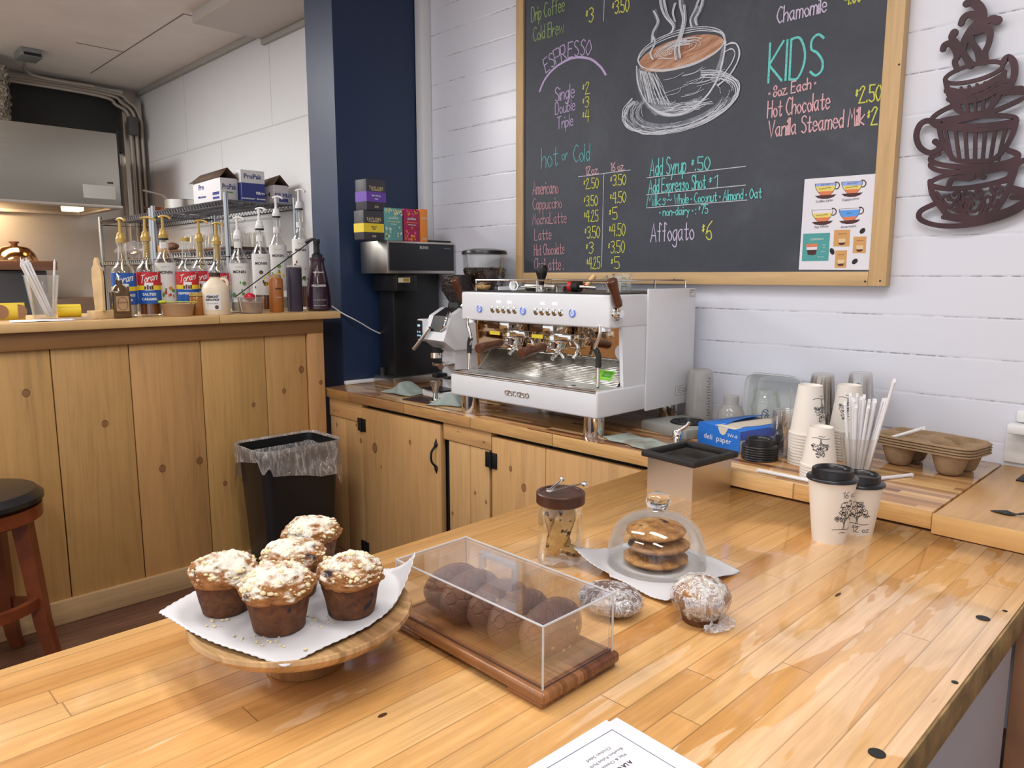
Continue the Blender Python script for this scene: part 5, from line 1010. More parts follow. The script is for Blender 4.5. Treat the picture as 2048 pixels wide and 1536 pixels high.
for i in range(46):
    u, v = rg.choice(((520, 1280), (440, 1240), (650, 1245), (500, 1275), (560, 1285))); p = mpos(u+rg.gauss(0, 22), v+rg.gauss(0, 9)); b.ball(p+V((0, 0, .0007)), rg.choice((.0008, .0012, .002, .0028)), 1, (1, 1, .7), .2, 3, i)
tag(b.build('loose_crumbs', m_crumb), 'loose pale crumbs scattered on the parchment around the muffins', 'crumbs', None, 'stuff')
# ------------------------------------------------------------------ serving board with clear cover
B0, B1, B2 = at(1089, 1426, 'z', ZM), at(1238, 1333, 'z', ZM), at(806, 1252, 'z', ZM)
bx0, bx1, by0, by1 = B2.x-.012, B1.x+.002, B0.y-.002, B1.y
sb = thing('serving_board', 'dark red wooden serving board under the clear cover of chocolate cookies', 'board', ((bx0+bx1)/2, (by0+by1)/2, ZM)); w, d = bx1-bx0, by1-by0
m_sb = strips('serving_board_wood', 'y', 'x', .075, .7, [(0, (.15, .045, .016)), (.5, (.26, .10, .036)), (1., (.36, .17, .065))], .2, .01, .25, grain=.8)
q = MB().box((0, 0, .0145), (w, d, .015), .005, seg=3)
for s in (-1, 1): q.box((s*(w/2-.035), 0, .0035), (.06, d-.006, .007), .003)
q.build('board', m_sb, sb)
q = MB().tube([(-w/2+.010, -d/2+.010, .0222), (w/2-.010, -d/2+.010, .0222), (w/2-.010, d/2-.010, .0222), (-w/2+.010, d/2-.010, .0222)], .0016, 6, True); q.build('groove_shade_line', M('groove_shadow_wood', (.12, .045, .018), .5), sb)  # raised dark line, the shade of a groove put into its colour
zt = .079
cv = thing('acrylic_cover', 'clear box cover with a small handle over the chocolate cookies', 'cover', ((bx0+bx1)/2, (by0+by1)/2, ZM+.0225)); cw, cd, hc = w-.016, d-.016, zt; th = .0025
for nm_, lo, hi in (('front_pane', (-cw/2, -cd/2, 0), (cw/2, -cd/2+th, hc)), ('back_pane', (-cw/2, cd/2-th, 0), (cw/2, cd/2, hc)), ('end_pane', (-cw/2, -cd/2+th, 0), (-cw/2+th, cd/2-th, hc)), ('end_pane', (cw/2-th, -cd/2+th, 0), (cw/2, cd/2-th, hc)), ('top_pane', (-cw/2, -cd/2, hc), (cw/2, cd/2, hc+th))):
    q = MB(); lo, hi = V(lo), V(hi); q.b2(lo, hi); q.build(nm_, m_acryl, cv, smooth=0)
m_edge = glassy('acrylic_edge', (.88, .89, .9), .5, .5, (.80, .80, .82))
q = MB(); e = .0014
for a, b_ in (((-1, -1), (1, -1)), ((1, -1), (1, 1)), ((1, 1), (-1, 1)), ((-1, 1), (-1, -1))): q.tube([(a[0]*cw/2, a[1]*cd/2, hc+th*.5), (b_[0]*cw/2, b_[1]*cd/2, hc+th*.5)], e, 6)
for a in ((-1, -1), (1, -1), (1, 1), (-1, 1)): q.tube([(a[0]*cw/2, a[1]*cd/2, 0), (a[0]*cw/2, a[1]*cd/2, hc+th)], e, 6)
q.build('polished_edges', m_edge, cv)
q = MB(); hw = .036
for lo, hi in (((-hw, -.005, hc+th), (-hw+.006, .005, hc+th+.018)), ((hw-.006, -.005, hc+th), (hw, .005, hc+th+.018)), ((-hw, -.005, hc+th+.0181), (hw, .005, hc+th+.024))): q.b2(lo, hi)
q.build('cover_handle', glassy('acrylic_handle', (.93, .94, .95), .5, .09, (.7, .72, .8)), cv, smooth=0)
# chocolate cookies standing in a row
def chocmat():
    m = nm('chocolate_cookie'); t = T(m); n = t.noise(t.co(), 26., 5., .65, .5); v = t.n('TexVoronoi', {'Vector': t.vm('ADD', t.co(), t.vec(t.m('MULTIPLY', n, .02), t.m('MULTIPLY', n, .013), 0)), 'Scale': 62.}, feature='DISTANCE_TO_EDGE').outputs[0]
    c = t.m('SUBTRACT', 1., t.step(v, .05, .05)); c = t.m('MULTIPLY', c, t.step(n, .47, .1))
    t.base(t.mix(t.m('MULTIPLY', c, .28), t.ramp(n, [(.3, (.13, .060, .038)), (.7, (.26, .135, .090))]), (.03, .012, .008))); t.pr(rough=.7); t.bump(t.m('SUBTRACT', n, t.m('MULTIPLY', c, .35)), .7, .006); return m
m_choc = chocmat(); m_chip = M('caramel_chip', (.55, .30, .08), .5)
def ccookie(x, y, z, r, label, seed, tilt):
    t_ = thing('chocolate_cookie', label, 'cookie', (x, y, z), 0, 'chocolate cookies under the clear cover'); t_.rotation_euler = (0, tilt, R(rz_[seed % 5]))
    q = MB().ball((0, 0, 0), 1, 4, (.0226, r*1.54, r), .04, 2.3, seed*3.1); q.build('cookie', m_choc, t_, smooth=70); rg = random.Random(seed); q = MB()
    for k in range(5):
        a = rg.uniform(0, 6.28); f = rg.uniform(.2, .75); q.ball((.0212*math.sqrt(1-f*f)+.001, f*r*1.4*cos(a), f*r*sin(a)), .0034, 1, (.5, 1, .8), .3, 3, k)
    o = q.build('chips', m_chip, t_); o['kind'] = 'stuff'
rz_ = (2, -2, 1, -2, 1); xc = (bx0+bx1)/2; yc = (by0+by1)/2; zc0 = ZM+.0225
for k, (x, r, lb) in enumerate(((bx0+.05, .0325, 'chocolate cookie at the far left end of the covered row'), (bx0+.10, .0358, 'second chocolate cookie from the left under the clear cover'), (bx0+.15, .0352, 'middle chocolate cookie of the covered row, below the cover handle'), (bx0+.198, .0362, 'second chocolate cookie from the right under the clear cover'), (bx0+.248, .0365, 'largest chocolate cookie at the right end of the covered row'))):
    ccookie(x, yc+.004*(-1)**k, zc0+r*.97+.0005, r, lb, k+1, R(-14))
# ------------------------------------------------------------------ biscotti jar
p = at(1120, 1122, 'z', ZM); jr = thing('biscotti_jar', 'clear glass jar of biscotti with a round walnut lid', 'jar', p)
MB().lathe([(0, .002), (.036, .001), (.0405, .005), (.042, .014), (.042, .088), (.040, .098), (.036, .104), (.036, .112), (.0345, .112), (.0345, .103), (.0385, .096), (.0405, .088), (.0405, .015), (.038, .007), (0, .0055)], 48).build('glass_body', m_glass, jr)
MB().lathe([(0, .109), (.042, .109), (.0435, .111), (.0435, .128), (.042, .130), (.037, .130), (.036, .128), (0, .1275)], 48).build('lid', m_walnut, jr)
def biscmat():
    m = nm('biscotti'); t = T(m); n = t.noise(t.co(), 60., 4.); v = t.noise(t.co(), 95., 2.); x, y, z = t.xyz(t.co())
    e = t.step(t.m('ABSOLUTE', x), .0162, .0015); c = t.ramp(n, [(.3, (.48, .27, .085)), (.7, (.70, .47, .19))]); c = t.mix(e, c, (.22, .09, .03))
    t.base(t.mix(t.step(v, .61, .03), c, (.045, .018, .012))); t.pr(rough=.8); t.bump(n, .6, .003); return m
m_bis = biscmat()
def biscotti(c, rot, label, L, seed):
    b = MB(); n = 26
    def f(u, v):
        a = u*2*pi; s = v*2-1; k = max(.0, 1-abs(s)**3.5)**.5; x = .0185*k*cos(a); y = .0065*sin(a)*(.35+.65*k); kk = 1+.10*NZ.noise(V((cos(a)*2+seed, s*4, sin(a))))
        return (x*kk, y*kk, s*L/2)
    b.grid(f, 24, n, True); o = b.build('biscotti', m_bis, None, c, 60, rot=rot); tag(o, label, 'biscotti', 'biscotti in the jar'); return o
cd_ = camdir(p.x, p.y); 
biscotti(p+V((.008*cos(cd_)+.010*-sin(cd_)*-1, .008*sin(cd_)+.010*cos(cd_)*-1, .058)) if False else p+V((.006, -.006, .060)), (0, R(19), cd_+pi/2), 'biscotti leaning to the right in the jar, dotted with dark chips', .100, 1.)
biscotti(p+V((-.012, .006, .056)), (0, R(-15), cd_+pi/2), 'biscotti leaning to the left behind the other one in the jar', .095, 5.)
biscotti(p+V((.012, .012, .022)), (R(70), R(10), cd_), 'short biscotti piece lying at the bottom of the jar', .048, 9.)
tg = thing('serving_tongs', 'small silver tongs lying on the walnut lid of the biscotti jar', 'tongs', p+V((0, 0, .1305)))
dr = V((cos(YAW), sin(YAW), 0)); dp = V((-sin(YAW), cos(YAW), 0))
MB().tube([tuple(-dr*.020-dp*.018+V((0, 0, .004))), tuple(dr*.012+dp*.002+V((0, 0, .007))), tuple(dr*.040+dp*.014+V((0, 0, .009)))], [.0032, .0025, .0022], 8, flat=.6).build('arm', m_chrome, tg)
MB().tube([tuple(-dr*.020-dp*.018+V((0, 0, .007))), tuple(-dr*.004+dp*.008+V((0, 0, .012))), tuple(dr*.003+dp*.022+V((0, 0, .014)))], [.0032, .0025, .0022], 8, flat=.6).build('arm', m_chrome, tg)
MB().box(tuple(-dr*.022-dp*.019+V((0, 0, .0055))), (.011, .011, .009), .003, YAW).build('spring_end', m_chrome, tg); MB().ball(tuple(dr*.044+dp*.016+V((0, 0, .008))), .0065, 2, (1, 1, .8)).build('scoop', m_chrome, tg); MB().ball(tuple(dr*.004+dp*.025+V((0, 0, .015))), .0045, 2).build('scoop', m_chrome, tg)
# ------------------------------------------------------------------ cookies under a glass dome
p = at(1312, 1140, 'z', ZM); dc = V((p.x, p.y, ZM))
pl = MB().lathe([(0, .0), (.07, 0), (.092, .004), (.095, .008), (.093, .011), (.087, .009), (0, .009)], 48, tr(*dc)); tag(pl.build('wooden_plate', acaciab('plate_wood', 'x', 'y', .04, .5)), 'small round wooden plate under the glass dome', 'plate')
rt_ = at(1482, 1132, 'z', ZM+.012)-dc; ha = atan2(rt_.y, rt_.x); hd2 = hypot(rt_.x, rt_.y)
parchment('parchment_paper', 'crumpled parchment square under the domed cookies', dc, hd2*1.414, hd2*1.414, ha-R(45), .097, .0122, lambda a, e: (.55*e*(1-e*4) if cos(a-R(225)) > .8 else -.20*min(e, .03))+.10*e*sin(a*7), 7., 0)
gd = thing('glass_dome', 'clear glass bell dome with a round knob over three oat cookies', 'cake dome', dc+V((0, 0, .0131)))
MB().lathe([(.083, 0), (.085, .001), (.0845, .028), (.080, .050), (.070, .069), (.052, .082), (.03, .088), (.015, .090), (.012, .094), (.0, .094), (0, .0925), (.011, .0925), (.014, .0885), (.029, .0865), (.051, .0805), (.0685, .068), (.0785, .0495), (.083, .028), (.0835, .0015)], 64).build('bell', m_glass, gd)
MB().lathe([(0, .0942), (.010, .0942), (.0115, .097), (.017, .1005), (.021, .109), (.021, .116), (.016, .124), (.007, .1285), (0, .129)], 40).build('knob', m_solidglass, gd)
def oat():
    m = nm('oat_cookie'); t = T(m); n = t.noise(t.co(), 40., 5., .65); v = t.noise(t.co(), 28., 1.); t.base(t.mix(t.step(v, .66, .03), t.ramp(n, [(.32, (.20, .075, .02)), (.52, (.46, .22, .07)), (.74, (.72, .44, .18))]), (.05, .02, .012))); t.pr(rough=.75); t.bump(n, .8, .006); return m
m_oat = oat()
def cookie(c, r, h, label, seed, m, tilt=0., grp='oat cookies under the dome'):
    b = MB().ball((0, 0, 0), 1, 4, (r, r, h), .055, 2.6, seed); o = b.build('cookie', m, None, c, 70, rot=(tilt, tilt*.6, seed)); return tag(o, label, 'cookie', grp)
cookie(dc+V((-.002, 0, .0240)), .056, .0105, 'large oat cookie at the bottom of the domed stack', 1.7, m_oat); cookie(dc+V((.002, .002, .0480)), .053, .0105, 'oat cookie in the middle of the domed stack', 4.2, m_oat, R(1.5)); cookie(dc+V((-.002, .0, .0722)), .051, .0105, 'topmost oat cookie of the stack under the glass dome', 8.8, m_oat, R(-2.5))
# ------------------------------------------------------------------ wrapped treats
m_wrap = nm('cling_film'); t = T(m_wrap); g_ = t.n('BsdfGlossy', {'Color': (1, 1, 1), 'Roughness': .12}).outputs[0]; tr_ = t.n('BsdfTransparent', {0: (.96, .96, .97)}).outputs[0]; df = t.n('BsdfDiffuse', {0: (.82, .82, .85)}).outputs[0]
nz = t.noise(t.vm('MULTIPLY', t.co(), (60., 60., 18.)), 1., 4., .6, 1.2); cr = t.ramp(nz, [(.40, .0), (.50, .08), (.57, .65), (.62, .12), (.70, .5), (.8, .2)])
bmp = t.n('Bump', {'Height': nz, 'Strength': .8, 'Distance': .01}).outputs[0]; gl_ = t.t.nodes[-1]
for nd in t.t.nodes:
    if nd.type == 'BSDF_GLOSSY': t.t.links.new(bmp, nd.inputs['Normal'])
s1 = t.n('MixShader', {0: .22, 1: tr_, 2: g_}).outputs[0]; s2 = t.n('MixShader', {0: cr, 1: s1, 2: df}).outputs[0]; t.t.links.new(s2, t.out.inputs[0])
def filmball(par, sc, seed, base):
    b = MB(); t_ = bmesh.new(); bmesh.ops.create_icosphere(t_, subdivisions=5, radius=1)
    for v in t_.verts:
        d = v.co.copy(); k = 1.03+.05*abs(NZ.noise(d*4+V((seed, 0, 0))))+.05*abs(NZ.noise(V((d.x*9, d.y*9, d.z*2+seed)))); v.co = V((d.x*sc[0]*k, d.y*sc[1]*k, max(-sc[2]*.96, d.z*sc[2]*k)+base))
    b._join(t_); b.build('plastic_wrap', m_wrap, par, smooth=25)
p = at(1220, 1222, 'z', ZM); t_ = thing('wrapped_cookie', 'chocolate cookie wrapped tightly in shiny plastic film beside the clear cover', 'wrapped cookie', p)
MB().ball((0, 0, .0205), 1, 4, (.048, .042, .019), .12, 2.4, 5.).build('cookie', m_choc, t_, smooth=70); filmball(t_, (.0495, .0435, .020), 3., .0208)
b = MB().grid(lambda u, v: ((u-.5)*.05+.01*NZ.noise(V((u*7, v*7, 2.))), .046+v*.012, .004+.012*(1-v)+.006*NZ.noise(V((u*9, v*9, 0.)))), 12, 6); b.build('film_tail', m_wrap, t_)
p = at(1400, 1240, 'z', ZM); t_ = thing('wrapped_muffin', 'blueberry muffin bundled in clear plastic film in front of the glass dome', 'wrapped muffin', p)
MB().lathe([(0, .001), (.026, .001), (.036, .036), (0, .04)], 32).build('muffin_cup', mb1, t_); MB().ball((0, 0, .040), 1, 4, (.041, .041, .027), .14, 2.6, 2.).build('crumble_top', mt1, t_, smooth=70)
b = MB(); t2 = bmesh.new(); bmesh.ops.create_icosphere(t2, subdivisions=5, radius=1)
for v in t2.verts:
    d = v.co.copy(); k = 1.03+.06*abs(NZ.noise(d*4))+.06*abs(NZ.noise(V((d.x*9, d.y*9, d.z*2)))); z = .034+d.z*.0345*k; r = .0425 if z > .036 else .0425-.010*(.036-z)/.036; v.co = V((d.x*r*k, d.y*r*k, max(.0008, z)))
b._join(t2); b.build('plastic_wrap', m_wrap, t_, smooth=25)
a_ = camdir(p.x, p.y)
b = MB().grid(lambda u, v: ((.033+v*.018)*cos(a_+(u-.5)*1.5+.9)+.003*NZ.noise(V((u*9, v*5, 1.))), (.033+v*.018)*sin(a_+(u-.5)*1.5+.9), .002+.016*(1-v)*abs(NZ.noise(V((u*6, v*3, 4.))))+.003), 16, 6); b.build('film_tail', m_wrap, t_)
# ------------------------------------------------------------------ printed menus
Mt, Mr, Ml = at(1234, 1437, 'z', ZM), at(1402, 1536, 'z', ZM), at(1082, 1536, 'z', ZM)
ex, ey = (Mr-Mt).normalized(), None; ey = V((ex.y, -ex.x, 0))
if ey.dot(Ml-Mt) < 0: ey = -ey
def sheet(name, off, z, label, rot=0.):
    o = MB(); W, H = .216, .279; c, s = cos(rot), sin(rot); ax, ay = ex*c+ey*s, ey*c-ex*s; P = [Mt+off, Mt+off+ax*W, Mt+off+ax*W+ay*H, Mt+off+ay*H]
    o.face([(q.x, q.y, ZM+z) for q in P]); ob = o.build(name, m_paper, None, smooth=0, solid=.00025); return tag(ob, label, 'menu', 'printed menus'), (lambda x, y: (Mt+off+ax*x+ay*y).to_tuple()[:2]+(ZM+z+.00025,))
sheet('menu_sheet', -ex*.006+ey*.012, .0004, 'blank-looking lower menu sheet peeking out left under the printed menu', R(-1.5)); mo, mf = sheet('menu_sheet', V((0, 0, 0)), .0012, 'top printed menu sheet headed a la carte at the bottom of the photo')
q = MB()
for A_, B_ in (((.012, .022), (.204, .022)), ((.204, .022), (.204, .26)), ((.204, .26), (.012, .26)), ((.012, .26), (.012, .022))): ribbon(q, [V((*A_, 0)), V((*B_, 0))], .0009, mf)
q.build('border_line', M('menu_line', (.10, .10, .18), .6), mo, smooth=0)
def mtext(tx, x, y, wd, hh, bold=.0):
    printed(tx, hh, None, m_ink, mo, width=wd, fn=lambda a, b_: mf(x+a, y-b_) if False else mf(x-b_, y+a) if False else mf(x+a, y-b_), bold=bold)
# the sheet is read from the other side: lines run along the short edge
def mline(tx, x, y, wd, hh, bold=.0): printed(tx, hh, None, m_ink, mo, width=wd, fn=lambda a, b_: mf(x+b_, y+a), bold=bold)
mline('A LA CARTE', .062, .066, .036, .0075, .0003)
for k, (tx, wd) in enumerate((('Mac & Cheese', .036), ('Bourbon Pulled Pork', .05), ('Chicken Salad', .036))): mline(tx, .050-.009*k, .062+.002*k, wd, .0055)
for k, (tx, wd) in enumerate((('SANDWICHES', .05), ('Turkey Club', .04), ('Veggie Wrap', .04), ('BLT', .02))): mline(tx, .092+.011*k, .075, wd, .0065 if k == 0 else .0055, .0003 if k == 0 else 0)
# ================================================================== syrup bar: bottles along the counter
ZL = 1.0133
def bar(u, x): return V((x, ycol(u, x, ZL), ZL))
def face_angle(p): return atan2(-p.y, -p.x)
lm = {k: M('label_'+k, c, .45) for k, c in dict(blue=(.015, .10, .42), red=(.55, .025, .03), yellow=(.80, .58, .03), white=(.74, .73, .72), navy=(.02, .04, .16), cream=(.70, .62, .48), tan=(.42, .26, .13), green=(.12, .30, .07), orange=(.75, .22, .04), brown=(.10, .04, .02)).items()}
m_bglass = glassy('bottle_glass', (.97, .975, .97), .16); m_syr = M('amber_syrup', (.20, .06, .012), .15, spec=.7); m_syrc = M('pale_syrup', (.62, .57, .48), .2); m_redliq = M('red_syrup', (.18, .02, .012), .15)
def band(mb, r, z0, z1, th, half, n=18, eps=.0006): mb.lathe([(r+eps, z0), (r+eps, z1)], n, None, th-half, th+half)
def wraptext(tx, size, width, r, z, th, m, par, bold=.0, slant=0.):
    return printed(tx, size, None, m, par, width=width, fn=lambda x, y: (lambda a: ((r+.0014)*cos(a), (r+.0014)*sin(a), z+y+x*slant))(th+x/r), bold=bold)
def script(tx, par, r, z, th, width, h, m, w=.0026, slant=.25):
    mb = MB(); S, W = strokes(tx); k = width/W
    for P in S:
        Q = [V((p.x*k-width/2+p.y*h*.25, p.y*h, 0)) for p in P]; ribbon(mb, Q, w, lambda x, y: (lambda a: ((r+.0016)*cos(a), (r+.0016)*sin(a), z+y+x*slant))(th+x/r))
    mb.build('brand_script', m, par, smooth=0)
def pump(par, z, m, ang, sleeve=None, s=1.):
    b = MB().lathe([(0, z-.002), (.0165*s, z-.002), (.017*s, z+.012), (.014*s, z+.016), (.012*s, z+.028), (.006, z+.034), (.0048, z+.05), (.0048, z+.078), (0, z+.078)], 20); P = [(-.014, 0, z+.077), (0, 0, z+.081), (.016, 0, z+.081), (.03, 0, z+.076), (.036, 0, z+.070)]
    c, s_ = cos(ang), sin(ang); b.tube(spline([(x*c, x*s_, zz) for x, y, zz in P]), .0056, 10, flat=.75); o = b.build('pump', m, par)
    if sleeve: MB().lathe([(0, z-.062), (.0105, z-.062), (.0118, z-.055), (.0118, z-.003), (0, z-.003)], 18).build('pump_barrel', sleeve, o)
    MB().cyl((0, 0, .03), (0, 0, z-.003 if not sleeve else z-.0625), .0032, n=8).build('dip_tube', m, o)
def mountain(mb, r, z, th):
    for k, (x, h) in enumerate(((-.012, .012), (-.004, .016), (.004, .013), (.011, .015))):
        mb.lathe([(r+.0018, z), (r+.0018, z+h)], 3, None, th+(x-.003)/r, th+(x+.003)/r)
def torani(u, x, vt, main, flavour, label, liquid, lq, pm=True, fill=.05):
    p = bar(u, x); t_ = thing('syrup_bottle', label, 'bottle', p, 0, 'pump syrup bottles on the bar'); th = face_angle(p); H = zrow(vt, p.x, p.y)-ZL; s = H/(.39 if pm else .30); r = .0395
    zb = H-(.083 if pm else .012); sh = zb*.62
    prof = [(0, .003), (r-.004, .001), (r, .005), (r, sh-.012), (r*.9, sh+.006), (.021, sh+.024), (.0155, sh+.04), (.0135, zb-.012), (.0155, zb-.010), (.0155, zb)]
    b = MB().lathe(prof+[(q-.002 if q > .003 else 0, z if i else z+.0) for i, (q, z) in list(enumerate(prof))[::-1][:-1]]+[(0, .006)], 32); b.build('glass_body', m_bglass, t_)
    if liquid: MB().lathe([(0, .007), (r-.003, .007), (r-.0028, min(fill, sh-.014)), (0, min(fill, sh-.014))], 28).build('syrup', liquid, t_)
    z0, z1 = sh*.27, sh*.95
    L = MB(); band(L, r, z0, z1, th, 1.75, 30); o = L.build('label_wrap', lm['blue'], t_)
    q = MB(); band(q, r, z0+(z1-z0)*.56, z1-.001, th, 1.75, 30, .0009); q.build('label_top', lm[main], o); q = MB(); band(q, r, z0+(z1-z0)*.43, z0+(z1-z0)*.57, th, 1.75, 30, .0012); q.build('label_stripe', lm['yellow'], o)
    q = MB(); q.lathe([(r+.0015, z0+(z1-z0)*.42), (r+.0015, z0+(z1-z0)*.66)], 10, None, th-.36, th+.36); q.build('label_arch', m_white_ink, o); q = MB(); mountain(q, r, z0+(z1-z0)*.44, th); q.build('label_trees', lm['brown'], o)
    script('Torani', o, r, z0+(z1-z0)*.70, th, .058, .026, m_white_ink)
    for k, tx in enumerate(flavour): wraptext(tx, .0125, .012*len(tx)*.62, r, z0+(z1-z0)*(.29-.15*k), th, m_white_ink, o, .0004)
    if pm: pump(t_, zb, m_gold, th+pm, m_gold if pm > .3 and pm != .5 else None)
    else: MB().lathe([(0, zb), (.0165, zb), (.017, zb+.013), (0, zb+.0135)], 20).build('screw_cap', m_gold, t_)
    return t_
torani(253, -2.86, 436, 'blue', ('SUGAR FREE', 'VANILLA'), 'gold pumped syrup bottle with a blue vanilla label, leftmost pump', m_syrc, 0, .5, .06)
torani(302, -2.86, 434, 'red', ('SALTED', 'CARAMEL'), 'gold pumped syrup bottle with a red and blue salted caramel label', m_syr, 0, 1.4, .075)
torani(379, -2.878, 476, 'red', ('PEPPERMINT',), 'capped syrup bottle without a pump, peppermint label, behind the tan bowl', m_syrc, 0, 0, .05)
torani(407, -2.98, 440, 'red', ('HAZELNUT',), 'gold pumped syrup bottle with a red label behind the honey jar', m_syr, 0, 1.2, .07)
torani(441, -2.89, 445, 'red', ('ALMOND',), 'gold pumped syrup bottle with a red label behind the maple jug', m_syr, 0, .9, .07)
def monin(u, x, vt, label, liquid, fruit, z0f, z1f, pm, fill, band_c=None):
    p = bar(u, x); t_ = thing('syrup_bottle', label, 'bottle', p, 0, 'pump syrup bottles on the bar'); th = face_angle(p); H = zrow(vt, p.x, p.y)-ZL; r = .0385; zb = H-.083; sh = zb*.70
    prof = [(0, .003), (r-.004, .001), (r, .005), (r, sh-.02), (r*.93, sh), (r*.72, sh+.018), (.019, sh+.034), (.0155, sh+.046), (.0145, zb-.012), (.0165, zb-.010), (.0165, zb)]
    b = MB().lathe(prof+[(q-.002 if q > .003 else 0, z) for q, z in prof[::-1][:-1]]+[(0, .006)], 32); b.build('glass_body', m_bglass, t_)
    MB().lathe([(0, .007), (r-.003, .007), (r-.0028, fill*sh), (0, fill*sh)], 28).build('syrup', liquid, t_)
    L = MB(); band(L, r, sh*z0f, sh*z1f, th, 1.15, 24); o = L.build('paper_label', lm['white'], t_); zz = sh*z0f; hh = sh*(z1f-z0f)
    wraptext('MONIN', .0155, .047, r, zz+hh*.76, th, m_ink, o, .0005); wraptext('Le Sirop de', .006, .026, r, zz+hh*.9, th, lm['green'], o)
    rg = random.Random(int(u))
    for c, k in fruit:
        q = MB()
        for i in range(k):
            a = th+rg.uniform(-.75, .75); z = zz+hh*rg.uniform(.1, .55); rr = rg.uniform(.004, .009); q.face([((r+.0012+.0002*i)*cos(a+rr*cos(R(t))/r*(.5+.5*(i % 2))), (r+.0012+.0002*i)*sin(a+rr*cos(R(t))/r*(.5+.5*(i % 2))), z+rr*sin(R(t))) for t in range(0, 360, 36)])
        w_ = q.build('fruit_print', lm[c], o, smooth=0); w_['kind'] = 'stuff'
    q = MB(); band(q, .0148, sh+.05, min(sh+.075, zb-.012), th, 1.4, 12); q.build('neck_label', lm['white'], t_)
    if band_c: MB().lathe([(0, zb-.004), (.0175, zb-.004), (.018, zb+.003), (0, zb+.003)], 20).build('pump_collar', m_black, t_)
    pump(t_, zb+(.0032 if band_c else 0), pm, th+.9)
monin(337, -2.94, 433, 'gold pumped syrup bottle with red syrup and a white fruit label', m_redliq, (('red', 4), ('orange', 3), ('green', 3)), .22, .98, m_gold, .98, 1)
monin(483, -2.88, 434, 'white pumped syrup bottle nearest the maple jug, green leaf label', m_syrc, (('green', 7),), .26, .95, m_whitep, .2)
monin(527, -2.93, 417, 'white pumped syrup bottle with coffee beans on its label behind the ice cream tub', m_syr, (('yellow', 3), ('brown', 5)), .30, 1., m_whitep, .28, 1)
monin(561, -3.0, 394, 'white pumped syrup bottle with a palm tree label behind the caramel bottle', m_syrc, (('green', 6), ('yellow', 2)), .30, 1., m_whitep, .2, 1)
monin(606, -3.06, 380, 'tallest white pumped syrup bottle at the right end by the navy wall', m_syr, (('brown', 4), ('tan', 4), ('green', 2)), .34, 1., m_whitep, .32, 1)
# ------------------------------------------------------------------ small things in front
p = bar(243, -2.79); t_ = thing('square_bottle', 'small square dark glass bottle with a tan label and a silver pourer', 'bottle', p, face_angle(p)+.25); k = zrow(548, p.x, p.y)-ZL
b = MB().box((0, 0, k*.31), (.056, .056, k*.62), .006); b.lathe([(.027, k*.60), (.018, k*.72), (.0105, k*.76), (.0105, k*.86), (0, k*.86)], 20); b.build('glass_body', M('brown_bottle_glass', (.10, .055, .02), .12, spec=.7), t_)
q = MB().b2((.0285, -.02, k*.16), (.0292, .02, k*.5)); o = q.build('paper_label', lm['tan'], t_); printed('amaretto', .009, tr(.0298, 0, k*.36) @ rzm(pi/2) @ rx(pi/2), lm['brown'], o, width=.03); MB().tube([(.0296, .016*cos(R(a)), k*.33+.022*sin(R(a))) for a in range(0, 360, 20)], .0007, 4, True).build('label_ring', lm['brown'], o)
b = MB().lathe([(0, k*.86), (.009, k*.86), (.006, k*.93), (0, k*.94)], 14); b.tube([(0, 0, k*.93), (-.003, -.004, k*1.0)], .003, 8); b.build('pourer', m_chrome, t_)
p = bar(357, -2.78); t_ = thing('paper_bowl', 'tan paper bowl holding a lime green spoon in front of the syrups', 'bowl', p); b = MB().lathe([(0, .002), (.046, 0), (.048, .002), (.056, .042), (.058, .044), (.056, .045), (.046, .004), (0, .004)], 32); b.build('bowl_body', M('kraft_bowl', (.48, .30, .17), .7), t_)
p2 = p+V((.0, 0, .0455)); th = face_angle(p); rt = V((-sin(th), cos(th), 0)); q = MB().tube([tuple(p2-rt*.050+V((0, 0, .004))), tuple(p2+rt*.01+V((0, 0, .006))), tuple(p2+rt*.066+V((0, 0, .0035)))], .004, 8, flat=.5); q.ball(tuple(p2-rt*.05+V((0, 0, .006))), .016, 2, (1, 1, .4)); tag(q.build('plastic_spoon', M('lime_plastic', (.55, .68, .04), .4)), 'lime green plastic spoon laid across the tan paper bowl', 'spoon')
p = bar(395, -2.80); t_ = thing('honey_jar', 'squat amber jar with a gold lid left of the maple jug', 'jar', p); MB().lathe([(0, 0), (.023, 0), (.025, .004), (.025, .06), (.021, .07), (0, .07)], 24).build('jar_body', M('honey', (.32, .12, .02), .12, spec=.7), t_); MB().lathe([(0, .0705), (.0245, .0705), (.0245, .083), (0, .084)], 24).build('lid', m_gold, t_)
p = bar(434, -2.775); t_ = thing('maple_jug', 'cream plastic maple syrup jug with a dark cap and white label', 'jug', p); th = face_angle(p); k = zrow(545, p.x, p.y)-ZL; r = .049
MB().lathe([(0, .001), (r-.004, 0), (r, .006), (r, k*.60), (r*.86, k*.72), (r*.5, k*.82), (.018, k*.86), (.018, k*.90), (0, k*.90)], 36).build('jug_body', M('cream_plastic', (.80, .67, .51), .4), t_); MB().lathe([(0, k*.902), (.02, k*.902), (.02, k*.99), (.018, k), (0, k)], 24).build('cap', M('dark_brown_cap', (.05, .025, .018), .4), t_)
c, s_ = cos(th+1.3), sin(th+1.3); MB().tube(spline([(.02*c, .02*s_, k*.84), (.036*c, .036*s_, k*.84), (.044*c, .044*s_, k*.76), (.042*c, .042*s_, k*.68)]), .006, 10).build('handle', bpy.data.materials['cream_plastic'], t_)
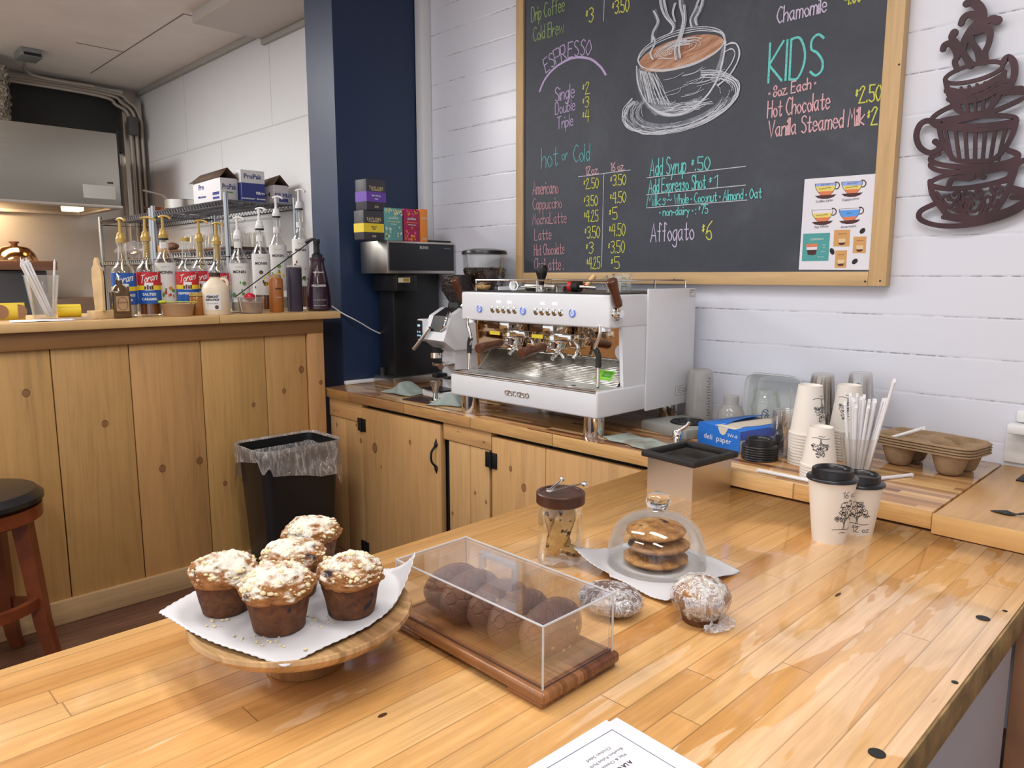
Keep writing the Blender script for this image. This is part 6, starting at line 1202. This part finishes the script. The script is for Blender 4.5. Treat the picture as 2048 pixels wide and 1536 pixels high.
L = MB(); band(L, r, k*.12, k*.5, th-.28, .62, 16); o = L.build('paper_label', lm['white'], t_); wraptext('VERMONT', .0125, .045, r, k*.43, th-.28, m_ink, o, .0005); wraptext('MAPLE SYRUP', .0095, .048, r, k*.36, th-.28, m_ink, o, .0004); wraptext('pure and organic', .005, .04, r, k*.28, th-.28, m_ink, o); q = MB(); q.face([((r+.0015)*cos(th+.02+.007*cos(R(a))/r), (r+.0015)*sin(th+.02+.007*cos(R(a))/r), k*.19+.008*sin(R(a))) for a in range(0, 360, 60)]); q.build('leaf_mark', lm['brown'], o, smooth=0)
p = bar(503, -2.78); t_ = thing('food_tub', 'translucent deli tub of tan powder with a red lidded scoop inside', 'tub', p); MB().lathe([(0, .002), (.04, .0), (.042, .003), (.050, .058), (.053, .060), (.053, .063), (.049, .062), (.041, .005), (0, .004)], 32).build('tub_body', m_clearp, t_); MB().lathe([(0, .005), (.039, .005), (.045, .042), (.02, .045), (0, .05)], 28).build('powder', M('tan_powder', (.42, .27, .16), .9, var=.2, vs=60., bump=.4), t_)
tag(MB().ball(tuple(p+V((.0, -.004, .064))), .021, 3, (1, 1, .75)).build('red_scoop', M('shiny_red', (.62, .01, .04), .15)), 'shiny red round scoop sitting in the deli tub', 'scoop')
p = bar(554, -2.79); t_ = thing('squeeze_bottle', 'caramel brown squeeze bottle with a pale pointed cap', 'bottle', p); k = zrow(548, p.x, p.y)-ZL; th = face_angle(p); MB().lathe([(0, 0), (.026, 0), (.028, .004), (.028, k*.86), (.024, k*.90), (0, k*.90)], 28).build('bottle_body', M('caramel', (.36, .12, .025), .25), t_); MB().lathe([(0, k*.902), (.022, k*.902), (.021, k*.97), (.01, k*1.0), (0, k)], 20).build('cap', lm['tan'], t_); wraptext('MONIN', .008, .024, .028, k*.62, th+.35, m_ink, t_, .0004); wraptext('caramel', .006, .02, .028, k*.4, th+.35, m_white_ink, t_)
p = bar(591, -2.80); t_ = thing('squeeze_bottle', 'dark plum coloured squeeze bottle with a frosted cap', 'bottle', p); k = zrow(530, p.x, p.y)-ZL; MB().lathe([(0, 0), (.029, 0), (.031, .004), (.031, k*.93), (.028, k*.95), (0, k*.95)], 28).build('bottle_body', M('dark_plum', (.045, .035, .06), .3), t_); MB().lathe([(0, k*.952), (.028, k*.952), (.027, k*.99), (0, k)], 20).build('cap', m_frost, t_)
p = bar(638, -2.80); t_ = thing('sauce_bottle', 'large dark chocolate sauce bottle with a black pump beside the navy wall', 'bottle', p); k = zrow(512, p.x, p.y)-ZL; th = face_angle(p); r = .05
MB().lathe([(0, 0), (r-.006, 0), (r, .008), (r*1.0, k*.22), (r*.93, k*.42), (r*.72, k*.68), (r*.56, k*.84), (r*.55, k*.90), (r*.60, k*.94), (r*.60, k*.97), (0, k*.97)], 36).build('bottle_body', M('chocolate_bottle', (.035, .012, .022), .12, spec=.7), t_); wraptext('CHOCOLATE', .009, .045, r*.68, k*.70, th+.1, m_white_ink, t_, .0003); wraptext('HOLLANDER', .012, .06, r*.90, k*.46, th+.1, m_white_ink, t_, .0004); wraptext('DUTCHED SAUCE', .006, .05, r*.97, k*.2, th+.1, m_white_ink, t_); wraptext('NET WT 64 OZ', .005, .05, r*1.0, k*.1, th+.1, m_white_ink, t_)
q = MB().lathe([(0, k*.972), (.022, k*.972), (.022, k*1.02), (.012, k*1.06), (.011, k*1.2), (.014, k*1.24), (.014, k*1.3), (0, k*1.3)], 20); q.tube(spline([(0, 0, k*1.28), (-.02*cos(th+1.5), -.02*sin(th+1.5), k*1.30), (-.045*cos(th+1.5), -.045*sin(th+1.5), k*1.24)]), .006, 8); q.build('pump', m_black, t_)
A = at(628, 478, 'x', -2.735); B = at(470, 594, 'x', -2.735); tag(MB().tube([tuple(A), tuple(B)], .0022, 6).build('black_rod', m_black), 'thin black rod leaning diagonally across the white pumped bottles', 'rod')
# wooden paddle in its block, straws, stickers, papers
p = bar(203, -2.79); t_ = thing('wooden_paddle', 'pale wooden paddle standing in a small wooden block', 'paddle', p, face_angle(p)+.5); k = zrow(515, p.x, p.y)-ZL; m_pal = M('pale_wood', (.62, .42, .21), .5, var=.2, vs=18.)
MB().box((0, 0, .014), (.05, .07, .028), .002).build('block', m_pal, t_); P = [(-.026, .0), (.026, .0), (.030, .6), (.026, .80), (.014, .86), (.012, .93), (.006, .985), (0, 1), (-.006, .985), (-.012, .93), (-.016, .86), (-.027, .80), (-.031, .6)]
MB().prism([(x, .028+y*(k-.028)) for x, y in P], -.004, .004, MX.Translation((.008, -.006, 0)) @ X_).build('paddle_blade', m_pal, t_)
MB().prism([(x*.9, .0285+y*(k*.93-.028)) for x, y in P], -.004, .004, MX.Translation((-.014, .012, 0)) @ X_).build('black_blade', m_blackm, t_)
p = bar(90, -2.92); t_ = thing('straw_cup', 'clear tumbler of white paper straws at the left end of the bar', 'cup', p); k = zrow(552, p.x, p.y)-ZL; MB().lathe([(0, .003), (.032, .001), (.034, .004), (.052, k), (.054, k), (.054, k+.003), (.051, k+.003), (.033, .006), (0, .005)], 32).build('cup_body', m_clearp, t_)
rg = random.Random(21); th = face_angle(p); rt = V((-sin(th), cos(th), 0))
fw = V((cos(th), sin(th), 0))
for i in range(9):
    a0 = i*2.4; r0 = .0115*math.sqrt((i+.5)/9); x0, y0 = r0*cos(a0), r0*sin(a0); hz_ = rg.uniform(.03, .06)
    zt_ = k+hz_; f_ = (zt_-.008)/(k+.045); straw(p+rt*(x0+.016)+fw*y0+V((0, 0, .008)), p+rt*(x0+.016+f_*(x0*.5-.064))+fw*(y0+f_*y0*.6)+V((0, 0, zt_)), 'white straw leaning left in the clear tumbler on the bar', 'straws leaning left in the bar tumbler', .0036)
straw(p+rt*.024+fw*.018+V((0, 0, .008)), p+rt*.042+fw*.024+V((0, 0, k+.048)), 'lone white straw leaning right in the clear tumbler on the bar', 'straws in the bar tumbler', .0036)
p = bar(-6, -2.93); t_ = thing('sticker_roll', 'yellow strip of round brown stickers standing at the far left of the bar', 'sticker roll', p); th = face_angle(p); rt = V((-sin(th), cos(th), 0)); k = .056
q = MB().grid(lambda u, v: tuple(rt*(u-.5)*.16+V((cos(th), sin(th), 0))*(-.012*(2*u-1)**2))[:2]+(v*k,), 16, 2); o = q.build('backing_strip', M('yellow_backing', (.78, .56, .05), .6), t_, solid=.001)
for i in (-1, 0, 1):
    cc = rt*(.0515*i+.012)+V((cos(th), sin(th), 0))*(.0012-.012*(2*(.0515*i+.012)/.16)**2); q = MB(); q.face([tuple(cc+rt*.0225*cos(R(a)))[:2]+(k*.48+.0235*sin(R(a)),) for a in range(0, 360, 15)]); q.build('round_sticker', M('kraft_sticker', (.30, .15, .07), .7), t_, smooth=0, solid=.0003)
A = at(118, 622, 'z', ZL+.02); p = bar(138, -2.98); tag(MB().cyl(tuple(p-rt*.035+V((0, 0, .0225))), tuple(p+rt*.038+V((0, 0, .0225))), .022, n=28).build('yellow_roll', M('yellow_paper', (.80, .60, .03), .5)), 'rolled yellow sticker paper lying behind the straws on the bar', 'roll')
for (u0, u1, x0, x1, lb) in ((20, 150, -2.735, -2.86, 'thin white paper sheet lying at the left front of the bar'), (120, 205, -2.76, -2.9, 'clear plastic sheet lying beside the wooden paddle block')):
    y0, y1 = ycol(u0, x0, ZL), ycol(u1, x0, ZL); q = MB().grid(lambda a, b_: (x0+(x1-x0)*b_+.01*a, y0+(y1-y0)*a+.02*b_, ZL+.0012+.003*abs(NZ.noise(V((a*3, b_*3, u0))))), 14, 8); tag(q.build('paper_sheet', m_paper if u0 == 20 else m_film, None, solid=.0005), lb, 'paper')
# ================================================================== wire shelving along the kitchen wall
def shelf_unit(name, label, x0, x1, y0, y1, zs, ztop):
    t_ = thing(name, label, 'shelf', ((x0+x1)/2, (y0+y1)/2, 0), 0, 'wire shelving by the kitchen wall'); cx, cy = (x0+x1)/2, (y0+y1)/2
    for x in (x0, x1):
        for y in (y0, y1):
            o = MB().cyl((x-cx, y-cy, 0), (x-cx, y-cy, ztop), .0135, n=14).build('post', m_zinc, t_); q = MB()
            for z in zs: q.lathe([(.0138, z-.03), (.0175, z-.026), (.0175, z+.018), (.0138, z+.022)], 12, tr(x-cx, y-cy, 0))
            for z in zs[:1]: MB().lathe([(.0138, z-.036), (.0155, z-.036), (.0155, z-.031), (.0138, z-.031)], 12, tr(x-cx, y-cy, 0)).build('clip_ring', m_black, o)
    for z in zs:
        b = MB()
        for zz in (z, z-.028): b.tube([(x0-cx, y0-cy, zz), (x1-cx, y0-cy, zz), (x1-cx, y1-cy, zz), (x0-cx, y1-cy, zz)], .0042, 6, True)
        n = int((x1-x0)/.028)
        for i in range(1, n): x = x0-cx+(x1-x0)*i/n; b.box((x, 0, z), (.0042, y1-y0, .0042))
        for i in range(1, 4): b.box((0, y0-cy+(y1-y0)*i/4, z-.006), (x1-x0, .005, .005))
        for i in range(int((x1-x0)/.04)):
            a = x0-cx+.04*i
            for y in (y0-cy, y1-cy): b.tube([(a, y, z-.028), (a+.02, y, z), (a+.04, y, z-.028)], .0022, 4)
        for i in range(int((y1-y0)/.04)): b.tube([(x1-cx, y0-cy+.04*i, z-.028), (x1-cx, y0-cy+.04*i+.02, z), (x1-cx, y0-cy+.04*i+.04, z-.028)], .0022, 4)
        b.build('wire_shelf', m_wire, t_)
shelf_unit('wire_shelving', 'nearer wire shelving unit carrying the cartons and tray of glasses', -4.91, -3.86, 1.71, 2.10, (1.29, 1.548), 1.585)
shelf_unit('wire_shelving', 'farther wire shelving unit carrying the pans beside the hood', -5.97, -4.955, 1.71, 2.10, (1.26, 1.545), 1.575)
ZS = 1.551
def carton(name, label, x0, x1, y0, y1, h, body, band_c, txts, flap, rz=0.):
    t_ = thing(name, label, 'box', ((x0+x1)/2, (y0+y1)/2, ZS), rz, 'cartons on the top wire shelf'); w, d = x1-x0, y1-y0; MB().b2((-w/2, -d/2, 0), (w/2, d/2, h), .002).build('carton', body, t_)
    if flap:
        b = MB(); b.face([(-w/2-.02, -d/2-.012, h-.005), (w/2, -d/2+.0, h+.002), (w/2-.01, 0, h+.055), (-w/2-.01, 0, h+.045)]); b.face([(w/2+.008, d/2, h-.004), (w/2-.01, 0, h+.055), (-w/2-.01, 0, h+.045), (-w/2, d/2, h+.002)]); b.build('lid_flap', M('carton_inside', (.10, .06, .04), .8) if not bpy.data.materials.get('carton_inside') else bpy.data.materials['carton_inside'], t_, solid=.003)
    for face, z0, z1, a0, a1, c in band_c:
        q = MB(); q.b2((-w/2+a0*w, -d/2-.001, h*z0), (-w/2+a1*w, -d/2, h*z1)) if face == 'f' else q.b2((w/2, -d/2+a0*d, h*z0), (w/2+.001, -d/2+a1*d, h*z1)); q.build('printed_band', c, t_)
    for face, tx, a, z, ww, hh, c in txts: printed(tx, hh, (tr(-w/2+a*w, -d/2-.0016, h*z) @ rx(pi/2)) if face == 'f' else (tr(w/2+.0016, -d/2+a*d, h*z) @ rzm(pi/2) @ rx(pi/2)), c, t_, width=ww, bold=.0006)
m_cb = M('print_navy', (.03, .04, .22), .6); m_cg = M('print_green', (.10, .30, .08), .6); m_cwh = M('white_carton', (.66, .65, .66), .7); m_clil = M('pale_lilac_carton', (.50, .47, .50), .7)
carton('cardboard_box', 'open white carton with raised lid at the left of three on the top wire shelf', -4.32, -3.96, 1.73, 1.826, .122, m_cwh, [('f', .3, .42, .72, .95, m_cb), ('f', .12, .22, .72, .95, m_cb)], [('f', 'Pro', .32, .72, .07, .04, m_cb), ('f', 'gloves', .32, .3, .11, .018, m_cb), ('s', 'ProPak', .5, .62, .075, .04, m_cb), ('s', 'gloves', .5, .4, .04, .016, m_cg)], True)
carton('cardboard_box', 'closed white and navy carton in the middle of three on the top wire shelf', -4.03, -3.93, 1.831, 1.966, .17, m_cwh, [('s', .02, .6, .01, .99, m_cb), ('f', .02, .6, .01, .99, m_cb)], [('s', 'ProPak', .5, .8, .1, .035, m_cb), ('s', 'film', .78, .3, .05, .02, m_white_ink), ('s', 'cutter box', .5, .12, .14, .012, m_white_ink)], False)
carton('cardboard_box', 'open lilac grey foil wrap carton at the right end of the top wire shelf', -4.065, -3.89, 2.0, 2.084, .10, m_clil, [('s', .1, .28, .3, .95, m_cb)], [('s', 'FOIL WRAP', .62, .45, .1, .03, m_cb), ('f', 'A 4', .5, .5, .08, .035, m_ink)], True)
# pans and tray
p = at(360, 396, 'y', 1.80); t_ = thing('saucepan', 'steel saucepan with a long handle on the top wire shelf', 'pan', (p.x, 1.80, ZS+.003)); MB().lathe([(0, 0), (.085, 0), (.088, .003), (.09, .055), (.093, .057), (.087, .057), (.085, .005), (0, .004)], 36).build('pan_body', m_steel, t_)
MB().tube([(-.09, -.02, .045), (-.22, -.02, .10), (-.50, -.03, .15)], [.009, .012, .016], 8, flat=.45).build('handle', m_steeld, t_)
p = at(316, 405, 'y', 1.79); tag(MB().lathe([(0, 0), (.05, 0), (.055, .004), (.085, .03), (.083, .031), (.052, .006), (0, .003)], 32, tr(p.x, 1.79, ZS+.003)).build('copper_pan', m_copper), 'small copper pan left of the steel saucepan on the wire shelf', 'pan')
t_ = thing('glass_tray', 'dark wooden tray of upturned drinking glasses on the lower wire shelf', 'tray', (-4.35, 1.90, 1.296)); MB().b2((-.42, -.15, 0), (.42, .15, .018), .004).build('tray', m_walnut, t_); 
gl0 = None; GL = 'small upturned clear glass on the dark tray of the lower wire shelf'
for i in range(9):
    for j in range(2):
        c = (-4.71+.09*i, 1.84+.11*j, 1.3143)
        if gl0 is None: gl0 = tag(MB().lathe([(0, .085), (.026, .085), (.036, 0), (.034, 0), (.024, .081), (0, .081)], 20).build('drinking_glass', m_clearp, None, c), GL, 'glass', 'glasses on the shelf tray')
        else: dup(gl0, c, GL)
tag(MB().ball((-4.845, 1.79, 1.338), .055, 3, (1.2, .6, .45), .1, 3, 2).build('bread_loaf', M('dark_bread', (.12, .05, .025), .7, var=.3, bump=.4)), 'dark brown rounded loaf on the lower shelf behind the gold pumps', 'bread')
b = MB()
def bagf(u, v): a = u*2*pi; q = v*pi; r = .14*sin(q)*(1+.25*NZ.noise(V((cos(a)*2, sin(a)*2, v*4)))); return (-5.55+r*cos(a)*1.6, 1.80+r*sin(a)*.7, 1.335+.055*cos(q)*(1+.4*NZ.noise(V((a, v*3, 1)))))
b.grid(bagf, 36, 16, True); tag(b.build('plastic_bag', m_film, None, smooth=20), 'crumpled clear plastic bag at the left end of the lower shelf', 'bag'); tag(MB().ball((-5.2, 1.86, 1.315), .075, 3, (1.3, 1, .6), .08, 3, 5).build('bread_roll', M('golden_bread', (.48, .25, .09), .7, var=.2, bump=.3)), 'golden bread roll on the lower shelf left of the gold pumps', 'bread')
# ================================================================== hood and far kitchen
hd_ = thing('range_hood', 'large brushed steel kitchen extractor hood with a lit lamp underneath', 'range hood', (-5.85, .6, 0)); X0h = .425
MB().b2((X0h-.02, -1.2, 1.618), (X0h, 1.094, 2.08), .003).build('front_panel', steelmat('hood_steel', (.44, .425, .385), .40, 1), hd_); MB().b2((-.43, 1.075, 1.618), (X0h-.0205, 1.094, 2.08)).build('end_panel', m_steeld, hd_)
MB().b2((-.43, -1.2, 2.06), (X0h-.0205, 1.0745, 2.08)).build('top_panel', m_steeld, hd_); MB().b2((X0h-.03, 1.0945, 1.60), (X0h+.002, 1.104, 2.10)).build('edge_trim', m_black, hd_)
q = MB().b2((X0h-.06, -1.2, 1.598), (X0h+.004, 1.1, 1.6175), .002); q.b2((-.43, 1.05, 1.598), (X0h-.061, 1.1, 1.6175), .002); q.b2((-.43, -1.2, 1.598), (-.36, 1.049, 1.6175)); q.build('bottom_rim', m_steeld, hd_)
lmp = MB().b2((.08, .80, 1.625), (.22, .94, 1.66), .005); o = lmp.build('lamp_housing', m_steeld, hd_); MB().b2((.09, .815, 1.585), (.21, .925, 1.6245), .008).build('lamp_glass', emit('warm_lamp', (1., .72, .36), 3.2), o)
q = MB().b2((X0h, .87, 1.655), (X0h+.002, 1.06, 1.74)); q.build('notice_sheet', M('hood_notice', (.40, .39, .36), .5), hd_)
MB().b2((X0h-.002, 1.02, 1.755), (X0h+.006, 1.05, 1.765)).build('latch', m_blackm, hd_)
tag(MB().b2((-6.28, -.6, 2.085), (-6.24, 2.0, 2.49)).build('recess_panel', m_blackm), 'black recessed wall panel above the steel hood', 'panel')
tag(MB().b2((-6.285, 1.98, .6), (-6.18, 2.12, 2.48), .004).build('steel_column', m_steelz), 'bright steel corner column right of the hood', 'column')
b = MB()
def duct(u, v): a = u*2*pi; k = 1+.06*NZ.noise(V((cos(a)*4, sin(a)*4, v*9)))+.03*sin(v*60); return (-5.95+.16*k*cos(a), 1.02+.20*k*sin(a), 2.083+v*.42)
b.grid(duct, 40, 40, True); tag(b.build('foil_duct', M('crinkled_foil', (.62, .57, .48), .22, 1., bump=1., bs=30., bd=.03), None, smooth=15), 'crinkled foil duct rising from the hood at the left frame edge', 'duct')
cj = thing('junction_box', 'grey metal junction box on the kitchen ceiling with pipes leading away', 'junction box', (at(57, 112, 'z', 2.53).x, at(57, 112, 'z', 2.53).y, 2.56)); m_pipe = M('painted_pipe', (.42, .37, .32), .45, .3)
MB().b2((-.09, -.06, -.05), (.09, .06, -.0), .006).build('box_body', M('grey_metal_box', (.30, .32, .32), .45, .4), cj); MB().b2((.0902, -.045, -.046), (.0935, .05, -.028)).build('cover_slot', m_black, cj)
bx = cj.location
MB().tube(spline([(-.10, .0, -.03), (-.22, .02, -.035), (-.36, .05, -.035), (-.44, .12, -.045), (-.46, .26, -.05), (-.46, .5, -.05)]), .011, 8).build('pipe', m_pipe, cj)
for k, (dy, lb) in enumerate(((0, 'painted pipe curving down the corner nearest the white wall'), (-.04, 'second painted pipe beside the corner pipe'), (-.08, 'third painted pipe next to the steel column'))):
    P = [(-6.16+.012*k, .4, 2.50-.02*k), (-6.16+.012*k, 1.8+dy, 2.50-.02*k), (-6.16, 2.02+dy, 2.45-.02*k), (-6.16, 2.10+dy, 2.34), (-6.16, 2.105+dy, 2.1), (-6.16, 2.105+dy, .9)]; tag(MB().tube(spline(P, 6), .012, 8).build('wall_pipe', m_pipe), lb, 'pipe', 'pipes in the kitchen corner')
tag(MB().b2((-6.13, 1.99, 2.20), (-6.08, 2.06, 2.33), .006).build('outlet_box', M('dark_box', (.08, .075, .07), .5)), 'dark electrical box on the steel corner column', 'outlet box')
# cooker shelf with copper dome, dark oven below
ov = thing('oven_range', 'dark kitchen range with a copper coloured top ledge under the hood', 'oven', (-5.9, .7, 0)); MB().b2((-.35, -1.2, 0), (.05, .62, 1.19), .006).build('oven_body', M('charcoal_oven', (.045, .045, .05), .5), ov); MB().b2((-.37, -1.2, 1.195), (.08, .68, 1.255), .004).build('ledge', M('coppery_ledge', (.26, .13, .08), .35, .6), ov)
MB().b2((-.3, .63, .5), (.0, .99, 1.0), .006).build('side_cabinet', M('brown_counter', (.16, .10, .065), .5), ov)
p = at(32, 528, 'x', -5.95); t_ = thing('copper_cloche', 'polished copper dome lid on the ledge under the hood', 'cloche', (-5.95, p.y, 1.2555)); MB().lathe([(.13, 0), (.128, .012), (.115, .05), (.085, .085), (.05, .098), (0, .10)], 40).build('dome', M('polished_copper', (.75, .42, .20), .12, 1.), t_); MB().lathe([(0, .1), (.02, .1), (.018, .112), (.03, .122), (.03, .128), (0, .13)], 20).build('knob', m_walnut, t_)
# ================================================================== trash can with clear liner
TX0, TX1, TY0, TY1, TH = -2.66, -2.435, 1.165, 1.475, .535
tc = thing('trash_can', 'tall black rectangular trash can with a clear plastic liner', 'trash can', ((TX0+TX1)/2, (TY0+TY1)/2, 0)); w, d = (TX1-TX0)/2, (TY1-TY0)/2
def rr(wx, wy, rad, n=6):
    P = []
    for cx, cy, a0 in ((wx-rad, wy-rad, 0), (-wx+rad, wy-rad, 90), (-wx+rad, -wy+rad, 180), (wx-rad, -wy+rad, 270)):
        P += [(cx+rad*cos(R(a0+90*i/n)), cy+rad*sin(R(a0+90*i/n))) for i in range(n+1)]
    return P
b = MB(); rows = []
for s, z in ((.80, 0), (.83, .02), (1., TH-.03), (1.02, TH-.028), (1.03, TH), (1.0, TH), (.97, TH-.05), (.80, .03)): rows.append([b.b.verts.new((x*s, y*s, z)) for x, y in rr(w, d, .035)])
for A_, B_ in zip(rows, rows[1:]):
    n = len(A_)
    for i in range(n): b.b.faces.new([A_[i], A_[(i+1) % n], B_[(i+1) % n], B_[i]])
b.b.faces.new(rows[-1]); b.b.faces.new(rows[0][::-1]); b.build('can_body', m_black, tc)
def linf(u, v):
    P = rr(w*1.05, d*1.05, .04, 8); n = len(P); i = u*n; a = P[int(i) % n]; c = P[(int(i)+1) % n]; f = i-int(i); x, y = a[0]*(1-f)+c[0]*f, a[1]*(1-f)+c[1]*f
    dr_ = .105+.055*sin(u*2*pi*2+.6)+.03*sin(u*2*pi*5); k = 1.0+.05*min(1, v*3)+.05*NZ.noise(V((x*16, y*16, v*2.5)))*min(1, v*2)
    if v < .25: t = v/.25; return (x*(.90+.12*t), y*(.90+.12*t), TH-.05+.060*t)
    t = (v-.25)/.75; return (x*k, y*k, TH+.008-dr_*t*(1+.15*NZ.noise(V((x*12, y*12, 3)))))
m_liner = nm('bin_liner'); t = T(m_liner); nz = t.noise(t.vm('MULTIPLY', t.co(), (38., 38., 12.)), 1., 4., .65, 1.5); g_ = t.n('BsdfGlossy', {'Color': (1, 1, 1), 'Roughness': .18}); bb_ = t.n('Bump', {'Height': nz, 'Strength': 1., 'Distance': .02}).outputs[0]; t.t.links.new(bb_, g_.inputs['Normal'])
s1 = t.n('MixShader', {0: .22, 1: t.n('BsdfTransparent', {0: (.9, .9, .92)}).outputs[0], 2: g_.outputs[0]}).outputs[0]; s2 = t.n('MixShader', {0: t.ramp(nz, [(.42, .16), (.54, .30), (.64, .75), (.72, .3)]), 1: s1, 2: t.n('BsdfDiffuse', {0: (.62, .60, .58)}).outputs[0]}).outputs[0]; t.t.links.new(s2, t.out.inputs[0])
MB().grid(linf, 140, 24, True).build('plastic_liner', m_liner, tc, smooth=40)
# ================================================================== bar stool
sp = (-2.50, .325); st_ = thing('bar_stool', 'round bar stool with black cushion and cherry wood legs at the left edge', 'stool', (*sp, 0)); SH = zrow(985, sp[0], sp[1]+.16)
b = MB().lathe([(0, SH-.012), (.165, SH-.012), (.178, SH), (.178, SH+.012), (.160, SH+.03), (.10, SH+.038), (0, SH+.04)], 48); b.build('seat_cushion', M('black_vinyl', (.018, .017, .018), .28), st_); MB().lathe([(0, SH-.055), (.165, SH-.055), (.172, SH-.05), (.172, SH-.013), (0, SH-.013)], 48).build('seat_ring', m_cherry, st_)
for i in range(4):
    a = R(58+90*i); c, s_ = cos(a), sin(a); q = MB(); rows = []
    for rr_, z, hw in ((.125, SH-.056, .022), (.14, SH*.6, .02), (.155, SH*.3, .018), (.175, SH*.1, .016), (.198, 0, .014)): rows.append([q.b.verts.new((rr_*c+dx_*c*hw*1.0-dy_*s_*hw, rr_*s_+dx_*s_*hw+dy_*c*hw, z)) for dx_, dy_ in ((-1, -1), (1, -1), (1, 1), (-1, 1))])
    for A_, B_ in zip(rows, rows[1:]):
        for k in range(4): q.b.faces.new([A_[k], A_[(k+1) % 4], B_[(k+1) % 4], B_[k]])
    q.b.faces.new(rows[0]); q.b.faces.new(rows[-1][::-1]); q.build('leg', m_cherry, st_, smooth=20)
for z, r in ((SH*.28, .158), (SH*.40, .150)):
    for i in range(4):
        if (i % 2 == 0) == (z < SH*.35): q = MB().lathe([(r-.012, z), (r+.008, z), (r+.008, z+.03), (r-.012, z+.03), (r-.012, z)], 14, None, R(58+90*i)+.10, R(148+90*i)-.10); q.build('footrest', m_cherry, st_)
